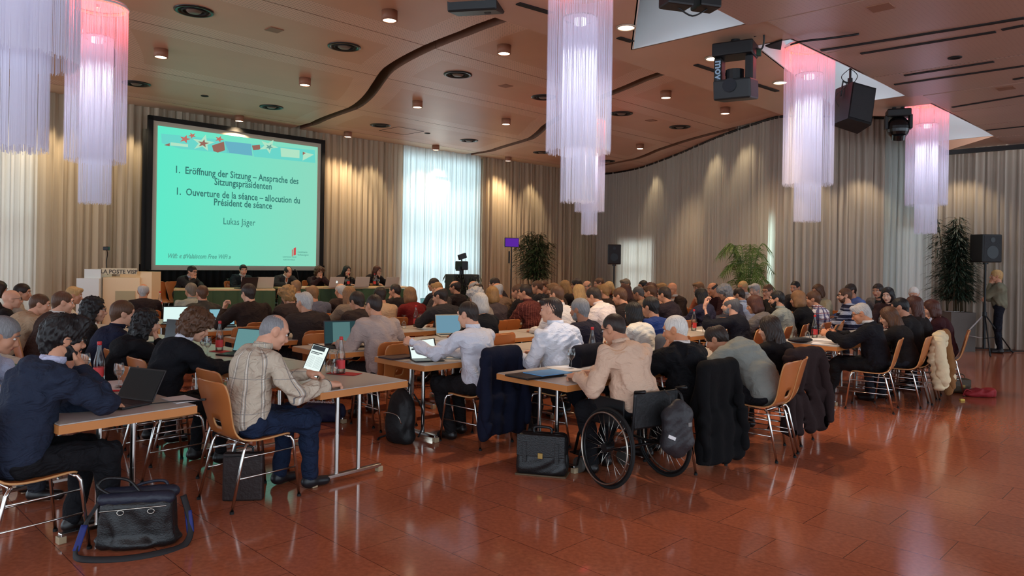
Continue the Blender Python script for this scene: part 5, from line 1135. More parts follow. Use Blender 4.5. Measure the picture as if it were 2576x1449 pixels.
# loudspeakers on stands
def speaker_on_stand(px, Y, ytop, ybot, wpx, yaw, lab, lab2):
    a = at(px, ybot, Y); zt, zb = at(px, ytop, Y).z, a.z; w_ = wpx / F * Y; rz = -math.radians(yaw)
    t = thing('loudspeaker', lab, 'speaker', (a.x, a.y, zb), rz, 'loudspeakers'); h = zt - zb
    bm = nb(); box(bm, (0, 0, h / 2), (w_, w_ * .8, h), bev=.02); obj('cabinet', bm, PB, t)
    bm = nb(); box(bm, (0, -w_ * .405, h / 2), (w_ * .88, .012, h * .92), bev=.004); obj('grille', bm, mat('grille_dark', (30, 31, 34), .6, bump=.5, bscale=200), t)
    bm = nb(); cyl(bm, (0, -w_ * .42, h * .8), w_ * .12, .01, 16, M=RX(PI / 2)); cyl(bm, (0, -w_ * .416, h * .36), w_ * .3, .01, 20, M=RX(PI / 2)); obj('cone', bm, PBR, t)
    s = thing('speaker_stand', lab2, 'stand', (a.x, a.y, 0), rz, 'speaker stands')
    bm = nb(); cyl(bm, (0, 0, (zb - .02) / 2 + .1), .019, zb - .22, 12); cyl(bm, (0, 0, .55), .026, .9, 12); obj('pole', bm, PBR, s)
    bm = nb(); cyl(bm, (0, 0, .78), .04, .09, 12); cyl(bm, (0, 0, zb - .02), .05, .03, 12); obj('collar', bm, PB, s)
    for k in range(3):
        r = RZ(2 * PI * k / 3 + .5); bm = nb(); tube(bm, [r @ Vector((0, .03, .75)), r @ Vector((0, .62, .02))], .013, 8); tube(bm, [r @ Vector((0, .02, .3)), r @ Vector((0, .36, .33))], .008, 6); tube(bm, [r @ Vector((0, .56, .085)), r @ Vector((0, .635, .012))], .018, 8, mi=1); obj('leg', bm, [PBR if k else mat('stand_leg_pale', (200, 200, 200), .4), PB], s)
speaker_on_stand(2479, 14.7, 590, 660, 54, -8, 'black loudspeaker high on a tripod right of the tall plant', 'tripod stand of the loudspeaker beside the standing woman')
speaker_on_stand(1545, 19.0, 615, 665, 33, 8, 'smaller black loudspeaker before the curtain near the room corner', 'tripod stand behind the crowd under the smaller loudspeaker')
# hanging equipment
def hang(px, py, Y=None, z=ZR): return on(px, py, z)
MHL = mat('mover_label', (150, 175, 196), .5)
h = on(1850, 98, ZR); k = h.y / F
t = thing('moving_head_light', 'black moving head stage light hanging near the first skylight', 'stage light', (h.x, h.y, 0), math.radians(-30), 'moving head lights')
def zz(py, hh=h, px=1850): return at(px, py, hh.y).z
bm = nb(); cyl(bm, (0, 0, ZR - .04), .05, .06, 12); cyl(bm, (0, 0, ZR - .1), .02, .1, 8); box(bm, (0, 0, zz(108)), (.2, .06, .03)); obj('clamp', bm, PBR, t)
bm = nb(); box(bm, (0, 0, (zz(112) + zz(145)) / 2), (.44, .32, zz(112) - zz(145)), bev=.015); obj('base', bm, PB, t)
for s_ in (-1, 1):
    bm = nb(); box(bm, (s_ * .17, 0, (zz(145) + zz(225)) / 2), (.085, .2, zz(145) - zz(225)), bev=.02); a = obj('yoke_arm', bm, PB, t)
    if s_ == -1: text_mesh('mover', .12, MHL, a, (-.19, -.103, (zz(145) + zz(225)) / 2 + .14), (PI / 2, PI / 2, 0), 'LEFT', bold=.003)
bm = nb(); box(bm, (.02, -.02, zz(228)), (.4, .42, .22), M=RX(.15), bev=.02); cyl(bm, (0, .0, zz(195)), .1, .16, 16); hd = obj('head', bm, PB, t)
bm = nb(); cyl(bm, (0, -.235, zz(226)), .075, .02, 20, M=RX(PI / 2)); obj('lens', bm, mat('lens_glass', (30, 36, 44), .1), hd)
bm = nb(); tube(bm, spline([(.15, 0, zz(120)), (.28, .02, zz(130)), (.3, 0, zz(95)), (.2, 0, ZR)], 6), .01, 6); obj('cable', bm, PB, t)
bm = nb(); box(bm, (.26, -.02, zz(142)), (.05, .05, .07), bev=.008); obj('plug', bm, mat('plug_dark', (30, 60, 40), .5), t)
h = on(2260, 270, ZR)
t = thing('moving_head_light', 'rounded black moving head light beside the rightmost string light', 'stage light', (h.x, h.y, 0), math.radians(-20), 'moving head lights')
z_ = lambda py: at(2258, py, h.y).z
bm = nb(); cyl(bm, (-.06, 0, ZR - .03), .03, .1, 8); cyl(bm, (.06, 0, ZR - .03), .03, .1, 8); obj('clamp', bm, PBR, t)
bm = nb(); box(bm, (0, 0, z_(286)), (.34, .28, .12), bev=.02); obj('base', bm, PB, t)
for s_ in (-1, 1): bm = nb(); box(bm, (s_ * .17, 0, z_(308)), (.05, .16, z_(290) - z_(326)), bev=.015); obj('yoke_arm', bm, PB, t)
bm = nb(); ball(bm, (0, 0, z_(322)), .165, (1, .95, 1.15), 20); cyl(bm, (0, -.05, z_(346)), .1, .08, 20, M=RX(.4)); obj('head', bm, mat('shell_black', (14, 14, 17), .2), t)
h = on(2139, 172, ZR); z_ = lambda py: at(2139, py, h.y).z
t = thing('hanging_loudspeaker', 'black wedge loudspeaker hanging between two string lights at right', 'speaker', (h.x, h.y, 0), math.radians(8))
bm = nb(); cyl(bm, (0, 0, (ZR + z_(218)) / 2), .014, ZR - z_(218), 8); cyl(bm, (0, 0, z_(205)), .03, .08, 10); obj('rod', bm, PBR, t)
T_ = Matrix.Translation((.03, 0, z_(268))) @ RY(math.radians(15)) @ RX(math.radians(-12)) @ Matrix.Diagonal((.86, .7, .92, 1))
bm = nb(); prism(bm, [(-.2, .2), (-.13, -.18), (.23, -.22), (.25, .2)], -.28, .28); bmesh.ops.transform(bm, matrix=T_, verts=bm.verts); obj('cabinet', bm, PB, t)
bm = nb(); box(bm, (.05, -.208, 0), (.33, .012, .5), M=RZ(-.1)); bmesh.ops.transform(bm, matrix=T_, verts=bm.verts); obj('grille', bm, mat('grille_dark', (30, 31, 34), .6), t)
bm = nb(); tube(bm, [T_ @ Vector(q) for q in ((-.2, .0, .1), (-.2, 0, .33), (.12, 0, .33), (.12, 0, .27))], .013, 6); obj('bracket', bm, PBR, t)
bm = nb(); tube(bm, spline([(0, 0, ZR), (-.12, 0, z_(195)), (-.05, 0, z_(215)), (-.2, 0, z_(245)), (-.15, 0, z_(270))], 6), .005, 5); tube(bm, spline([(0, 0, ZR), (.1, 0, z_(190)), (.02, 0, z_(215))], 6), .005, 5); obj('cable', bm, PB, t)
h = on(1200, 42, ZR); z_ = lambda py: at(1197, py, h.y).z
t = thing('hanging_loudspeaker', 'black loudspeaker hanging at the top edge of the picture', 'speaker', (h.x, h.y - .3, 0), math.radians(-12))
bm = nb(); box(bm, (-.0, 0, z_(12)), (.5, .36, .36), M=RX(.2), bev=.02); obj('cabinet', bm, PB, t)
bm = nb(); cyl(bm, (-.1, 0, z_(12) + .3), .012, .5, 8); obj('rod', bm, PBR, t)
bm = nb(); cyl(bm, (.12, .02, z_(52)), .035, .05, 10); obj('bracket_knob', bm, PBR, t)
h = on(1700, 20, ZR)
t = thing('stage_light', 'dark stage light only just showing at the top edge above the first skylight', 'stage light', (h.x, h.y - .5, 0), .3)
bm = nb(); box(bm, (-.12, 0, ZR - .12), (.26, .2, .13), bev=.02); box(bm, (.2, .02, ZR - .1), (.22, .2, .12), bev=.02); obj('body', bm, PB, t); bm = nb(); tube(bm, spline([(-.1, 0, ZR - .18), (.05, 0, ZR - .24), (.2, 0, ZR - .16)], 5), .008, 6); obj('cable', bm, PB, t)
# chain between skylights, small dark opening
bm = nb(); a, b = on(2062, 125, ZR - .06), on(1990, 108, ZR - .05); c = on(2170, 108, ZR - .06)
tube(bm, spline([on(1990, 112, ZR - .05), on(2020, 104, ZR - .08), on(2090, 96, ZR - .08), on(2160, 86, ZR - .04)], 8), .012, 6)
tag(obj('chain', bm, PBR), 'dark chain lying along the ceiling edge above the second skylight', 'chain')
bm = nb(); q = [on(*v, ZR - .012) for v in ((1925, 115), (1968, 100), (1964, 124), (1938, 120))]; prism(bm, [(v.x, v.y) for v in q], ZR - .02, ZR - .005); struct(obj('trim_18', bm, BLK))
# purple light panel on a stand
h = at(1287, 622, 18.2); t = thing('light_panel', 'small purple video monitor on a thin stand before the bamboo', 'monitor', (h.x, h.y, 0), .35)
w_ = 38 / F * 18.2; zz0, zz1 = at(1287, 622, 18.2).z, at(1287, 598, 18.2).z
bm = nb(); box(bm, (0, 0, (zz0 + zz1) / 2), (w_, .04, zz1 - zz0), bev=.006); obj('housing', bm, PB, t); bm = nb(); box(bm, (0, -.022, (zz0 + zz1) / 2), (w_ * .93, .004, (zz1 - zz0) * .86)); obj('display', bm, emat('purple_display', (92, 40, 160), .8), t)
bm = nb(); cyl(bm, (0, 0, zz0 / 2), .014, zz0, 8); cyl(bm, (-.06, 0, zz0 - .25), .02, .3, 8); 
for k in range(3): r = RZ(2 * PI * k / 3); tube(bm, [r @ Vector((0, .0, .7)), r @ Vector((0, .45, .02))], .012, 6)
obj('stand', bm, PBR, t)
# planter box, camera on tripod
h = at(1163, 690, 17.2); zt_ = h.z; w_ = 80 / F * 17.2
t = thing('planter', 'dark planter trough with trailing greenery before the bright window', 'planter', (h.x, h.y, 0), math.radians(35)); bm = nb(); box(bm, (0, 0, zt_ / 2), (w_ * .95, .4, zt_), bev=.02); obj('trough', bm, mat('trough_dark', (44, 48, 46), .6), t)
def leaves(n, gen, m, parent, name='foliage', seed=1, L=.16, W=.012, droop=.5):
    rg = np.random.default_rng(seed); V = []; Fc = []
    for i in range(n):
        p, d = gen(rg); d = unit(d); l = L * rg.uniform(.6, 1.3); s = unit(np.cross(d, [0, 0, 1]) + rg.normal(size=3) * .15); b = len(V); q = np.array(p, float); dd = d.copy()
        for j, wv in enumerate((.25, 1, .8, .05)):
            V += [tuple(q - s * W * wv), tuple(q + s * W * wv)]; dd = unit(dd + np.array([0, 0, -droop * .4])); q = q + dd * l / 3
        for j in range(3): a = b + 2 * j; Fc.append((a, a + 1, a + 3, a + 2))
    o = obj_np(name, V, Fc, m, parent, False); return o
LEAF = mat('leaf_dark_green', (44, 62, 34), .5, noise=.35, nscale=3); LEAF2 = mat('leaf_palm_green', (78, 104, 44), .5, noise=.3, nscale=4); LEAF3 = mat('leaf_deep_green', (30, 46, 32), .5, noise=.3, nscale=3)
leaves(420, lambda r: ((r.uniform(-w_ / 2, w_ / 2), r.choice([-1, 1]) * .2 + r.normal() * .03, zt_ - r.uniform(0, .5)), (r.normal() * .4, -.5 + r.normal() * .4, -.5)), LEAF3, t, L=.12, W=.012, seed=5)
h2 = at(1161, 690, 16.9); t = thing('video_camera', 'video camera on a tripod in front of the bright window', 'camera', (h2.x, h2.y, 0), .6); z_ = lambda py: at(1161, py, 16.9).z
bm = nb(); box(bm, (0, 0, z_(668)), (.16, .34, .2), bev=.02); box(bm, (-.1, -.05, z_(676)), (.1, .12, .1)); obj('camera_body', bm, PB, t); bm = nb(); box(bm, (.0, -.02, z_(645)), (.2, .07, .12), M=RY(-.3), bev=.01); cyl(bm, (0, 0, z_(655)), .015, .12, 8); obj('viewfinder', bm, PB, t)
bm = nb(); cyl(bm, (0, 0, z_(685)), .05, .12, 10); 
for k in range(3): r = RZ(2 * PI * k / 3 + .4); tube(bm, [r @ Vector((0, .03, z_(688))), r @ Vector((0, .45, .01))], .016, 6)
obj('tripod', bm, PBR, t)
# plants
def bush(px, Y, ytop, ybot, wpx, lab, m, seed, potm, n=2600, pot=(.5, .55), yp=None):
    b = at(px, ybot, Y); zt, z0 = at(px, ytop, Y).z, b.z; R = wpx / F * Y / 2
    t = thing('potted_plant', lab, 'plant', (b.x, b.y, 0), 0); hp = z0 + .05 if yp is None else at(px, yp, Y).z
    bm = nb(); prism(bm, [(-pot[0], -pot[0]), (pot[0], -pot[0]), (pot[0], pot[0]), (-pot[0], pot[0])], 0, hp) if pot[1] else None
    o = obj('pot', bm, potm, t); 
    rg = np.random.default_rng(seed); st = [(rg.normal() * .09, rg.normal() * .09, rg.uniform(.75, 1), rg.uniform(-.6, .6) * R, rg.uniform(-.6, .6) * R) for _ in range(12)]
    bm = nb(); 
    for x, y, f, dx, dy in st: tube(bm, [(x, y, hp - .02), (x + dx * .3, y + dy * .3, hp + (zt - hp) * .5 * f), (x + dx, y + dy, hp + (zt - hp) * .95 * f)], .011, 5)
    obj('stems', bm, mat('stem_brown', (74, 62, 40), .7), t)
    def gen(r):
        x, y, f, dx, dy = st[r.integers(12)]; u = r.uniform(.15, 1); z = hp + (zt - hp) * .95 * f * u; sp = R * .62 * math.sin(PI * min(1, .25 + .75 * u) ** .9) * r.uniform(.2, 1); a = r.uniform(0, 2 * PI)
        return (x + dx * u + sp * math.cos(a), y + dy * u + sp * math.sin(a), z), (math.cos(a), math.sin(a), .5)
    leaves(n, gen, m, t, seed=seed, L=.24, W=.013, droop=1.0)
bush(1346, 19.5, 574, 722, 96, 'tall dark bamboo-like plant before the back curtain', LEAF, 21, mat('pot_dark', (50, 50, 48), .7), n=2800)
bush(2405, 15.2, 528, 790, 96, 'tall dark green plant in a grey planter at right', LEAF3, 22, mat('pot_grey', (96, 90, 84), .7, noise=.2, nscale=6), n=3000, pot=(.25, 1))
b = at(1880, 700, 15.3); zt_ = at(1880, 612, 15.3).z; t = thing('palm', 'light green palm with arching fronds before the pale curtain', 'plant', (b.x, b.y, 0))
bm = nb(); cyl(bm, (0, 0, .25), .22, .5, 20, r2=.26); obj('pot', bm, mat('pot_dark', (50, 50, 48), .7), t)
rg = np.random.default_rng(4); V = []; Fc = []; bm = nb()
for i in range(34):
    a = rg.uniform(0, 2 * PI); rr = rg.uniform(.25, .62); top = .6 + (zt_ - .6) * rg.uniform(.45, 1.0); ca, sa = math.cos(a), math.sin(a)
    P = spline([(0, 0, .5), (ca * rr * .25, sa * rr * .25, top * .7), (ca * rr * .6, sa * rr * .6, top), (ca * rr * 1.1, sa * rr * 1.1, top - rr * .42)], 8)
    tube(bm, P, .008, 5)
    for j in range(9, len(P) - 1):
        d = (P[j + 1] - P[j]).normalized(); s = d.cross(Vector((0, 0, 1))).normalized()
        for sg in (-1, 1):
            l = .2 * math.sin(PI * (j - 7) / (len(P) - 6)) + .05; q = P[j]; e = q + s * sg * l * .8 + d * l * .5 - Vector((0, 0, l * .5)); m_ = (q + e) / 2 + Vector((0, 0, .03)); bb_ = len(V)
            for pt, wv in ((q, .004), (m_, .008), (e, .001)): V += [tuple(pt - d * wv), tuple(pt + d * wv)]
            Fc += [(bb_, bb_ + 1, bb_ + 3, bb_ + 2), (bb_ + 2, bb_ + 3, bb_ + 5, bb_ + 4)]
obj('stalks', bm, LEAF2, t); obj_np('fronds', V, Fc, LEAF2, t, False)
# small things by the tall plant
q = at(2415, 789, 15.0); bm = nb(); box(bm, (0, 0, .004), (.3, .2, .008), RZ(.4)); o = obj('paper_sheet', bm, mat('paper', (222, 222, 222), .8)); o.location = (q.x, q.y + .2, at(2405, 790, 15.2).z + .052); tag(o, 'white paper on the grey planter of the tall plant', 'paper')
bm = nb(); g = on(2430, 882, .01)
tube(bm, spline([g + Vector((-.55, .15, .01)), g + Vector((-.2, .35, .01)), g + Vector((.1, .1, .01)), g + Vector((.5, .4, .01)), g + Vector((1.0, .15, .01)), g + Vector((.7, -.1, .01)), g + Vector((1.3, .0, .01))], 10), .012, 6); tag(obj('cable', bm, PB), 'black cables on the floor by the tall plant and speaker stand', 'cable')
# ================================================================== THINGS ON TABLES
def glassmat():
    m = bpy.data.materials.new('clear_glass'); m.use_nodes = True; n, l = nodes(m); n.clear(); t = n.new('ShaderNodeBsdfTransparent'); t.inputs[0].default_value = (.95, .97, .965, 1); g = n.new('ShaderNodeBsdfGlossy'); g.inputs['Roughness'].default_value = .04
    f = n.new('ShaderNodeFresnel'); f.inputs[0].default_value = 1.5; mr = n.new('ShaderNodeMath'); mr.operation = 'MULTIPLY_ADD'; mr.inputs[1].default_value = .7; mr.inputs[2].default_value = .03; l.new(f.outputs[0], mr.inputs[0]); x = n.new('ShaderNodeMixShader'); l.new(mr.outputs[0], x.inputs[0]); l.new(t.outputs[0], x.inputs[1]); l.new(g.outputs[0], x.inputs[2]); o = n.new('ShaderNodeOutputMaterial'); l.new(x.outputs[0], o.inputs[0]); return m
GL = glassmat(); WAT = GL; REDP = mat('red_cap', (196, 36, 40), .4); LABR = mat('label_red', (206, 60, 62), .5); LABW = mat('label_white', (225, 225, 222), .5)
GRB = mat('green_glass', (40, 84, 50), .05, trans=.7, ior=1.3)
def make_bottle(green=False):
    t = thing('water_bottle', 'x', 'bottle'); bm = nb()
    lathe(bm, [(.0, .003), (.034, .002), (.038, .01), (.038, .135), (.036, .16), (.026, .2), (.016, .245), (.0135, .285), (.0135, .292)], 24); obj('glass_body', bm, GRB if green else GL, t, True)
    bm = nb(); lathe(bm, [(.0145, .278), (.0155, .28), (.0155, .302), (.013, .305), (0, .305)], 16); obj('cap', bm, LABW if green else REDP, t, True)
    bm = nb(); n = 14; V = []; Fc = []
    for j in range(n + 1):
        a = -1.2 + 2.4 * j / n
        V += [(.0388 * math.cos(a), .0388 * math.sin(a), .045), (.0388 * math.cos(a), .0388 * math.sin(a), .115)]
        if j: Fc.append((2 * j - 2, 2 * j, 2 * j + 1, 2 * j - 1))
    bm.free(); obj_np('label_front', V, Fc, LABW if green else LABR, t); obj_np('label_back', [(-v[0], -v[1], v[2]) for v in V], Fc, LABW if green else LABR, t)
    bm = nb(); lathe(bm, [(0, .008), (.034, .008), (.034, .09), (0, .09)], 20); obj('water', bm, WAT, t, True); return t
def make_wineglass(water=True):
    t = thing('water_glass', 'x', 'glass'); bm = nb()
    lathe(bm, [(0, .001), (.033, .0), (.033, .003), (.006, .007), (.004, .02), (.004, .075), (.014, .088), (.029, .105), (.035, .13), (.033, .16), (.029, .182)], 22); obj('goblet', bm, GL, t, True)
    if water: bm = nb(); lathe(bm, [(0, .088), (.014, .092), (.027, .107), (.0325, .128), (0, .128)], 18); obj('water', bm, WAT, t, True)
    return t
BT0, BG0, GW0, GE0 = make_bottle(), make_bottle(True), make_wineglass(), make_wineglass(False); _u = set()
def put(proto, px, py, lab, group, z=.742, rz=0, flip=False, s=1):
    t = proto if id(proto) not in _u else copy_tree(proto); _u.add(id(proto)); q = on(px, py, z); t.location = q; t.rotation_euler = (PI if flip else 0, 0, rz); t.scale = (s, s, s)
    if flip: t.location.z += .184 * s
    tag(t, lab, {'water_bottle': 'bottle', 'water_glass': 'glass'}[t.name.split('.')[0]], group); return t
BG_ = 'water bottles on the tables'; GG_ = 'stemmed water glasses'
for x, y, lab, rz in [(249, 962, 'red-capped water bottle on the left front table beside the navy suit man', -1.4), (552, 884, 'red-capped water bottle beside the curly-haired woman', -1.4), (857, 940, 'red-capped water bottle at the free end of the tablet reader table', -1.5), (1489, 900, 'red-capped water bottle between silver-haired man and wheelchair man', -1), (1745, 832, 'water bottle behind the white-haired man in black suit', -1), (1046, 822, 'slim water bottle before the woman in red sweater', -1.4), (2049, 850, 'water bottle with red label on the right-hand table', -1.2), (889, 826, 'water bottle behind the large open laptop', -1.4), (402, 776, 'water bottle near the balding man by the lectern', -1), (1792, 790, 'water bottle behind the bald man in black sweater', -1)]: put(BT0, x, y, lab, BG_, rz=rz)
put(BG0, 1354, 803, 'green glass bottle with pale label on the light wood table', BG_, rz=-1.2)
for x, y, lab, pr, fl in [(215, 948, 'half full water glass nearest the navy suit man', GW0, 0), (299, 978, 'water glass between bottle and laptop on the left front table', GW0, 0), (336, 988, 'water glass right beside the open black laptop', GW0, 0), (522, 897, 'water glass in front of the curly-haired woman, right of a pair', GW0, 0), (511, 893, 'water glass in front of the curly-haired woman, left of a pair', GW0, 0), (829, 935, 'upturned glass left of the bottle on the tablet table', GE0, 1), (843, 941, 'upturned glass touching the bottle on the tablet table', GE0, 1), (1437, 928, 'tall empty glass beside the blue folder', GE0, 0), (1016, 826, 'upturned glass beyond the pale suit man', GE0, 1), (1060, 822, 'glass of water before the red sweater woman', GW0, 0), (2031, 852, 'upturned glass left of the bottle on the right-hand table', GE0, 1), (2067, 848, 'water glass right of the bottle on the right-hand table', GW0, 0), (414, 790, 'upturned glass next to the black wavy hair', GE0, 1), (1773, 838, 'glass behind the bald man in black sweater', GE0, 1)]:
    put(pr, x, y, lab, GG_, flip=bool(fl))
# presiding table glasses and bottles
for x, y, lab, pr, fl in [(491, 722, 'upturned glass before the leftmost speaker', GE0, 1), (573, 722, 'upturned glass left of the second speaker', GE0, 1), (869, 719, 'glass left of the bottle before the woman speaker', GW0, 0), (885, 719, 'glass right of the bottle before the woman speaker', GE0, 1), (952, 719, 'glass before the rightmost speaker', GW0, 0), (938, 719, 'glass beside the small snack bowl of the presiding table', GE0, 1)]:
    put(pr, x, y, lab, GG_, z=ZT + .002, flip=bool(fl))
for x, lab in ((876, 'water bottle before the black-haired woman speaker'), (942, 'water bottle before the rightmost speaker')): put(BT0, x, 719, lab, BG_, z=ZT + .002, rz=-1.2)
SILV = mat('laptop_silver', (186, 182, 168), .45, metal=.1); DKL = mat('laptop_dark', (34, 32, 34), .4); GRY = mat('laptop_grey', (92, 90, 92), .4, metal=.5); KEY = mat('keys_dark', (22, 22, 24), .6)
def laptop(px, py, yaw, lab, w=.33, d=.23, lid=105, body=None, scr=None, z=.742, logo=False, page=False, lh=None):
    q = on(px, py, z); body = body or DKL; t = thing('laptop', lab, 'laptop', q, -math.radians(yaw), 'laptops')
    bm = nb(); box(bm, (0, 0, .008), (w, d, .014), bev=.004); obj('base', bm, body, t)
    bm = nb(); box(bm, (0, .03, .0155), (w * .86, d * .48, .002)); box(bm, (0, -d * .32, .0155), (w * .3, d * .26, .0015)); obj('keyboard', bm, KEY, t)
    lh = lh or d; R = Matrix.Translation((0, d / 2, .014)) @ RX(math.radians(90 - (lid - 0)) ) ; R = Matrix.Translation((0, d / 2, .014)) @ RX(-math.radians(lid - 90))
    bm = nb(); box(bm, (0, .004, lh / 2), (w, .008, lh), bev=.003); bmesh.ops.transform(bm, matrix=R, verts=bm.verts); ld = obj('lid', bm, body, t)
    bm = nb(); box(bm, (0, -.0012, lh / 2), (w * .95, .001, lh * .9)); bmesh.ops.transform(bm, matrix=R, verts=bm.verts); sc_ = obj('display', bm, scr or mat('display_off', (24, 34, 36), .15), ld)
    if page:
        bm = nb(); box(bm, (0, -.0022, lh / 2), (w * .5, .0008, lh * .84)); bmesh.ops.transform(bm, matrix=R, verts=bm.verts); obj('page', bm, page, ld)
    if logo:
        bm = nb(); ball(bm, (0, .0085, lh * .5), .026, (.95, .06, 1), 16); ball(bm, (.006, .0085, lh * .5 + .032), .008, (.7, .2, 1.2), 8); bmesh.ops.transform(bm, matrix=R, verts=bm.verts); obj('lid_emblem', bm, emat('lid_emblem', (225, 235, 230), .9), ld)
    return t
TEAL = emat('display_teal', (104, 150, 152), .75); BRI = emat('display_bright', (214, 240, 236), .9); BLU = emat('display_blue', (128, 178, 190), .85); DKT = emat('display_darkteal', (42, 66, 70), .8); PAGE = emat('page_teal', (84, 120, 120), .8); PAGEW = emat('page_white', (226, 240, 236), .95)
laptop(300, 1018, 24, 'open black laptop with dark display on the left front table', w=.33, d=.215, lid=118)
laptop(600, 893, 18, 'laptop with teal display left of the man in striped beige shirt', scr=TEAL, w=.34, d=.24, lid=110)
laptop(440, 815, -20, 'bright white laptop display behind the curly-haired woman', scr=BRI, z=.742)
laptop(560, 822, -25, 'laptop with light blue display left of the dark brown jacket man', scr=BLU)
laptop(868, 872, -28, 'large laptop with dark teal page before the pale suit man', scr=DKT, w=.38, d=.26, lid=100, page=PAGE)
laptop(1135, 845, -20, 'laptop with silver rim and blue picture left of the white-shirt man', body=SILV, scr=emat('display_photo', (110, 150, 170), .8), lh=.25)
laptop(905, 800, -30, 'small dark laptop beyond the grey-haired man in brown suit', scr=DKT, w=.3, d=.2)
laptop(1083, 778, -30, 'laptop with blue display before the charcoal jacket man', scr=TEAL, w=.3, d=.2)
laptop(420, 862, 20, 'half open dark laptop before the woman with black wavy hair', w=.32, d=.23, lid=100)
for x, y, yw, lab, kw in [(617, 726, 128, 'black laptop before the second speaker', dict(body=DKL)), (660, 725, 140, 'silver laptop between second and third speaker', dict(body=SILV)), (838, 723, 135, 'silver laptop with glowing emblem on the presiding table', dict(body=SILV, logo=True)), (903, 722, 138, 'silver laptop beside the black-haired woman speaker', dict(body=SILV)), (977, 722, 135, 'silver laptop at the right end of the presiding table', dict(body=SILV))]: laptop(x, y, yw, lab, z=ZT + .002, w=.38, d=.24, **kw)
# tablets
def tablet(px, py, yaw, lab, w=.17, h=.24, tilt=20, scr=PAGEW, z=.742, lift=0, roll=0, text=False, kb=False):
    q = on(px, py, z); t = thing('tablet', lab, 'tablet', (q.x, q.y, q.z + lift), -math.radians(yaw), 'tablets'); R = RY(math.radians(roll)) @ RX(-math.radians(tilt))
    bm = nb(); box(bm, (0, 0, h / 2), (w, .007, h), bev=.003); bmesh.ops.transform(bm, matrix=R, verts=bm.verts); b_ = obj('body', bm, PB, t)
    bm = nb(); box(bm, (0, -.0042, h / 2), (w * .9, .001, h * .92)); bmesh.ops.transform(bm, matrix=R, verts=bm.verts); obj('display', bm, scr, b_)
    if text:
        TK = emat('page_ink', (60, 66, 70), .8)
        for k, (x0, x1, z0, z1) in enumerate([(-.42, .3, .82, .95), (-.4, .25, .74, .765), (-.4, .1, .7, .72), (-.4, -.05, .3, .66), (0, .4, .3, .66)]):
            bm = nb()
            if k < 3: box(bm, ((x0 + x1) / 2 * w, -.0052, (z0 + z1) / 2 * h), ((x1 - x0) * w, .0006, (z1 - z0) * h))
            else:
                for j in range(12): zz_ = z0 + (z1 - z0) * j / 12; box(bm, ((x0 + x1) / 2 * w, -.0052, zz_ * h), ((x1 - x0) * w, .0006, .008 * h))
            bmesh.ops.transform(bm, matrix=R, verts=bm.verts); obj('print', bm, TK if k < 3 else emat('page_soft', (160, 176, 176), .85), b_)
    if kb: bm = nb(); box(bm, (0, -.1, .004), (w * 1.05, .2, .008), bev=.003); box(bm, (0, .06, .05), (w * .9, .01, .11), M=RX(.6)); obj('cover', bm, DKL, t)
    return t
tablet(776, 950, 34, 'tablet showing a newspaper page in the hand of the striped shirt man', w=.2, h=.27, tilt=24, text=True, lift=.004, roll=6)
tablet(1068, 903, -22, 'propped tablet with bright page touched by the white-shirt man', w=.27, h=.19, tilt=22, kb=True, lift=.002, roll=-6)
# papers, folders and small things
PAP = mat('paper', (222, 222, 222), .8)
def flat(name, px, py, w, d, yaw, m, lab, cat, z=.742, h=.004, bevel=0, group=None):
    q = on(px, py, z); bm = nb(); box(bm, (0, 0, h / 2), (w, d, h), bev=bevel); o = obj(name, bm, m); o.location = q; o.rotation_euler = (0, 0, -math.radians(yaw)); return tag(o, lab, cat, group)
PG = 'papers on the tables'
flat('paper_sheet', 262, 978, .30, .21, 35, PAP, 'white sheet under the hand of the navy suit man', 'paper', group=PG)
flat('paper_sheet', 250, 966, .21, .30, 60, PAP, 'second white sheet behind the first on the left front table', 'paper', group=PG)
flat('paper_sheet', 455, 1005, .24, .16, 42, PAP, 'white brochure with cable at the free corner of the left front table', 'paper', group=PG)
flat('napkin', 322, 974, .13, .13, 30, mat('napkin_red', (178, 40, 44), .8), 'red paper mat between the glasses on the left front table', 'napkin', group='red paper mats')
flat('napkin', 556, 884, .2, .13, 30, mat('napkin_red', (178, 40, 44), .8), 'red paper mat under the bottle beside the curly-haired woman', 'napkin', group='red paper mats')
flat('napkin', 866, 940, .26, .13, 20, mat('napkin_red', (178, 40, 44), .8), 'red paper mat under the bottle on the tablet table', 'napkin', group='red paper mats')
flat('folder', 520, 908, .3, .22, 40, mat('folder_green', (120, 176, 140), .6), 'green folder before the curly-haired woman', 'folder', group='folders')
flat('folder', 12, 921, .3, .22, 30, mat('folder_green2', (30, 120, 76), .6), 'green folder at the left picture edge', 'folder', group='folders')
flat('folder', 1378, 938, .34, .24, -40, mat('folder_blue', (96, 160, 214), .5), 'bright blue folder on the front centre table', 'folder', h=.006, z=.762, group='folders')
flat('document_case', 1345, 946, .42, .28, -42, mat('case_black', (20, 18, 18), .5, bump=.4), 'open black document case under the blue folder', 'case', h=.018, bevel=.006)
flat('paper_sheet', 1420, 928, .22, .3, -30, PAP, 'white sheet below the tall empty glass', 'paper', group=PG)
flat('paper_sheet', 806, 868, .4, .21, 60, PAP, 'white sheets at the left end of the large laptop table', 'paper', group=PG)
flat('paper_sheet', 1268, 884, .24, .32, -40, PAP, 'stack of white paper beside the heavy man in white shirt', 'paper', h=.02, group=PG)
flat('paper_sheet', 1255, 893, .22, .3, -30, PAP, 'loose white sheet left of the heavy man in white shirt', 'paper', group=PG)
flat('binder', 1003, 900, .32, .22, -46, mat('binder_dark', (58, 40, 42), .5), 'closed dark folder left of the propped tablet', 'folder', h=.016, group='folders')
flat('paper_sheet', 2080, 866, .34, .24, 30, PAP, 'crumpled white paper before the grey-haired man at right', 'paper', group=PG)
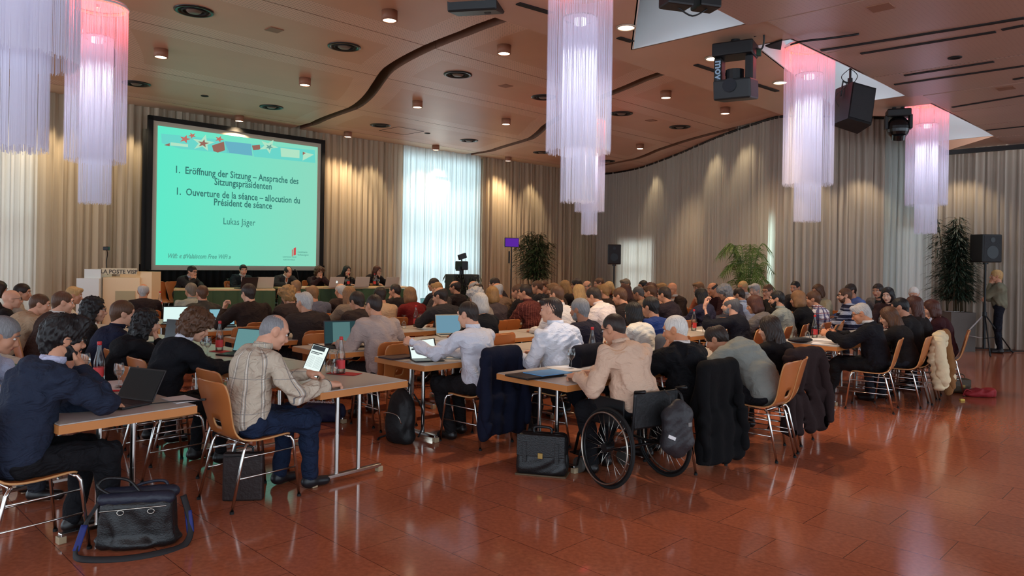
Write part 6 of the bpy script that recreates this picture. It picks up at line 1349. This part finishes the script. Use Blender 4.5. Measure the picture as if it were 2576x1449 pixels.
flat('paper_sheet', 2090, 856, .5, .3, 46, PAP, 'large white sheet further along the right-hand table', 'paper', group=PG)
flat('paper_sheet', 2120, 806, .4, .28, 60, PAP, 'white papers before the striped sweater man', 'paper', group=PG)
flat('paper_sheet', 1770, 832, .3, .2, -40, PAP, 'white sheet behind the white-haired man', 'paper', group=PG)
flat('paper_sheet', 1640, 903, .3, .21, -40, PAP, 'white sheet between wheelchair man and white-haired man', 'paper', group=PG)
flat('paper_sheet', 770, 722, .3, .2, 130, PAP, 'white papers under the microphone of the third speaker', 'paper', z=ZT + .001, group=PG)
q = on(2013, 862, .742); bm = nb(); ball(bm, (0, 0, .035), .05, (3.4, 1.4, .7), 16); o = obj('pouch', bm, mat('pouch_black', (20, 20, 24), .6, bump=.5), None, True); o.location = q; o.rotation_euler = (0, 0, .2); tag(o, 'black soft pouch lying on the right-hand table', 'pouch')
q = on(2103, 852, .742); bm = nb(); box(bm, (0, 0, .12), (.075, .01, .15), M=RX(.5), bev=.004); o = obj('phone', bm, PB); o.location = q; o.rotation_euler = (0, 0, .9); tag(o, 'black phone held by the grey-haired man at right', 'phone')
bm = nb(); a = on(440, 1012, .75); tube(bm, spline([a + Vector(v) for v in ((-.12, -.06, 0), (-.02, .0, .004), (.05, .06, 0), (.12, .05, .004), (.15, .08, 0))], 8), .004, 5); box(bm, a + Vector((.15, .08, .006)), (.03, .02, .012)); tag(obj('charging_cable', bm, PB), 'black charging cable beside the laptop on the left front table', 'cable')
bm = nb(); tube(bm, [(-.07, 0, .004), (.07, 0, .004)], .0045, 8); o = obj('pen', bm, PB); o.location = on(222, 985, .748); o.rotation_euler = (0, 0, .3); tag(o, 'black pen by the hand of the navy suit man', 'pen', 'pens')
bm = nb(); tube(bm, [(-.05, 0, .006), (.05, 0, .006)], .007, 8); o = obj('pen', bm, REDP); o.location = on(288, 985, .748); o.rotation_euler = (0, 0, .2); tag(o, 'red marker on the white sheet', 'pen', 'pens')
for x, y, lab in [(1005, 775, 'small brown cup amid the middle rows'), (934, 719, 'small snack bowl on the presiding table')]:
    bm = nb(); lathe(bm, [(0, .0), (.03, 0), (.045, .06), (.042, .06), (.03, .006), (0, .006)], 16); o = obj('cup', bm, mat('cup_brown', (150, 96, 60), .5), None, True); o.location = on(x, y, ZT + .002 if y < 730 else .742); tag(o, lab, 'cup', 'cups')
q = on(815, 848, .742)
bm = nb(); lathe(bm, [(0, 0), (.03, 0), (.038, .09), (.035, .09), (.028, .005), (0, .005)], 18); o = obj('tumbler', bm, GL, None, True); o.location = q; tag(o, 'small glass tumbler behind the large laptop', 'glass')
q = on(752, 722, ZT + .002); t = thing('table_microphone', 'gooseneck microphone before the third speaker', 'microphone', q); bm = nb(); cyl(bm, (0, 0, .015), .06, .03, 16); obj('base', bm, PB, t); bm = nb(); tube(bm, spline([(0, 0, .03), (-.02, 0, .2), (-.06, .05, .34), (-.12, .1, .38)], 6), .006, 6); ball(bm, (-.13, .11, .385), .022, n=10); obj('neck', bm, PB, t)
# ================================================================== BAGS
LEA = mat('leather_black', (20, 18, 19), .42, bump=.25, bscale=110); LEB = mat('leather_navy', (26, 30, 46), .5, bump=.4)
STL = mat('buckle_steel', (190, 186, 176), .25, metal=1)
def soft(prims, vx, m, name, parent, k=.03, nz=None, **kw):
    V, Q = sdf(prims, vx, k, noise=nz, **kw); return obj_np(name, V, Q, m, parent)
def slabp(w, d, h, r, cx=0, cy=0, cz=0, taper=1.0):   # rounded box built from limbs
    P = []; nx = max(2, int(w / (r * 1.1)))
    for z in np.linspace(r, h - r, max(2, int(h / (r * 1.2)))):
        f = 1 + (taper - 1) * z / h
        for y in ((-d / 2 + r, d / 2 - r) if d > 2 * r else (0,)): P.append(('c', (cx - (w / 2 - r) * f, cy + y, cz + z), (cx + (w / 2 - r) * f, cy + y, cz + z), r, r))
    return P
# leather holdall in front
g = on(348, 1368, 0); t = thing('leather_bag', 'black leather bag with navy trim and loose shoulder strap on the floor, lower left', 'bag', (g.x, g.y, 0), math.radians(14))
soft(slabp(.42, .2, .29, .055, taper=.9) + [('e', (0, 0, .03), (.24, .13, .05))], .008, LEA, 'body', t, nz=folds(3, .006), zmin=.004)
soft(slabp(.4, .17, .05, .03, cz=.262), .008, LEB, 'top_flap', t, nz=folds(4, .005))
bm = nb(); tube(bm, [(-.18, -.112, .235), (.17, -.112, .25)], .004, 5); obj('zip', bm, STL, t)
bm = nb()
for x in (-.07, .09): tube(bm, [(x + .018 * math.cos(a), -.118, .225 + .014 * math.sin(a)) for a in [2 * PI * k / 10 for k in range(10)]], .003, 5, closed=True)
obj('buckles', bm, STL, t)
bm = nb(); tube(bm, spline([(-.1, -.05, .29), (-.2, -.06, .36), (-.17, -.03, .4), (-.06, -.02, .385), (.0, -.03, .33), (.03, -.04, .29)], 6), .009, 8); obj('handle', bm, LEA, t)
bm = nb(); tube(bm, spline([(-.1, .06, .28), (.0, .08, .33), (.12, .08, .34), (.15, .06, .29)], 6), .009, 8); obj('handle', bm, LEB, t)
bm = nb(); tube(bm, spline([(-.21, 0, .26), (-.27, -.06, .14), (-.29, -.14, .02), (-.22, -.22, .014), (-.02, -.25, .012), (.16, -.2, .012), (.27, -.1, .014), (.29, -.03, .1), (.24, 0, .27)], 8), .019, 8, flat=.3); obj('shoulder_strap', bm, mat('strap_black', (24, 20, 22), .7), t)
bm = nb(); tube(bm, spline([(-.268, -.06, .15), (-.29, -.13, .03)], 5), .021, 8, flat=.34); tube(bm, spline([(.29, -.04, .06), (.27, -.01, .18)], 5), .021, 8, flat=.34); obj('strap_pad', bm, mat('strap_blue', (34, 44, 110), .7), t)
# black briefcase
g = on(1364, 1192, 0); t = thing('briefcase', 'old black leather briefcase with brass lock standing by the front centre table', 'briefcase', (g.x, g.y, 0), math.radians(-14))
soft(slabp(.41, .16, .33, .04, taper=.95), .008, LEA, 'body', t, nz=folds(6, .004), zmin=.003)
bm = nb(); box(bm, (0, -.083, .24), (.385, .012, .17), bev=.005); obj('flap', bm, LEA, t); bm = nb()
for x in (-.13, .13): box(bm, (x, -.092, .19), (.035, .008, .16), bev=.003)
obj('straps', bm, LEA, t); bm = nb(); box(bm, (0, -.094, .165), (.04, .01, .045), bev=.003); obj('lock', bm, mat('brass', (150, 120, 70), .35, metal=1), t)
bm = nb(); tube(bm, spline([(-.07, 0, .325), (-.06, 0, .37), (.06, 0, .37), (.07, 0, .325)], 6), .011, 8); obj('handle', bm, LEA, t); bm = nb(); box(bm, (0, 0, .006), (.41, .17, .012), bev=.003); obj('base_edge', bm, mat('bag_edge', (90, 72, 50), .5), t)
# rucksack
g = on(1008, 1112, 0); t = thing('backpack', 'black rucksack leaning beside the table of the white-shirt man', 'bag', (g.x, g.y, 0), math.radians(-38)); FAB = mat('nylon_black', (18, 18, 20), .6, bump=.6, bscale=30)
soft([('e', (0, 0, .24), (.15, .11, .26)), ('e', (0, -.07, .16), (.12, .07, .15)), ('c', (-.08, 0, .06), (.08, 0, .06), .08, .08)], .008, FAB, 'body', t, nz=folds(8, .006), zmin=.003)
for s_ in (-1, 1): bm = nb(); tube(bm, spline([(s_ * .06, .1, .44), (s_ * .1, .17, .3), (s_ * .12, .17, .16), (s_ * .13, .1, .05)], 6), .02, 8, flat=.35); obj('shoulder_strap', bm, FAB, t)
bm = nb(); tube(bm, spline([(-.03, .05, .47), (-.03, .07, .53), (.03, .07, .53), (.03, .05, .47)], 5), .008, 6); obj('handle', bm, FAB, t); bm = nb(); tube(bm, spline([(-.12, -.02, .06), (-.24, -.04, .012), (-.2, -.1, .01)], 6), .01, 6); obj('loose_strap', bm, FAB, t)
bm = nb(); tube(bm, spline([(-.11, -.1, .2), (-.08, -.13, .28), (.08, -.13, .28), (.11, -.1, .2)], 6), .004, 5); obj('zip', bm, STL, t)
# dark box-like laptop bag under the striped shirt man's chair
g = on(612, 1257, 0); t = thing('laptop_bag', 'flat dark brown bag standing upright beside the chair of the striped shirt man', 'bag', (g.x, g.y, 0), math.radians(6)); bm = nb(); box(bm, (0, 0, .165), (.27, .07, .33), bev=.012); obj('body', bm, mat('bag_darkbrown', (40, 28, 26), .6, bump=.5), t); bm = nb(); tube(bm, [(-.12, -.036, .31), (.12, -.036, .31)], .004, 5); obj('zip', bm, PB, t); bm = nb(); tube(bm, spline([(-.06, 0, .33), (-.05, 0, .37), (.05, 0, .37), (.06, 0, .33)], 5), .008, 6); obj('handle', bm, PB, t)
# blue conference bag with lettering
g = on(812, 1058, 0); t = thing('conference_bag', 'dark blue bag with white lettering under the tablet table', 'bag', (g.x, g.y, 0), math.radians(-6)); soft(slabp(.44, .2, .18, .05, taper=.92), .01, mat('nylon_navy', (28, 32, 62), .6, bump=.4), 'body', t, nz=folds(12, .008), zmin=.003)
text_mesh('medicinewide', .06, mat('bag_lettering', (225, 225, 230), .6), t, (-.19, -.075, .2), (.35, 0, 0), 'LEFT', bold=.002)
# brown handbag and red bag at right
g = on(2412, 988, 0); t = thing('handbag', 'olive brown handbag with brass clasp on the floor at right', 'bag', (g.x, g.y, 0), math.radians(-8)); BRN = mat('leather_olive', (70, 56, 36), .5, bump=.4)
soft(slabp(.29, .12, .2, .035, taper=.9), .008, BRN, 'body', t, nz=folds(14, .003), zmin=.003); bm = nb(); box(bm, (0, -.064, .14), (.25, .012, .1), bev=.005); obj('flap', bm, BRN, t); bm = nb(); box(bm, (.03, -.073, .1), (.035, .008, .04), bev=.003); obj('clasp', bm, mat('brass', (150, 120, 70), .35, metal=1), t); bm = nb(); tube(bm, spline([(-.08, 0, .19), (-.05, 0, .25), (.05, 0, .25), (.08, 0, .19)], 6), .007, 6); obj('handle', bm, BRN, t)
g = on(2465, 998, 0); t = thing('cloth_bag', 'crumpled red cloth bag lying beside the olive brown handbag', 'bag', (g.x, g.y, 0), math.radians(-10)); soft([('e', (0, 0, .05), (.17, .09, .06)), ('e', (.12, .02, .06), (.09, .07, .06)), ('e', (-.13, 0, .035), (.08, .08, .04))], .008, mat('cloth_red', (140, 28, 36), .7, bump=.5), 'body', t, nz=folds(15, .012), zmin=.003); bm = nb(); tube(bm, spline([(-.12, -.05, .07), (-.2, -.08, .1), (-.22, -.05, .02), (-.15, 0, .03)], 6), .007, 6); obj('handle', bm, mat('cloth_red', (140, 28, 36), .7), t)
g = on(2420, 1008, 0); bm = nb(); box(bm, (0, 0, .012), (.06, .04, .024), bev=.008); o = obj('wrapper', bm, mat('wrapper_yellow', (224, 196, 90), .5)); o.location = g; tag(o, 'small yellow wrapper on the floor before the handbag', 'wrapper')
g = on(1420, 812 + 0, .742); g = on(1296, 826, .46); t = thing('handbag', 'tan and brown bag hanging at the empty chair before the maroon striped shirt man', 'bag', (g.x, g.y, .5), .3); soft([('e', (0, 0, .1), (.17, .08, .1)), ('e', (-.13, 0, .12), (.08, .07, .07))], .01, mat('leather_tan', (150, 112, 88), .6, bump=.4), 'body', t, nz=folds(18, .008))
# ================================================================== COATS OVER CHAIRS
def seat_of(sub):
    for root, loc, yaw, label, ch, seat in PERSONS:
        if sub in label: b = dirv(yaw); return loc[0] + b.x * .03, loc[1] + b.y * .03, yaw
def coat(sub, lab, col, hem=.12, m=None, wd=.25, amp=.010, q=None, sleeves=True, puff=0, top=.915, seed=1):
    x, y, yaw = q or seat_of(sub); t = thing('coat', lab, 'coat', (x, y, 0), -math.radians(yaw), 'coats hung over chair backs')
    b_ = lambda z: -.25 - (z - .55) * .15 if z > .5 else -.27 - (.5 - z) * .12
    P = [('c', (-wd * .72, -.29, top - .05), (wd * .72, -.29, top - .05), .055, .055)]
    for z in np.arange(hem + .06, top - .05, .06):
        f = 1 + .45 * max(0, (.7 - z)); yy = b_(z) - (.012 if z > .5 else .03); P.append(('c', (-wd * .82 * f, yy, z), (wd * .82 * f, yy, z), .045 + puff, .045 + puff))
    def nz(X, Y, Z): return amp * (np.sin(X * 37 + 2.5 * np.sin(Z * 4 + seed) + seed) + .7 * np.sin(X * 17 - Z * 6 + seed * 2) + .5 * np.sin(X * 9 + Z * 19 + seed) + .35 * np.sin(Y * 40 + Z * 31 + X * 13)) * np.clip((top - Z) * 2.4, .2, 1) + (.010 * np.sin(Z * 75 + 2 * np.sin(X * 20)) if puff else 0)
    mm = m or mat('coat_%d_%d_%d' % col, col, .9, spec=.2, bump=.4, noise=.1)
    soft(P, .0105, mm, 'coat_body', t, k=.04, nz=nz, hem=lambda X, Y: hem + .05 * np.sin(X * 7 + seed) + .02 * np.sin(X * 23 + seed * 3))
    if sleeves:
        for s in (-1, 1): soft([('c', (s * wd * .8, -.3, top - .1), (s * wd * 1.05, -.36, .45), .055 + puff, .045 + puff), ('c', (s * wd * 1.05, -.36, .45), (s * wd * 1.02, -.38, hem + .12), .045 + puff, .04 + puff)], .011, mm, 'sleeve', t, nz=folds(seed + s, .01))
coat('dark-haired man in white shirt touching', 'dark navy coat hung over the chair of the white-shirt man', (20, 24, 42), hem=.1, seed=2, wd=.27, sleeves=True)
coat('white-haired man in black suit', 'long black coat hung over the chair of the white-haired man', (12, 12, 14), hem=.06, seed=3, wd=.27)
coat('woman with long dark hair in black top', 'long dark brown hooded coat over the chair of the long-haired woman', (44, 32, 32), hem=.1, seed=5, wd=.29, amp=.018)
coat('heavy man in white shirt', 'black jacket with open lining over the chair of the heavy man', (18, 18, 26), hem=.42, seed=6, wd=.27, top=.93)
coat('person with black hair in black sweater', 'cream quilted puffer jacket over a chair at right', (222, 206, 170), hem=.2, seed=7, wd=.27, puff=.022, amp=.008, top=.89)
coat('woman with very long dark auburn hair', 'camel brown coat over a chair at right', (136, 96, 60), hem=.08, seed=8, wd=.27, amp=.012, top=.89)
coat('balding man in charcoal', 'light grey jacket on the chair of the charcoal jacket man', (128, 128, 128), hem=.5, seed=9, wd=.2, sleeves=False)
coat('woman with black bob', 'dark grey jacket on the chair of the woman with black bob', (96, 96, 100), hem=.5, seed=10, wd=.24, sleeves=False)
# extra unoccupied chairs the photo shows
def lab_chair(px, py, z, yaw, lab): q = on(px, py, z); b = dirv(yaw); chair_at(q.x + b.x * .28, q.y + b.y * .28, yaw, lab)
lab_chair(284, 884, .84, 42, 'empty plywood chair between navy suit man and the woman with black wavy hair')
lab_chair(345, 905, .84, 42, 'plywood chair behind the woman with black wavy hair, second of three backs')
lab_chair(526, 935, .84, 42, 'plywood chair close behind the striped shirt man chair')
lab_chair(625, 825, .84, -40, 'reddish plywood chair left of the grey-haired man in brown suit')
lab_chair(1012, 868, .84, -46, 'plywood chair right of the pale suit man, oval hole visible')
lab_chair(805, 842, .84, -36, 'plywood chair before the large laptop')
lab_chair(1290, 770, .84, -50, 'plywood chair left of the maroon striped shirt man')
lab_chair(1266, 844, .84, -46, 'plywood chair between the two white-shirt men')
lab_chair(2020, 905, .84, -62, 'plywood chair seen from the side at the end of the front right row')
lab_chair(2110, 818, .84, -50, 'plywood chair left of the papers of the striped sweater man')
# ================================================================== WHEELCHAIR
wx, wy = .96, 5.72; t = thing('wheelchair', 'black wheelchair with thin chrome push rims under the man in pale pink shirt', 'wheelchair', (wx, wy, 0), math.radians(33))
TY = mat('tyre_black', (16, 16, 16), .8); RIMG = mat('rim_grey', (160, 150, 138), .3, metal=1)
for s in (-1, 1):
    C0 = Vector((s * .29, -.04, .3)); tl = RY(-s * .06)
    def ring(r, rr, dx, m, nm, par, n=56):
        bm = nb(); tube(bm, [(dx, r * math.cos(a), r * math.sin(a)) for a in [2 * PI * k / n for k in range(n)]], rr, 8, closed=True); bmesh.ops.transform(bm, matrix=Matrix.Translation(C0) @ tl, verts=bm.verts); return obj(nm, bm, m, par)
    wl = ring(.288, .0125, 0, TY, 'wheel', t); ring(.27, .009, 0, PBR, 'rim', wl); ring(.262, .0075, s * .035, RIMG, 'push_rim', wl)
    bm = nb()
    for k in range(24):
        a = 2 * PI * k / 24; b = a + (.35 if k % 2 else -.35); tube(bm, [(s * (.02 if k % 2 else -.02), .03 * math.cos(b), .03 * math.sin(b)), (0, .268 * math.cos(a), .268 * math.sin(a))], .0016, 4)
    bmesh.ops.transform(bm, matrix=Matrix.Translation(C0) @ tl, verts=bm.verts); obj('spokes', bm, STL, wl)
    bm = nb(); cyl(bm, C0, .034, .07, 16, M=RY(PI / 2)); obj('hub', bm, PBR, wl)
    bm = nb(); C1 = Vector((s * .23, .37, .065)); cyl(bm, C1, .062, .03, 20, M=RY(PI / 2)); c_ = obj('caster', bm, mat('caster_grey', (70, 66, 62), .6), t); bm = nb(); tube(bm, [C1 + Vector((s * .022, 0, 0)), C1 + Vector((s * .022, -.04, .12)), C1 + Vector((0, -.04, .17))], .009, 6); obj('fork', bm, PBR, c_)
    bm = nb(); tube(bm, spline([(s * .21, -.25, .74), (s * .21, -.23, .5), (s * .21, -.16, .3), (s * .21, .2, .28), (s * .22, .36, .3)], 5), .012, 8); tube(bm, [(s * .21, -.22, .46), (s * .21, .3, .47), (s * .2, .42, .3), (s * .18, .5, .12)], .012, 8); tube(bm, [(s * .21, -.25, .74), (s * .21, -.35, .76)], .014, 8); obj('frame', bm, PBR, t)
    bm = nb(); box(bm, (s * .225, .02, .56), (.012, .34, .2), bev=.005); obj('side_guard', bm, PB, t)
bm = nb(); box(bm, (0, .06, .455), (.4, .42, .05), bev=.015); obj('seat', bm, FAB, t); bm = nb(); box(bm, (0, -.24, .6), (.42, .025, .26), bev=.008); obj('backrest', bm, FAB, t)
bm = nb(); box(bm, (0, .52, .11), (.32, .14, .012), bev=.003); obj('footrest', bm, PB, t); bm = nb(); tube(bm, [(-.21, -.1, .3), (.21, -.1, .3)], .012, 8); obj('axle', bm, PBR, t)
t = thing('backpack', 'black backpack with small square badge hung behind the wheelchair', 'bag', (wx, wy, 0), math.radians(33))
T = Matrix.Translation((.12, -.32, .2)); soft([('e', (.12, -.355, .46), (.14, .075, .22)), ('c', (.04, -.355, .36), (.2, -.355, .36), .07, .07), ('c', (.04, -.355, .56), (.2, -.355, .56), .06, .06)], .009, mat('nylon_grey', (40, 38, 42), .55, bump=.5), 'body', t, nz=folds(22, .006))
bm = nb()
for x in (.06, .18): tube(bm, spline([(x, -.35, .62), (x + .01, -.32, .7), (x, -.27, .74)], 5), .014, 6, flat=.4)
obj('straps', bm, FAB, t); bm = nb(); box(bm, (.17, -.433, .5), (.035, .006, .03)); obj('badge', bm, mat('badge_grey', (120, 118, 116), .5), t); bm = nb(); box(bm, (.0, -.42, .42), (.075, .006, .024), RY(.4)); obj('tag', bm, PAP, t)
